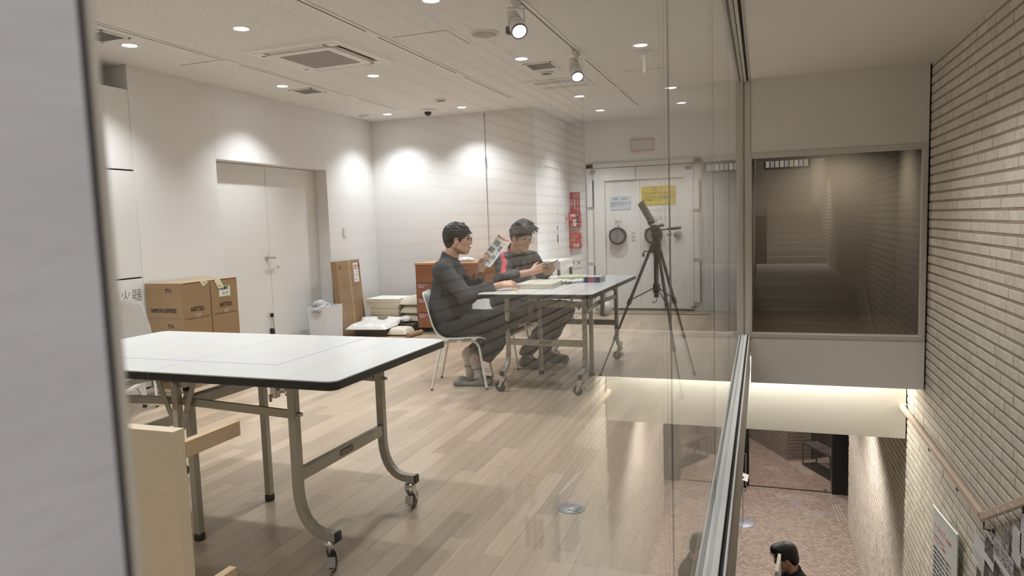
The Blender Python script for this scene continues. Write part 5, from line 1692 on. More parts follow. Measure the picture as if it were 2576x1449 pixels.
ptext('アーカイブズ', 0.060, 0.03, -0.145, REDINK, sx=0.75)
ptext('— 展示資料', 0.036, 0.30, -0.150, REDINK, sx=0.8)
ptext('Exhibition of archives', 0.030, 0.03, -0.225, REDINK)
ptext('2F ギャラリー 入場無料', 0.028, 0.03, -0.265, REDINK)
for k in range(9):
    ptext('美術館の資料を順に紹介する展示です。', 0.025, 0.03, -0.335 - 0.042 * k, INK)

# cards hung from the rail by threads
THREAD = mat('white_thread', (0.75, 0.73, 0.70), 0.7)
CARDW = mat('card_white', (0.66, 0.65, 0.67), 0.7)
PHOTO = mat('black_white_photo', (0.22, 0.22, 0.23), 0.5, noise=1.0, nscale=22)
for k, (y, z) in enumerate(((5.33, -0.80), (5.20, -0.755), (5.08, -0.69), (4.96, -0.625), (4.82, -0.55))):
    th = empty('hanging_thread', 'white thread on a pin, %s from the rail bend' % ('first', 'second', 'third', 'fourth', 'fifth')[k], 'thread', (1.585, y, z), 0, 'threads on the handrail')
    part('thread', MB().tube([(0.0, 0, -0.002), (0.0, 0, -0.16)], 0.0012, 6), THREAD, th)
    part('pin', MB().tube([(-0.006, -0.03, 0.02), (-0.006, 0.03, 0.015)], 0.0018, 6).sphere((-0.006, 0, 0.02), 0.004, 8, 6), THREAD, th)
cards = [('card', 'grey printed card, leftmost of the hanging cards', 5.63, -1.18, 0.26, 0.19, 0.0, 'grey'),
         ('photo_card', 'square black and white photo card beside the grey card', 5.39, -1.075, 0.21, 0.20, 0.0, 'photo'),
         ('photo_card', 'wide black and white photo card, lowest of the hanging row', 5.09, -0.995, 0.38, 0.15, 0.0, 'photo'),
         ('card', 'white printed card with lines at the right edge', 4.875, -0.80, 0.15, 0.22, 0.0, 'white'),
         ('photo_strip', 'dark photo strip, left of three at the bottom edge', 5.61, -1.44, 0.10, 0.26, 0.0, 'dark'),
         ('photo_strip', 'dark photo strip, middle of three at the bottom edge', 5.43, -1.35, 0.10, 0.26, 0.0, 'dark'),
         ('photo_strip', 'dark photo strip, right of three at the bottom edge', 5.255, -1.26, 0.10, 0.26, 0.0, 'dark'),
         ('photo_strip', 'dark leaf-shaped photo strip under the threads', 5.10, -0.86, 0.07, 0.20, 0.0, 'leaf'),
         ('photo_strip', 'narrow dark leaf-shaped strip beside the white card', 5.005, -0.845, 0.035, 0.19, 0.0, 'leaf'),
         ('photo_card', 'grey photo card at the right edge of the picture', 4.77, -0.70, 0.10, 0.24, 0.0, 'white'),
         ('photo_card', 'faint grey photo card below the wide one', 5.10, -1.26, 0.15, 0.20, 0.0, 'grey')]
for n_, (nm, lab, y, z, wy, hz, r_, kind) in enumerate(cards):
    x = 1.628 - 0.003 * (n_ % 3)
    cdo = empty(nm, lab, 'card', (x, y, z), 0, None)
    if kind == 'leaf':
        pts = [(0.0, hz / 2), (wy / 2, hz * 0.25), (wy / 2, -hz * 0.2), (0.0, -hz / 2), (-wy / 2, -hz * 0.25), (-wy / 2, hz * 0.2)]
        part('sheet', MB().prism(pts, -0.001, 0.001, Matrix(((0, 0, 1, 0), (1, 0, 0, 0), (0, 1, 0, 0), (0, 0, 0, 1)))), PHOTO, cdo)
    elif kind == 'dark':
        part('sheet', MB().bx(-0.001, 0.001, -wy / 2, wy / 2, -hz / 2, hz / 2), mat('dark_photo', (0.035, 0.035, 0.037), 0.4, noise=0.8, nscale=30), cdo)
    else:
        part('sheet', MB().bx(-0.001, 0.001, -wy / 2, wy / 2, -hz / 2, hz / 2), CARDW, cdo)
        if kind == 'photo':
            part('photo', MB().bx(-0.0018, -0.0008, -wy / 2 + 0.008, wy / 2 - 0.008, -hz / 2 + hz * 0.30, hz / 2 - 0.008), PHOTO, cdo)
            ph_ = MB()
            rg = random.Random(n_)
            for q in range(70):
                a, b = rg.uniform(-wy / 2 + 0.015, wy / 2 - 0.015), rg.uniform(-hz / 2 + hz * 0.33, hz / 2 - 0.015)
                ph_.box((-0.0019, a, b), (0.0006, rg.uniform(0.008, 0.03), rg.uniform(0.004, 0.012)), M=Matrix.Rotation(rg.uniform(-0.4, 0.4), 3, 'X'))
            part('photo_shapes', ph_, BLACK if n_ % 2 else CARDW, cdo)
        elif kind == 'white':
            ph_ = MB()
            for q in range(7):
                ph_.bx(-0.0018, -0.0008, -wy / 2 + 0.015, wy / 2 - 0.02, -hz / 2 + 0.02 + q * 0.026, -hz / 2 + 0.024 + q * 0.026)
            part('printed_lines', ph_, INKGREY, cdo)
        else:
            ph_ = MB()
            for q in range(5):
                ph_.bx(-0.0018, -0.0008, -wy / 2 + 0.02, wy / 2 - 0.02, -hz / 2 + 0.015 + q * 0.014, -hz / 2 + 0.019 + q * 0.014)
            part('printed_lines', ph_, INKGREY, cdo)

# ================================================================ LOWER HALL
STUD = mat('pale_metal_stud', (0.88, 0.88, 0.80), 0.35, 0.0)
BARM = mat('grey_metal_bar', (0.60, 0.57, 0.60), 0.35, 0.1)
HZ = -4.5


def stud_block(label, org, u, v, n, m, pu, pv):
    o = empty('tactile_studs', label, 'tactile paving', (org[0], org[1], HZ), 0, 'tactile paving studs in the hall floor')
    u, v = vnorm(u), vnorm(v)
    first = None
    for i in range(n):
        for j in range(m):
            p = u[:2] * pu * i + v[:2] * pv * j
            if first is None:
                first = part('stud', MB().lathe([(0.0118, 0.0), (0.0105, 0.004), (0.006, 0.0058)], n=10), STUD, o)
            else:
                c = first.copy()
                COL.objects.link(c)
                c.parent = o
                c.location = (p[0], p[1], 0)
    return o


def bar_block(label, org, u, v, n, L_, pv):
    o = empty('tactile_bars', label, 'tactile paving', (org[0], org[1], HZ), 0, 'tactile guide bars in the hall floor')
    u, v = vnorm(u), vnorm(v)
    for i in range(n):
        a = v[:2] * pv * i
        for (s, e) in ((0.0, L_ / 2 - 0.01), (L_ / 2 + 0.01, L_)):
            b0, b1 = a + u[:2] * s, a + u[:2] * e
            part('bar', MB().sweep([(b0[0], b0[1], 0.0025), (b1[0], b1[1], 0.0025)], 0.016, 0.005, np.cross((0, 0, 1), (u[0], u[1], 0))), BARM, o)
    return o


ux, uy = (1, 0, 0), (0, -1, 0)
stud_block('wide row of pale studs just inside the hall door line', (0.45, 15.06), (0.76, 0.05, 0), (0.06, -0.24, 0), 15, 4, 0.0535, 0.08)
stud_block('square of pale studs nearest the stairs', (0.925, 14.28), (0.24, 0.03, 0), (0.06, -0.23, 0), 5, 5, 0.058, 0.058)
stud_block('pale studs beside the lit brick wall', (1.48, 14.78), (0.06, -0.8, 0), (1, 0.05, 0), 14, 3, 0.06, 0.06)
stud_block('wide row of pale studs behind the glass door', (0.23, 15.83), (0.77, 0.05, 0), (0.06, -0.24, 0), 15, 4, 0.0535, 0.08)
stud_block('square of pale studs behind the glass door', (0.275, 16.70), (0.24, 0.03, 0), (0.07, -0.22, 0), 5, 5, 0.055, 0.055)
stud_block('slanting row of pale studs before the umbrella rack', (0.77, 17.06), (0.35, -0.70, 0), (0.24, 0.10, 0), 15, 5, 0.054, 0.055)
bar_block('long guide bars leading to the stairs', (0.66, 14.83), (0.20, -0.50, 0), (1, 0.05, 0), 4, 0.50, 0.058)
bar_block('guide bars leading to the brick wall', (1.20, 14.34), (1, 0.02, 0), (0.02, -0.23, 0), 4, 0.28, 0.058)
bar_block('long guide bars behind the glass door', (0.42, 16.45), (0.13, -0.55, 0), (1, 0.05, 0), 4, 0.55, 0.058)
bar_block('guide bars leading to the umbrella rack', (0.53, 16.72), (1, 0.06, 0), (0.04, -0.2, 0), 4, 0.30, 0.055)

# glass door line with black posts
gd = struct_empty('door_4', 'glass entrance screen of the hall with black posts')
part('pane', MB().bx(-0.08, 1.52, 15.40, 15.41, HZ, -1.24), glass_mat('tinted_door_glass', (0.90, 0.87, 0.85), 0.6, 0.04), gd)
part('floor_rail', MB().bx(-0.1, 1.55, 15.385, 15.43, HZ, HZ + 0.006), BLACK, gd)
part('post', MB().bx(1.53, 1.84, 15.32, 15.60, HZ, -1.24), BLACK, gd)
part('post', MB().bx(1.84, 2.3, 15.60, 15.75, HZ, -1.24), BLACK, gd)
part('post', MB().bx(-0.6, -0.08, 15.38, 15.46, HZ, -1.24), BLACK, gd)
part('floor_stop', MB().lathe([(0.022, 0), (0.02, 0.012)], (1.42, 15.50, HZ), n=14), BLACK, gd)
# brick pier beyond
PIERB = mat('grey_brick_pier', (0.30, 0.27, 0.245), 0.9, noise=0.15, nscale=9, bump=0.4, bscale=60, island=0.12)
pr = struct_empty('wall_pier_far', 'grey brick pier beyond the glass door')
P0, P1, P2 = np.array([0.749, 17.251]), np.array([-0.35, 19.27]), np.array([1.25, 17.44])
far = P1 + (P2 - P0)
core = [tuple(P0 + (P2 - P0) * 0.01 + (P1 - P0) * 0.005), tuple(P2 + (P1 - P0) * 0.005), tuple(far), tuple(P1 + (P2 - P0) * 0.01)]
part('core', MB().prism(core, HZ, -1.24), mat('grey_mortar', (0.12, 0.10, 0.09), 0.95), pr)
bc = MB()
for (A_, B_) in ((P0, P1), (P0, P2)):
    Ld = np.linalg.norm(B_ - A_)
    dv = (B_ - A_) / Ld
    nv = np.array([dv[1], -dv[0]])
    if np.dot(nv, np.array([0.3, -1])) < 0:
        nv = -nv
    rw_ = 0
    z = HZ
    while z < -2.2:
        s = -0.10 * (rw_ % 2)
        while s < Ld:
            a, b = max(s, 0), min(s + 0.195, Ld)
            if b - a > 0.02:
                c = A_ + dv * (a + b) / 2 + nv * random.uniform(0.0, 0.006)
                bc.box((c[0], c[1], z + 0.033), (b - a, 0.03, 0.066), rz=math.atan2(dv[1], dv[0]))
            s += 0.20
        z += 0.08
        rw_ += 1
part('brick_courses', bc, PIERB, pr, kind='stuff')
struct('wall_black', MB().bx(1.05, 2.4, 17.75, 17.85, HZ, -1.24), BLACK)
# umbrella rack
ur = empty('umbrella_rack', 'black umbrella rack with grey slatted top beyond the glass door', 'rack', (1.30, 16.60, HZ))
A_, B_ = np.array([1.063, 16.995]), np.array([1.56, 16.11])
dv = (B_ - A_) / np.linalg.norm(B_ - A_)
nv = np.array([-dv[1], dv[0]])
Lr = np.linalg.norm(B_ - A_)


def rk(s, d, z):
    q = A_ + dv * s + nv * d - np.array([1.30, 16.60])
    return (q[0], q[1], z)


fr = MB()
for (s, d) in ((0, 0), (Lr, 0), (Lr / 2, 0), (0, 0.34), (Lr, 0.34)):
    fr.sweep([rk(s, d, 0), rk(s, d, 0.52)], 0.028, 0.028, (1, 0, 0))
for d in (0, 0.34):
    for z in (0.025, 0.52):
        fr.sweep([rk(0, d, z), rk(Lr, d, z)], 0.028, 0.028, (0, 0, 1))
for s in (0, Lr):
    for z in (0.025, 0.52):
        fr.sweep([rk(s, 0, z), rk(s, 0.34, z)], 0.028, 0.028, (0, 0, 1))
part('frame', fr, BLACK, ur)
GS = mat('grey_rack_slat', (0.20, 0.20, 0.205), 0.4)
for d in (0.03, 0.10, 0.17, 0.24, 0.31):
    for (s0, s1) in ((0.02, Lr / 2 - 0.02), (Lr / 2 + 0.02, Lr - 0.02)):
        part('slat', MB().sweep([rk(s0, d, 0.535), rk(s1, d, 0.535)], 0.03, 0.012, (0, 0, 1)), GS, ur)
for q in range(1, 10):
    part('divider', MB().sweep([rk(Lr * q / 10, 0.0, 0.53), rk(Lr * q / 10, 0.34, 0.53)], 0.014, 0.010, (0, 0, 1)), BLACK, ur)
part('drip_tray', MB().prism([rk(0.02, 0.02, 0)[:2], rk(Lr - 0.02, 0.02, 0)[:2], rk(Lr - 0.02, 0.32, 0)[:2], rk(0.02, 0.32, 0)[:2]], 0.02, 0.035), BLACK, ur)
# sign stand and black board by the rail
ss = empty('sign_stand', 'slim grey sign stand with round base in the hall', 'sign', (-0.160, 13.44, HZ))
part('base', MB().lathe([(0.215, 0.0), (0.215, 0.008), (0.20, 0.012), (0.02, 0.016)], n=36), mat('blue_grey_base', (0.42, 0.46, 0.54), 0.35, 0.3), ss)
part('pole', MB().tube([(0, 0, 0.01), (0, 0, 0.87)], 0.012, 12), CHROME, ss)
part('tilted_plate', MB().box((-0.02, 0, 0.90), (0.24, 0.18, 0.012), M=Matrix.Rotation(math.radians(16), 3, 'Y') @ Matrix.Rotation(math.radians(25), 3, 'X')), ALU, ss)
part('knob', MB().sphere((0.0, -0.02, 0.87), 0.03, 12, 8), BLACK, ss)
bb = empty('black_board', 'black standing board with thin white rim near the glass door', 'board', (-0.19, 15.12, HZ))
part('panel', MB().bx(-0.30, 0.055, -0.02, 0.02, 0.06, 0.80), BLACK, bb)
part('rim', MB().bx(0.046, 0.055, -0.023, -0.018, 0.10, 0.80).bx(-0.3, 0.055, -0.023, -0.018, 0.79, 0.80), ALU, bb)
part('foot', MB().bx(-0.30, 0.06, -0.12, 0.12, 0.0, 0.02).bx(-0.02, 0.05, -0.02, 0.02, 0.0, 0.1), CHROME, bb)
# white board panel standing before the man on the low landing
wp = empty('white_panel', 'thin white panel standing on edge before the dark-haired person below', 'panel', (0.31, 6.28, -3.55), math.radians(-5))
part('panel', MB().bx(-0.013, 0.013, -0.22, 0.12, 0.0, 1.815), mat('off_white_panel', (0.62, 0.60, 0.56), 0.6), wp, bevel=0.001)
part('face_sheet', MB().bx(-0.016, -0.0132, -0.218, 0.118, 0.01, 1.80), PAPERW, wp)

# ================================================================ PEOPLE (implicit surfaces meshed with surface nets)
def _cap(a, b, ra, rb):
    a, b = np.asarray(a, np.float32), np.asarray(b, np.float32)
    d = b - a
    dd = float(d @ d) + 1e-9

    def f(X, Y, Z):
        t = np.clip(((X - a[0]) * d[0] + (Y - a[1]) * d[1] + (Z - a[2]) * d[2]) / dd, 0, 1)
        return np.sqrt((X - a[0] - t * d[0]) ** 2 + (Y - a[1] - t * d[1]) ** 2 + (Z - a[2] - t * d[2]) ** 2) - (ra + t * (rb - ra))
    r = max(ra, rb)
    return f, np.minimum(a, b) - r, np.maximum(a, b) + r


def _ell(c, R, M=None):
    c = np.asarray(c, np.float32)
    R = np.asarray(R, np.float32)
    Mi = np.eye(3, dtype=np.float32) if M is None else np.asarray(M, np.float32).T

    def f(X, Y, Z):
        x, y, z = X - c[0], Y - c[1], Z - c[2]
        p = (Mi[0, 0] * x + Mi[0, 1] * y + Mi[0, 2] * z, Mi[1, 0] * x + Mi[1, 1] * y + Mi[1, 2] * z, Mi[2, 0] * x + Mi[2, 1] * y + Mi[2, 2] * z)
        k0 = np.sqrt((p[0] / R[0]) ** 2 + (p[1] / R[1]) ** 2 + (p[2] / R[2]) ** 2)
        k1 = np.sqrt((p[0] / R[0] ** 2) ** 2 + (p[1] / R[1] ** 2) ** 2 + (p[2] / R[2] ** 2) ** 2) + 1e-9
        return k0 * (k0 - 1) / k1
    m = float(R.max())
    return f, c - m, c + m


class Sdf:
    def __init__(self):
        self.p = []

    def cap(self, a, b, ra, rb=None, k=0.02, sub=False):
        self.p.append((_cap(a, b, ra, ra if rb is None else rb), k, sub))
        return self

    def chain(self, pts, rs, k=0.02):
        for i in range(len(pts) - 1):
            self.cap(pts[i], pts[i + 1], rs[i], rs[i + 1], k)
        return self

    def ell(self, c, R, k=0.02, M=None, sub=False):
        self.p.append((_ell(c, R, M), k, sub))
        return self

    def cut(self, point, normal):
        """keep the side the normal points away from"""
        self.p.append((('plane', np.asarray(point, np.float32), vnorm(normal).astype(np.float32)), 0, 'plane'))
        return self

    def verts(self, h):
        lo = np.min([q[0][1] for q in self.p if not q[2]], axis=0) - 3 * h - 0.01
        hi = np.max([q[0][2] for q in self.p if not q[2]], axis=0) + 3 * h + 0.01
        n = np.ceil((hi - lo) / h).astype(int) + 1
        ax = [(lo[i] + h * np.arange(n[i])).astype(np.float32) for i in range(3)]
        D = np.full(n, 0.5, np.float32)
        for (fn, k, sub) in self.p:
            if sub == 'plane':
                d = (ax[0][:, None, None] - fn[1][0]) * fn[2][0] + (ax[1][None, :, None] - fn[1][1]) * fn[2][1] + (ax[2][None, None, :] - fn[1][2]) * fn[2][2]
                D = np.maximum(D, d)
                continue
            f, l, u = fn
            i0 = np.maximum(((l - k - 2 * h - lo) / h).astype(int), 0)
            i1 = np.minimum(((u + k + 2 * h - lo) / h).astype(int) + 2, n)
            if (i1 <= i0).any():
                continue
            sl = tuple(slice(a, b) for a, b in zip(i0, i1))
            X, Y, Z = ax[0][sl[0]][:, None, None], ax[1][sl[1]][None, :, None], ax[2][sl[2]][None, None, :]
            d = f(X, Y, Z).astype(np.float32)
            c = D[sl]
            if sub:
                d = -d
                hh = np.maximum(k - np.abs(c - d), 0) / max(k, 1e-6)
                D[sl] = np.maximum(c, d) + hh * hh * k * 0.25
            else:
                hh = np.maximum(k - np.abs(c - d), 0) / max(k, 1e-6)
                D[sl] = np.minimum(c, d) - hh * hh * k * 0.25
        return surface_nets(D, lo, h)


def surface_nets(D, lo, h):
    S = D < 0
    nx, ny, nz = D.shape
    cnt = np.zeros((nx - 1, ny - 1, nz - 1), np.int8)
    for dx in (0, 1):
        for dy in (0, 1):
            for dz in (0, 1):
                cnt += S[dx:nx - 1 + dx, dy:ny - 1 + dy, dz:nz - 1 + dz]
    act = np.argwhere((cnt > 0) & (cnt < 8))
    idx = np.full(cnt.shape, -1, np.int32)
    idx[act[:, 0], act[:, 1], act[:, 2]] = np.arange(len(act))
    acc = np.zeros((len(act), 3))
    num = np.zeros(len(act))
    cor = [(a, b, c) for a in (0, 1) for b in (0, 1) for c in (0, 1)]
    val = {c: D[act[:, 0] + c[0], act[:, 1] + c[1], act[:, 2] + c[2]] for c in cor}
    for a in cor:
        for i in range(3):
            if a[i] == 0:
                b = list(a)
                b[i] = 1
                b = tuple(b)
                va, vb = val[a], val[b]
                m = (va < 0) != (vb < 0)
                t = np.where(m, va / (va - vb + 1e-12), 0)
                p = np.array(a, float)[None, :].repeat(len(act), 0)
                p[:, i] += t
                acc[m] += p[m]
                num[m] += 1
    V = lo + h * (act + acc / num[:, None])
    F = []
    for i in range(3):
        j, k = (i + 1) % 3, (i + 2) % 3
        a = [slice(None)] * 3
        b = [slice(None)] * 3
        a[i] = slice(0, D.shape[i] - 1)
        b[i] = slice(1, D.shape[i])
        ch = S[tuple(a)] != S[tuple(b)]
        e = np.argwhere(ch)
        e = e[(e[:, j] > 0) & (e[:, k] > 0) & (e[:, j] < D.shape[j] - 1) & (e[:, k] < D.shape[k] - 1)]
        ins = S[tuple(a)][e[:, 0], e[:, 1], e[:, 2]]

        def cell(oj, ok):
            q = e.copy()
            q[:, j] += oj
            q[:, k] += ok
            return idx[q[:, 0], q[:, 1], q[:, 2]]
        q = np.stack([cell(-1, -1), cell(0, -1), cell(0, 0), cell(-1, 0)], 1)
        q[~ins] = q[~ins][:, ::-1]
        F.append(q)
    F = np.concatenate(F)
    return V, F[(F >= 0).all(1)]


def np_mesh(name, V, F, smooth=True):
    me = bpy.data.meshes.new(name)
    me.vertices.add(len(V))
    me.vertices.foreach_set('co', np.asarray(V, np.float32).ravel())
    me.loops.add(F.size)
    me.loops.foreach_set('vertex_index', F.astype(np.int32).ravel())
    me.polygons.add(len(F))
    me.polygons.foreach_set('loop_start', np.arange(0, F.size, F.shape[1], dtype=np.int32))
    me.polygons.foreach_set('loop_total', np.full(len(F), F.shape[1], np.int32))
    me.polygons.foreach_set('use_smooth', np.full(len(F), smooth))
    me.update(calc_edges=True)
    me.validate()
    return me


def vert_normals(V, F):
    n = np.cross(V[F[:, 2]] - V[F[:, 0]], V[F[:, 3]] - V[F[:, 1]])
    N = np.zeros_like(V)
    for i in range(4):
        np.add.at(N, F[:, i], n)
    return N / (np.linalg.norm(N, axis=1, keepdims=True) + 1e-12)


def relax(V, F, it=2):
    for _ in range(it):
        A = np.zeros_like(V)
        c = np.zeros(len(V))
        for i in range(4):
            a, b = F[:, i], F[:, (i + 1) % 4]
            np.add.at(A, a, V[b])
            np.add.at(c, a, 1)
            np.add.at(A, b, V[a])
            np.add.at(c, b, 1)
        V = 0.5 * V + 0.5 * A / c[:, None]
    return V


def folds(V, F, seed, amp, freq, aniso=(1, 1, 1)):
    rg = np.random.RandomState(seed)
    N = vert_normals(V, F)
    d = np.zeros(len(V))
    P = V * np.array(aniso)
    wob = 0.025 * np.sin(P @ rg.normal(size=(3, 3)) * 9)
    P = P + wob
    for i in range(7):
        kv = rg.normal(size=3) * freq * (0.6 + 0.25 * i)
        d += (np.abs(np.sin(P @ kv + rg.uniform(0, 6.28))) - 0.6) / (1 + 0.3 * i)
    return V + N * (amp * d / 3)[:, None]


class Person:
    def __init__(self, label, base, ang, h=0.0055):
        self.e = empty('person', label, 'person', base)
        self.b = np.array(base, float)
        self.u = np.array([math.cos(ang), math.sin(ang), 0])
        self.v = np.array([math.sin(ang), -math.cos(ang), 0])
        self.h = h

    def w(self, p):
        """local (forward, right, up) relative to base -> local object coordinates"""
        return self.u * p[0] + self.v * p[1] + np.array([0, 0, p[2]])

    def d(self, p):
        return self.w(p)

    def add(self, name, sdf, m, h=None, fold=None, label=None, parent=None, rel=1):
        V, F = sdf.verts(h or self.h)
        V = relax(V, F, rel)
        if fold:
            V = folds(V, F, *fold)
        me = np_mesh(name, V, F)
        o = link(name, me, m, parent or self.e)
        if label:
            o['label'] = label
        return o, V, F


def head_frame(u, v, yaw, pitch, roll=0.0):
    """columns: forward, right, up of the head; yaw towards the right, pitch downwards"""
    f = u * math.cos(yaw) + v * math.sin(yaw)
    r = -u * math.sin(yaw) + v * math.cos(yaw)
    z = np.array([0, 0, 1.0])
    f2 = f * math.cos(pitch) - z * math.sin(pitch)
    z2 = f * math.sin(pitch) + z * math.cos(pitch)
    r2 = r * math.cos(roll) + z2 * math.sin(roll)
    z3 = -r * math.sin(roll) + z2 * math.cos(roll)
    return np.stack([f2, r2, z3], 1)


def add_head(S, c, H, neck):
    g = lambda p: c + H @ np.array(p, float)
    S.ell(g((-0.010, 0, 0.032)), (0.094, 0.074, 0.088), 0.02, H)
    S.ell(g((0.032, 0, -0.030)), (0.062, 0.060, 0.078), 0.03, H)
    S.ell(g((0.066, 0, -0.088)), (0.022, 0.024, 0.020), 0.03, H)
    for q in (-1, 1):
        S.cap(g((-0.012, q * 0.056, -0.045)), g((0.055, q * 0.026, -0.090)), 0.018, 0.015, 0.025)
        S.ell(g((0.060, q * 0.042, -0.012)), (0.022, 0.020, 0.020), 0.02, H)
        S.ell(g((-0.004, q * 0.076, -0.008)), (0.018, 0.007, 0.031), 0.006, H)
        S.ell(g((0.002, q * 0.083, -0.006)), (0.009, 0.006, 0.016), 0.004, H, sub=True)
        S.ell(g((0.098, q * 0.031, 0.010)), (0.012, 0.019, 0.011), 0.012, H, sub=True)
    S.ell(g((0.082, 0, 0.030)), (0.015, 0.046, 0.010), 0.015, H)
    S.cap(g((0.086, 0, 0.014)), g((0.106, 0, -0.024)), 0.008, 0.0105, 0.012)
    for q in (-1, 1):
        S.ell(g((0.096, q * 0.012, -0.027)), (0.010, 0.008, 0.007), 0.006, H)
    S.ell(g((0.089, 0, -0.054)), (0.011, 0.023, 0.0065), 0.006, H)
    S.ell(g((0.087, 0, -0.066)), (0.011, 0.020, 0.0065), 0.006, H)
    S.cap(g((-0.030, 0, -0.050)), neck, 0.053, 0.056, 0.02)


def add_hand(S, W, f, n, side, curl, spread=0.0, scale=1.0, thumb=(0.55, 0.75, 0.30), k=0.006):
    """W wrist; f along the palm; n palm normal (fingers curl to it); side = thumb side"""
    f, n = vnorm(f), vnorm(n)
    n = vnorm(n - f * np.dot(n, f))
    t = vnorm(side - f * np.dot(side, f) - n * np.dot(side, n))
    s = scale
    W = np.asarray(W, float)
    offs = (0.030, 0.010, -0.010, -0.028)
    lens = ((0.042, 0.026, 0.021), (0.046, 0.029, 0.022), (0.042, 0.027, 0.021), (0.034, 0.021, 0.018))
    tips = []
    for i, o in enumerate(offs):
        K = W + s * (f * (0.088 - 0.004 * abs(i - 1)) + t * o)
        S.cap(W + s * (f * 0.010 + t * o * 0.55), K, 0.015 * s, 0.0105 * s, 0.014)
        a = 0
        p = K
        rr = (0.0096, 0.0086, 0.0078, 0.0066)
        tt = t * spread * (1 - i * 0.66)
        for j in range(3):
            a += curl[i][j]
            d = vnorm(f * math.cos(a) + n * math.sin(a) + tt * 0.3)
            q = p + d * lens[i][j] * s
            S.cap(p, q, rr[j] * s, rr[j + 1] * s, 0.003)
            p = q
        tips.append(p)
    B = W + s * (f * 0.022 + t * 0.024 + n * 0.006)
    d1 = vnorm(f * thumb[0] + t * thumb[1] + n * thumb[2])
    p1 = B + d1 * 0.040 * s
    d2 = vnorm(f * 0.85 + t * 0.25 + n * (thumb[2] + 0.15))
    p2 = p1 + d2 * 0.031 * s
    p3 = p2 + vnorm(d2 + n * 0.25 + f * 0.1) * 0.024 * s
    S.cap(B, p1, 0.0150 * s, 0.0115 * s, 0.012)
    S.cap(p1, p2, 0.0112 * s, 0.0095 * s, 0.004)
    S.cap(p2, p3, 0.0095 * s, 0.0075 * s, 0.004)
    return tips, p3


SKIN = mat('warm_skin', srgb(205, 160, 132), 0.5, noise=0.04, nscale=25)
HAIR = mat('black_hair', (0.013, 0.012, 0.012), 0.45, noise=0.5, nscale=70, stretch=(1, 1, 0.3), bump=0.5, bscale=150)
SWEAT = mat('charcoal_grey_sweater', srgb(72, 72, 73), 0.95, noise=0.22, nscale=160, bump=0.3, bscale=420)
JACK = mat('black_track_jacket', (0.030, 0.030, 0.036), 0.55, noise=0.06, nscale=40)
TROUS = mat('dark_grey_trousers', (0.045, 0.045, 0.050), 0.85, noise=0.12, nscale=90)
TROUSB = mat('black_track_trousers', (0.034, 0.034, 0.040), 0.7, noise=0.08, nscale=60)
REDST = mat('red_stripe', (0.62, 0.06, 0.085), 0.6)
SOCK = mat('pale_grey_sock', srgb(196, 190, 182), 0.9, noise=0.06, nscale=120)
SOCKB = mat('sock_band', srgb(140, 134, 132), 0.9)
SLIP = mat('grey_slipper', (0.20, 0.19, 0.18), 0.8, noise=0.1, nscale=40)
SHOE = mat('dark_grey_shoe', (0.10, 0.10, 0.105), 0.8, noise=0.15, nscale=60)
SPEC = mat('dark_spectacle_frame', (0.03, 0.022, 0.02), 0.35, 0.3)
EYE = mat('dark_eye', (0.03, 0.022, 0.02), 0.25)
LIP = mat('muted_lip', srgb(170, 105, 95), 0.5)


def face_extras(P, c, H, glasses=True):
    g = lambda p: c + H @ np.array(p, float)
    for q in (-1, 1):
        mb = MB().sphere((0, 0, 0), 1, 12, 8)
        mb.v = [tuple(g((0.082 + 0.010 * a, q * 0.031 + 0.014 * b, 0.008 + 0.0052 * z))) for a, b, z in mb.v]
        part('eye', mb, EYE, P.e)
        eb = MB().tube([g((0.093, q * 0.014, 0.029)), g((0.094, q * 0.030, 0.034)), g((0.083, q * 0.050, 0.030))], [0.003, 0.0042, 0.002], 8)
        part('eyebrow', eb, HAIR, P.e)
    lp = MB().tube([g((0.094, -0.020, -0.060)), g((0.1015, 0, -0.0595)), g((0.094, 0.020, -0.060))], [0.002, 0.0048, 0.002], 8)
    part('lips', lp, LIP, P.e)
    if glasses:
        G = MB()
        for q in (-1, 1):
            rim = [g((0.107 - 0.25 * abs(y - 0) * 0.12, q * (0.033 + y), 0.004 + z)) for y, z in rrect(0.050, 0.036, 0.014, 4)]
            G.tube(rim + [rim[0]], 0.0014, 6, caps=False)
            G.tube([g((0.104, q * 0.058, 0.012)), g((0.06, q * 0.076, 0.012)), g((-0.005, q * 0.082, 0.008)), g((-0.02, q * 0.080, -0.004))], 0.0015, 6)
        G.tube([g((0.108, -0.009, 0.010)), g((0.111, 0, 0.012)), g((0.108, 0.009, 0.010))], 0.0014, 6)
        part('spectacles', G, SPEC, P.e)


def hair_locks(S, g, H, seed, n, fringe, sc=1.0):
    """short tapered locks lying on the head so that the outline is uneven"""
    rg = np.random.RandomState(seed)
    for k in range(n):
        th = rg.uniform(0, 2 * math.pi)
        ph = rg.uniform(0.15, 1.25)
        x, y, z = math.cos(th) * math.cos(ph), math.sin(th) * math.cos(ph), math.sin(ph)
        if x > 0.45 and z < 0.62:
            continue
        p = np.array([-0.010 + 0.103 * x * sc, 0.084 * y * sc, 0.036 + 0.098 * z * sc])
        nr = vnorm([x, y, z])
        sw = vnorm(np.array([0.6, -y * 0.4, -0.55 * (1 - z)]) + rg.normal(size=3) * 0.25)
        sw = vnorm(sw - nr * np.dot(sw, nr) * 0.9)
        q = p + sw * rg.uniform(0.022, 0.042) + nr * rg.uniform(-0.002, 0.006)
        S.cap(g(p + nr * 0.000), g(q + nr * 0.004), 0.0085, 0.0022, 0.003)
    for (p, q) in fringe:
        S.cap(g(p), g(q), 0.010, 0.0022, 0.006)


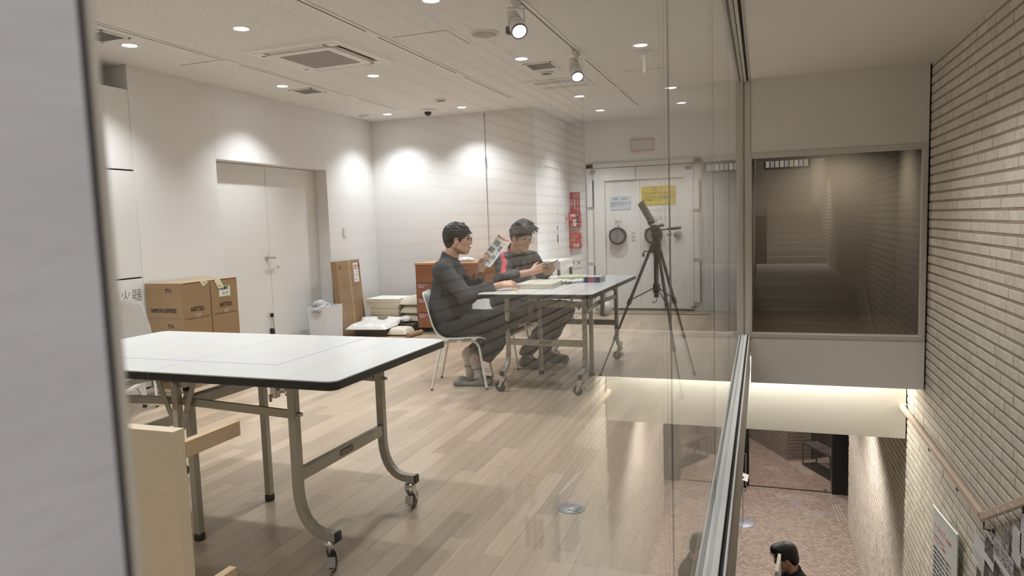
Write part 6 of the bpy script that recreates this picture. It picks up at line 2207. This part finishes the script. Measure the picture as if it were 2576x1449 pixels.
# ---------------------------------------------------------------- person in the grey sweater
A = Person('person in a charcoal sweater and glasses, holding up a flyer, seated at the far table', (-2.04, 5.03, 0), math.radians(15))
w = A.w
Hc = w((-0.006, 0, 1.128))
HA = head_frame(A.u, A.v, math.radians(-3), math.radians(2))
neckA = w((-0.070, 0, 0.985))
sh = {1: w((-0.100, 0.172, 0.905)), -1: w((-0.085, -0.165, 0.905))}
el = {1: w((0.085, 0.255, 0.712)), -1: w((0.055, -0.275, 0.700))}
wr = {1: w((0.325, 0.205, 0.786)), -1: w((0.145, -0.165, 0.868))}
body = Sdf()
body.chain([w((-0.10, 0, 0.50)), w((-0.08, 0, 0.65)), w((-0.10, 0, 0.82)), w((-0.085, 0, 0.93))], [0.085, 0.085, 0.085, 0.07], 0.04)
for q in (1, -1):
    body.cap(w((-0.09, 0, 0.90)), sh[q], 0.06, 0.05, 0.04)
    body.chain([sh[q], el[q], wr[q]], [0.044, 0.036, 0.026], 0.02)
add_head(body, Hc, HA, neckA)
kn = {1: w((0.375, 0.115, 0.485)), -1: w((0.375, -0.125, 0.490))}
an = {1: w((0.105, 0.045, 0.190)), -1: w((0.045, 0.010, 0.235))}
hip = {1: w((-0.075, 0.095, 0.485)), -1: w((-0.075, -0.095, 0.485))}
toe = {1: w((0.125, 0.055, 0.066)), -1: w((0.050, -0.005, 0.060))}
for q in (1, -1):
    body.chain([hip[q], kn[q], an[q]], [0.068, 0.050, 0.034], 0.03)
    body.cap(an[q], toe[q], 0.030, 0.024, 0.015)
# writing hand: relaxed fist holding a small glue tube
c1 = ((0.55, 0.75, 0.5), (0.7, 0.85, 0.5), (0.8, 0.9, 0.5), (0.85, 0.95, 0.5))
fA = vnorm(w((0.448, 0.165, 0.800)) - w((0.330, 0.200, 0.790)))
tips, th1 = add_hand(body, wr[1] + fA * 0.01, fA, w((0.05, -0.55, -0.80)), w((0.15, -0.8, 0.55)), c1, 0, 1.0)
# raised hand pinching the flyer
fB = vnorm(w((0.10, 0.03, 1.0)))
c2 = ((0.5, 0.6, 0.35), (0.55, 0.65, 0.4), (0.6, 0.7, 0.4), (0.65, 0.7, 0.4))
tips2, th2 = add_hand(body, wr[-1], fB, w((0.85, 0.5, 0.0)), w((0.45, -0.9, 0.1)), c2, 0, 0.98)
A.add('body', body, SKIN, 0.0045)
face_extras(A, Hc, HA)
# hair
gA = lambda p: Hc + HA @ np.array(p, float)
hs = Sdf()
hs.ell(gA((-0.012, 0, 0.046)), (0.106, 0.086, 0.093), 0.02, HA)
hs.ell(gA((-0.055, 0, -0.005)), (0.052, 0.072, 0.070), 0.03, HA)
for q in (-1, 1):
    hs.cap(gA((0.020, q * 0.070, 0.03)), gA((0.022, q * 0.072, -0.005)), 0.012, 0.006, 0.02)
hair_locks(hs, gA, HA, 3, 150, [((0.060, -0.045, 0.090), (0.104, -0.044, 0.036)), ((0.066, -0.02, 0.098), (0.114, -0.014, 0.040)), ((0.068, 0.005, 0.100), (0.118, 0.012, 0.046)), ((0.064, 0.030, 0.095), (0.110, 0.036, 0.038)), ((0.05, 0.05, 0.075), (0.080, 0.062, 0.036))])
hs.ell(gA((0.092, 0, -0.046)), (0.066, 0.092, 0.088), 0.010, HA, sub=True)
for q in (-1, 1):
    hs.ell(gA((0.004, q * 0.085, -0.014)), (0.024, 0.020, 0.036), 0.008, HA, sub=True)
A.add('hair', hs, HAIR, 0.0042)
# sweater
sw_ = Sdf()
sw_.ell(w((-0.085, 0, 0.56)), (0.165, 0.190, 0.13), 0.06, np.stack([A.u, A.v, [0, 0, 1]], 1))
sw_.ell(w((-0.080, 0, 0.66)), (0.165, 0.185, 0.15), 0.06, np.stack([A.u, A.v, [0, 0, 1]], 1))
sw_.ell(w((-0.095, 0, 0.80)), (0.125, 0.180, 0.15), 0.06, np.stack([A.u, A.v, [0, 0, 1]], 1))
sw_.cap(w((-0.095, -0.10, 0.905)), w((-0.100, 0.105, 0.905)), 0.078, 0.078, 0.05)
sw_.cap(w((-0.08, 0, 0.93)), w((-0.072, 0, 1.000)), 0.085, 0.066, 0.03)
for q in (1, -1):
    sw_.cap(w((-0.09, q * 0.10, 0.90)), sh[q], 0.075, 0.070, 0.04)
sw_.chain([sh[1], el[1], w((0.295, 0.212, 0.782))], [0.074, 0.060, 0.043], 0.03)
sw_.chain([sh[-1], el[-1], w((0.120, -0.195, 0.815))], [0.072, 0.060, 0.046], 0.03)
sw_.cap(w((0.120, -0.195, 0.815)), w((0.128, -0.190, 0.828)), 0.047, 0.048, 0.01)
# open neck and cuffs
sw_.cap(w((-0.050, 0, 1.045)), w((0.000, 0, 1.075)), 0.066, 0.085, 0.01, sub=True)
sw_.cap(w((0.302, 0.210, 0.784)), w((0.40, 0.18, 0.80)), 0.045, 0.045, 0.004, sub=True)
sw_.cap(w((0.131, -0.186, 0.838)), w((0.16, -0.15, 0.93)), 0.046, 0.05, 0.004, sub=True)
_, SV, SF = A.add('sweater', sw_, SWEAT, 0.0062, (5, 0.016, 22, (1, 1, 0.8)), None)
# trousers
tr_ = Sdf()
tr_.ell(w((-0.085, 0, 0.495)), (0.135, 0.175, 0.100), 0.05, np.stack([A.u, A.v, [0, 0, 1]], 1))
tr_.chain([hip[1], kn[1]], [0.092, 0.074], 0.04)
tr_.chain([hip[-1], kn[-1]], [0.092, 0.074], 0.04)
tr_.chain([kn[1], w((0.250, 0.085, 0.330)), w((0.120, 0.055, 0.195))], [0.074, 0.082, 0.094], 0.03)
tr_.chain([kn[-1], w((0.245, -0.065, 0.350)), w((0.090, 0.0, 0.245))], [0.074, 0.074, 0.068], 0.03)
dirR = vnorm(w((0.120, 0.055, 0.195)) - w((0.250, 0.085, 0.330)))
tr_.cap(w((0.105, 0.05, 0.180)), w((0.105, 0.05, 0.180)) + dirR * 0.12, 0.12, 0.14, 0.006, sub=True)
A.add('trousers', tr_, TROUS, 0.0065, (9, 0.009, 20))
for q in (1, -1):
    so = Sdf()
    d = vnorm(toe[q] - an[q])
    so.cap(an[q] + np.array([0, 0, 0.02]), toe[q], 0.040, 0.032, 0.01)
    so.cap(an[q] - A.u * 0.012, an[q] + d * 0.04, 0.041, 0.040, 0.01)
    sk_, _, _ = A.add('sock', so, SOCK, 0.005)
    mid = an[q] + (toe[q] - an[q]) * 0.52
    part('sock_band', MB().lathe([(0.0385, -0.006), (0.0395, 0.0), (0.0385, 0.006)], mid, d, 22, caps=False), SOCKB, sk_)
    mid2 = an[q] + (toe[q] - an[q]) * 0.22
    part('sock_band', MB().lathe([(0.0405, -0.007), (0.0415, 0.0), (0.0405, 0.007)], mid2, d, 22, caps=False), SOCKB, sk_)
for (lab, p0, p1) in (('grey slipper nearest the camera under the crossed socks', w((-0.035, 0.075, 0.0)), w((0.19, 0.085, 0.0))), ('grey slipper behind the other one under the crossed socks', w((-0.02, -0.03, 0.0)), w((0.19, -0.02, 0.0)))):
    s_ = Sdf()
    z1, z2 = np.array([0, 0, 0.022]), np.array([0, 0, 0.026])
    s_.cap(p0 + z1, p1 + z1, 0.040, 0.034, 0.02)
    s_.cap(p0 + (p1 - p0) * 0.75 + z2, p1 + z2, 0.044, 0.034, 0.02)
    s_.ell(p0 * 0.6 + p1 * 0.4 + np.array([0, 0, 0.07]), (0.075, 0.055, 0.045), 0.01, np.stack([A.u, A.v, [0, 0, 1]], 1), sub=True)
    V, F = s_.verts(0.006)
    V[:, 2] = np.maximum(V[:, 2], 0.002)
    V[:, 2] *= 0.85
    so_ = link('slipper', np_mesh('slipper', relax(V, F, 1), F), SLIP, None, tuple(A.b))
    tag(so_, lab, 'slipper', 'slippers under the seated people')
# things in the hands
gt = empty('glue_tube', 'small white glue tube in the right hand resting on the far table', 'tube', tuple(A.b + tips[0] + np.array([0, 0, 0.006])))
ax_ = vnorm(w((0.3, 0.2, 0.9)))
part('body', MB().tube([-ax_ * 0.035, ax_ * 0.01], 0.008, 12), PAPERW, gt)
part('cap', MB().tube([ax_ * 0.01, ax_ * 0.028], [0.006, 0.003], 10), FIXW, gt)
NEWSP = mat('flyer_paper', (0.72, 0.71, 0.67), 0.7)
grip = (np.mean(tips2, axis=0) + th2) / 2
fy = empty('flyer', 'printed paper flyer with red band held up by the person in grey', 'flyer', tuple(A.b + w((0.178, -0.150, 0.945))))
fu = vnorm(w((0.62, -0.35, 0.78)))      # up along the sheet
fr_ = vnorm(w((0.75, 0.30, -0.38)))
fr_ = vnorm(fr_ - fu * np.dot(fu, fr_))
fn = np.cross(fr_, fu)
FWd, FHt = 0.115, 0.245
pts = np.array([[fr_ * (a - 0.3) * FWd + fu * b * FHt + fn * 0.022 * (a - 0.5) ** 2 * 4 + fn * 0.012 * b * b for a in np.linspace(0, 1, 9)] for b in np.linspace(-0.08, 1, 13)])
part('sheet', MB().grid(pts).grid(pts[::-1] - fn * 0.0012), NEWSP, fy)


def fpatch(a0, a1, b0, b1, na=5, nb=4):
    q = np.array([[fr_ * (a - 0.3) * FWd + fu * b * FHt + fn * (0.022 * (a - 0.5) ** 2 * 4 + 0.012 * b * b + 0.0012) for a in np.linspace(a0, a1, na)] for b in np.linspace(b0, b1, nb)])
    q2 = q - fn * 0.0036
    return MB().grid(q).grid(q2[::-1])


part('red_band', fpatch(0.0, 1.0, 0.955, 1.0, 9, 3), REDINK, fy, 'red band along the top of the flyer')
GREYP = mat('grey_flyer_print', (0.25, 0.25, 0.25), 0.7, noise=0.5, nscale=80)
for k_, (a0, a1, b0, b1) in enumerate(((0.08, 0.48, 0.66, 0.84), (0.04, 0.42, 0.38, 0.56), (0.05, 0.35, 0.16, 0.30), (0.55, 0.85, 0.52, 0.72), (0.5, 0.8, 0.22, 0.36))):
    part('picture', fpatch(a0, a1, b0, b1), GREYP, fy)
for k_ in range(9):
    a0 = 0.55 + 0.05 * (k_ % 3)
    part('printed_line', fpatch(a0, a0 + 0.25, 0.05 + 0.095 * k_, 0.068 + 0.095 * k_, 3, 2), INKGREY, fy)
part('yellow_spot', fpatch(0.72, 0.9, 0.80, 0.88), mat('yellow_print', (0.60, 0.60, 0.20), 0.7), fy)

# ---------------------------------------------------------------- person in the black jacket
B = Person('person in a black track jacket with a red sleeve stripe, looking down at a phone', (-2.0, 5.81, 0), math.radians(0))
w = B.w
HcB = w((0.222, 0.03, 1.118))
HB = head_frame(B.u, B.v, math.radians(33), math.radians(17))
neckB = w((0.150, 0, 0.985))
ty = math.radians(24)
tu = B.u * math.cos(ty) + B.v * math.sin(ty)
tv = -B.u * math.sin(ty) + B.v * math.cos(ty)
TM = np.stack([tu, tv, np.array([0, 0, 1.0])], 1)
sh = {1: w((0.165, 0, 0.915)) + tv * 0.168, -1: w((0.175, 0, 0.915)) - tv * 0.168}
el = {1: w((0.145, 0.262, 0.790)), -1: w((0.315, -0.240, 0.792))}
wr = {1: w((0.350, 0.150, 0.832)), -1: w((0.432, -0.066, 0.812))}
body = Sdf()
body.chain([w((0.07, 0, 0.50)), w((0.10, 0, 0.65)), w((0.125, 0, 0.82)), w((0.15, 0, 0.93))], [0.085, 0.085, 0.08, 0.065], 0.04)
for q in (1, -1):
    body.cap(w((0.15, 0, 0.90)), sh[q], 0.06, 0.05, 0.04)
body.chain([sh[1], el[1], wr[1]], [0.044, 0.037, 0.026], 0.02)
body.chain([sh[-1], el[-1], wr[-1]], [0.044, 0.037, 0.026], 0.02)
add_head(body, HcB, HB, neckB)
kn = {1: w((0.570, 0.135, 0.475)), -1: w((0.550, -0.125, 0.475))}
an = {1: w((0.262, 0.125, 0.110)), -1: w((0.355, -0.145, 0.110))}
hip = {1: w((0.075, 0.095, 0.492)), -1: w((0.075, -0.095, 0.492))}
toe = {1: w((0.385, 0.130, 0.034)), -1: w((0.505, -0.150, 0.034))}
for q in (1, -1):
    body.chain([hip[q], kn[q], an[q]], [0.070, 0.050, 0.034], 0.03)
    body.cap(an[q], toe[q], 0.030, 0.022, 0.015)
# both hands close on the phone
PH = w((0.475, 0.035, 0.885))
pu = vnorm(w((0.62, -0.55, 0.36)))       # along the phone
pn_ = vnorm(w((-0.45, 0.10, 0.88)))     # screen normal
pn_ = vnorm(pn_ - pu * np.dot(pn_, pu))
pr_ = np.cross(pu, pn_)
f1 = vnorm(PH - wr[1] + np.array([0, 0, -0.004]))
cR = ((0.30, 0.55, 0.45), (0.40, 0.60, 0.45), (0.5, 0.65, 0.45), (0.6, 0.7, 0.45))
tR, thR = add_hand(body, wr[1], f1, w((0.25, -0.95, 0.1)), w((-0.35, 0.1, 0.95)), cR, 0, 0.98, (0.75, 0.55, 0.25))
f2 = vnorm(w((0.50, 0.00, 0.875)) - wr[-1])
tL, thL = add_hand(body, wr[-1], f2, w((0.05, 0.98, 0.1)), w((-0.7, 0.0, 0.7)), cR, 0, 0.98, (0.7, 0.6, 0.25))
B.add('body', body, SKIN, 0.0045)
face_extras(B, HcB, HB)
gB = lambda p: HcB + HB @ np.array(p, float)
hs = Sdf()
hs.ell(gB((-0.012, 0, 0.052)), (0.106, 0.087, 0.094), 0.02, HB)
hs.ell(gB((-0.055, 0, 0.00)), (0.052, 0.074, 0.075), 0.03, HB)
for q in (-1, 1):
    hs.cap(gB((0.022, q * 0.072, 0.03)), gB((0.026, q * 0.073, -0.016)), 0.012, 0.007, 0.02)
# full top, brushed to the front and side
rgl = np.random.RandomState(77)
LB = []
for a_ in np.linspace(-0.066, 0.062, 12):
    LB.append(((0.048, a_, 0.146 - 6 * a_ * a_), (0.118 + rgl.uniform(-0.006, 0.010), a_ * 1.1 - 0.012 + rgl.uniform(-0.006, 0.006), 0.098 + rgl.uniform(-0.012, 0.016))))
    LB.append(((0.082, a_, 0.124 - 5 * a_ * a_), (0.119 + rgl.uniform(-0.004, 0.006), a_ * 1.08 - 0.008 + rgl.uniform(-0.006, 0.006), 0.070 + rgl.uniform(-0.012, 0.012))))
    LB.append(((-0.01, a_ * 1.15, 0.158 - 7 * a_ * a_), (0.050, a_ * 1.15 - 0.008, 0.160 - 6 * a_ * a_ + rgl.uniform(-0.003, 0.006))))
hs.ell(gB((0.040, 0.008, 0.112)), (0.062, 0.066, 0.040), 0.02, HB)
hs.ell(gB((0.070, -0.020, 0.100)), (0.034, 0.046, 0.030), 0.02, HB)
hair_locks(hs, gB, HB, 8, 150, [((0.060, -0.045, 0.095), (0.100, -0.058, 0.066)), ((0.072, -0.02, 0.105), (0.118, -0.030, 0.080)), ((0.076, 0.01, 0.108), (0.124, 0.012, 0.080)), ((0.075, 0.035, 0.10), (0.118, 0.046, 0.068)), ((0.062, 0.055, 0.085), (0.095, 0.070, 0.046)), ((0.08, 0.045, 0.085), (0.108, 0.052, 0.050))] + LB, 1.06)
hs.ell(gB((0.096, 0, -0.040)), (0.066, 0.092, 0.086), 0.008, HB, sub=True)
for q in (-1, 1):
    hs.ell(gB((0.004, q * 0.087, -0.014)), (0.024, 0.020, 0.034), 0.008, HB, sub=True)
B.add('hair', hs, HAIR, 0.0042)
jk = Sdf()
jk.ell(w((0.075, 0, 0.58)), (0.145, 0.185, 0.13), 0.06, TM)
jk.ell(w((0.095, 0, 0.70)), (0.140, 0.182, 0.15), 0.06, TM)
jk.ell(w((0.130, 0, 0.83)), (0.125, 0.182, 0.14), 0.06, TM)
jk.cap(w((0.160, 0, 0.915)) - tv * 0.10, w((0.155, 0, 0.915)) + tv * 0.10, 0.080, 0.080, 0.05)
jk.cap(w((0.155, 0, 0.94)), w((0.152, 0, 1.018)), 0.085, 0.068, 0.02)
for q in (1, -1):
    jk.cap(w((0.16, 0, 0.90)) + tv * q * 0.10, sh[q], 0.076, 0.072, 0.04)
jk.chain([sh[1], el[1], w((0.262, 0.205, 0.812))], [0.076, 0.060, 0.048], 0.03)
jk.chain([sh[-1], el[-1], w((0.395, -0.122, 0.803))], [0.076, 0.060, 0.048], 0.03)
jk.cap(w((0.170, 0.02, 1.03)), w((0.235, 0.035, 1.06)), 0.066, 0.085, 0.008, sub=True)
jk.cap(w((0.272, 0.199, 0.814)), wr[1], 0.05, 0.05, 0.004, sub=True)
jk.cap(w((0.400, -0.115, 0.804)), wr[-1], 0.050, 0.05, 0.004, sub=True)
_, JV, JF = B.add('jacket', jk, JACK, 0.0055, (17, 0.014, 22))
# red stripe: the patch of sleeve along shoulder and upper arm, lifted a little
JN = vert_normals(JV, JF)
poly = [w((0.155, 0, 1.02)) + tv * 0.055, w((0.150, 0, 0.985)) + tv * 0.13, w((0.140, 0.232, 0.900)), w((0.150, 0.290, 0.815))]
Cn = JV[JF].mean(1)
dmin = np.full(len(Cn), 9.0)
for p, q in zip(poly[:-1], poly[1:]):
    d = q - p
    t = np.clip((Cn - p) @ d / (d @ d), 0, 1)
    e = Cn - p - t[:, None] * d
    # distance measured along the forward direction only, so that the band keeps its width around the arm
    dmin = np.minimum(dmin, np.where((t > 0) & (t < 1), np.abs(e @ tu) + 0.35 * np.linalg.norm(e, axis=1), 9))
FNn = JN[JF].mean(1)
sel = (dmin < 0.0255) & ((FNn @ tv + 0.6 * FNn[:, 2]) > 0.2) & (Cn[:, 2] > 0.815)
SFc = JF[sel]
if len(SFc):
    used, inv = np.unique(SFc, return_inverse=True)
    V2 = JV[used] + JN[used] * 0.0022
    link('sleeve_stripe', np_mesh('sleeve_stripe', V2, inv.reshape(SFc.shape)), REDST, B.e)['label'] = 'red stripe down the sleeve'
# small marks on the chest, laid on the jacket
bv = BVHTree.FromPolygons([tuple(p) for p in JV], [tuple(f) for f in JF.tolist()])


def chest_mark(name, quads, oy, oz, m, base=None):
    mb = MB()
    for q in quads:
        vs = []
        for (a, b) in q:
            o = w((0.13, 0, 0)) + tv * (oy + a) + np.array([0, 0, oz + b]) + tu * 0.4
            hit = bv.ray_cast(Vector(o), Vector(-tu))
            vs.append(np.array(hit[0]) + tu * 0.003 if hit[0] is not None else o - tu * 0.3)
        mb.add(vs, [tuple(range(len(vs)))])
    return part(name, mb, m, B.e)


chest_mark('check_mark', [[(0.018, 0.000), (0.011, -0.006), (-0.002, -0.002), (0.012, -0.002)], [(0.012, -0.002), (-0.002, -0.002), (-0.018, 0.008), (-0.004, 0.002)]], 0.078, 0.868, WPRINT)
ring = []
for k in range(14):
    a0, a1 = 2 * math.pi * k / 14, 2 * math.pi * (k + 1) / 14
    ring.append([(0.018 * math.cos(a0), 0.026 * math.sin(a0)), (0.018 * math.cos(a1), 0.026 * math.sin(a1)), (0.0155 * math.cos(a1), 0.023 * math.sin(a1)), (0.0155 * math.cos(a0), 0.023 * math.sin(a0))])
for (a, b) in ((0.0, 0.008), (-0.004, -0.002), (0.004, -0.009), (0.0, 0.034), (0.006, 0.034), (-0.006, 0.034)):
    ring.append([(a - 0.002, b - 0.004), (a + 0.003, b - 0.004), (a + 0.002, b + 0.004), (a - 0.003, b + 0.004)])
chest_mark('crest', ring, 0.002, 0.862, mat('grey_crest_print', (0.32, 0.32, 0.33), 0.6))
tr_ = Sdf()
tr_.ell(w((0.07, 0, 0.50)), (0.135, 0.175, 0.100), 0.05, np.stack([B.u, B.v, [0, 0, 1]], 1))
for q in (1, -1):
    tr_.chain([hip[q], kn[q]], [0.094, 0.080], 0.04)
tr_.chain([kn[1], w((0.40, 0.130, 0.29)), an[1] + np.array([0, 0, 0.02])], [0.078, 0.068, 0.058], 0.03)
tr_.chain([kn[-1], w((0.44, -0.135, 0.29)), an[-1] + np.array([0, 0, 0.02])], [0.078, 0.068, 0.056], 0.03)
for q in (1, -1):
    tr_.cap(an[q] + np.array([0, 0, -0.045]), an[q] + np.array([0.06, 0, -0.12]), 0.07, 0.11, 0.005, sub=True)
B.add('trousers', tr_, TROUSB, 0.0065, (19, 0.008, 20))
for q in (1, -1):
    s_ = Sdf()
    heel = an[q] + np.array([-0.035, 0, -0.068])
    s_.cap(heel, toe[q] + np.array([0, 0, 0.0]), 0.036, 0.032, 0.03)
    s_.cap(an[q] + np.array([0.0, 0, -0.02]), an[q] + np.array([0.055, 0, -0.052]), 0.040, 0.036, 0.03)
    s_.cap(toe[q] - B.u * 0.05, toe[q] + B.u * 0.03, 0.042, 0.034, 0.03)
    V, F = s_.verts(0.006)
    V[:, 2] = np.maximum(V[:, 2], 0.003)
    V = folds(relax(V, F, 1), F, 4, 0.006, 30)
    V[:, 2] = np.maximum(V[:, 2], 0.002)
    link('shoe', np_mesh('shoe', V, F), SHOE, B.e)
pe = empty('phone', 'dark smartphone held in both hands above the far table', 'phone', tuple(B.b + PH))
Mp2 = np.stack([pr_, pu, pn_], 1)


def tph(mb):
    mb.v = [tuple(Mp2 @ np.array(p)) for p in mb.v]
    return mb


part('case', tph(MB().prism(rrect(0.070, 0.145, 0.010), -0.0045, 0.004)), mat('phone_case', (0.20, 0.20, 0.20), 0.3, 0.4), pe)
part('screen', tph(MB().prism(rrect(0.064, 0.138, 0.008), 0.004, 0.0046)), mat('phone_screen', (0.05, 0.05, 0.055), 0.1), pe)

# ---------------------------------------------------------------- person standing on the low landing
Cp = Person('person in black with black hair and glasses, standing below in the stairwell', (0.40, 6.80, -3.55), math.radians(188))
w = Cp.w
BLKCL = mat('black_coat', (0.012, 0.012, 0.013), 0.9, noise=0.1, nscale=40)
DSKIN = SKIN
HcC = w((0.020, 0, 1.605))
HC_ = head_frame(Cp.u, Cp.v, 0.0, math.radians(22))
body = Sdf()
body.chain([w((0, 0, 0.95)), w((-0.02, 0, 1.15)), w((-0.05, 0, 1.36))], [0.11, 0.10, 0.10], 0.05)
add_head(body, HcC, HC_, w((-0.055, 0, 1.44)))
for q in (1, -1):
    body.chain([w((0, q * 0.09, 0.90)), w((0.01, q * 0.09, 0.48)), w((-0.02, q * 0.09, 0.08))], [0.08, 0.055, 0.035], 0.03)
    body.cap(w((-0.04, q * 0.09, 0.035)), w((0.15, q * 0.10, 0.025)), 0.035, 0.026, 0.02)
    S_, E_, W_ = w((-0.06, q * 0.18, 1.38)), w((-0.02, q * 0.24, 1.10)), w((0.18, q * 0.17, 1.02))
    body.cap(w((-0.05, 0, 1.37)), S_, 0.06, 0.05, 0.03)
    body.chain([S_, E_, W_], [0.045, 0.037, 0.027], 0.02)
    add_hand(body, W_, w((1, 0, 0.1)), w((0, -q, -0.2)), w((0, 0, 1)), c1, 0, 1.0)
Cp.add('body', body, DSKIN, 0.006)
face_extras(Cp, HcC, HC_)
gC = lambda p: HcC + HC_ @ np.array(p, float)
hs = Sdf()
hs.ell(gC((-0.018, 0, 0.046)), (0.110, 0.092, 0.095), 0.02, HC_)
hs.ell(gC((-0.058, 0, -0.015)), (0.058, 0.080, 0.085), 0.03, HC_)
hs.ell(gC((0.045, 0, 0.10)), (0.06, 0.07, 0.04), 0.02, HC_)
hair_locks(hs, gC, HC_, 21, 130, [((0.07, -0.03, 0.10), (0.125, -0.03, 0.055)), ((0.075, 0.0, 0.105), (0.13, 0.0, 0.06)), ((0.07, 0.035, 0.10), (0.12, 0.04, 0.05))])
hs.ell(gC((0.092, 0, -0.034)), (0.060, 0.090, 0.085), 0.010, HC_, sub=True)
for q in (-1, 1):
    hs.ell(gC((0.004, q * 0.087, -0.014)), (0.022, 0.020, 0.034), 0.008, HC_, sub=True)
Cp.add('hair', hs, HAIR, 0.005)
ct = Sdf()
ct.chain([w((-0.01, 0, 0.86)), w((-0.02, 0, 1.10)), w((-0.055, 0, 1.32))], [0.17, 0.165, 0.155], 0.06)
ct.cap(w((-0.06, -0.13, 1.38)), w((-0.06, 0.13, 1.38)), 0.085, 0.085, 0.05)
ct.cap(w((-0.06, 0, 1.40)), w((-0.055, 0, 1.475)), 0.09, 0.072, 0.03)
for q in (1, -1):
    ct.chain([w((-0.06, q * 0.18, 1.38)), w((-0.02, q * 0.24, 1.10)), w((0.15, q * 0.185, 1.03))], [0.078, 0.064, 0.05], 0.03)
ct.cap(w((-0.02, 0, 1.52)), w((0.06, 0, 1.56)), 0.075, 0.09, 0.01, sub=True)
Cp.add('coat', ct, BLKCL, 0.008, (25, 0.010, 18))
tr_ = Sdf()
for q in (1, -1):
    tr_.chain([w((0, q * 0.09, 0.90)), w((0.01, q * 0.09, 0.48)), w((-0.02, q * 0.09, 0.10))], [0.105, 0.08, 0.065], 0.04)
    tr_.cap(w((-0.02, q * 0.09, 0.06)), w((0, q * 0.09, -0.06)), 0.09, 0.12, 0.005, sub=True)
Cp.add('trousers', tr_, BLKCL, 0.009, (26, 0.008, 16))
for q in (1, -1):
    s_ = Sdf()
    s_.cap(w((-0.04, q * 0.09, 0.042)), w((0.16, q * 0.10, 0.034)), 0.042, 0.034, 0.02)
    V, F = s_.verts(0.008)
    V[:, 2] = np.maximum(V[:, 2], 0.001)
    link('shoe', np_mesh('shoe', V, F), BLACK, Cp.e)
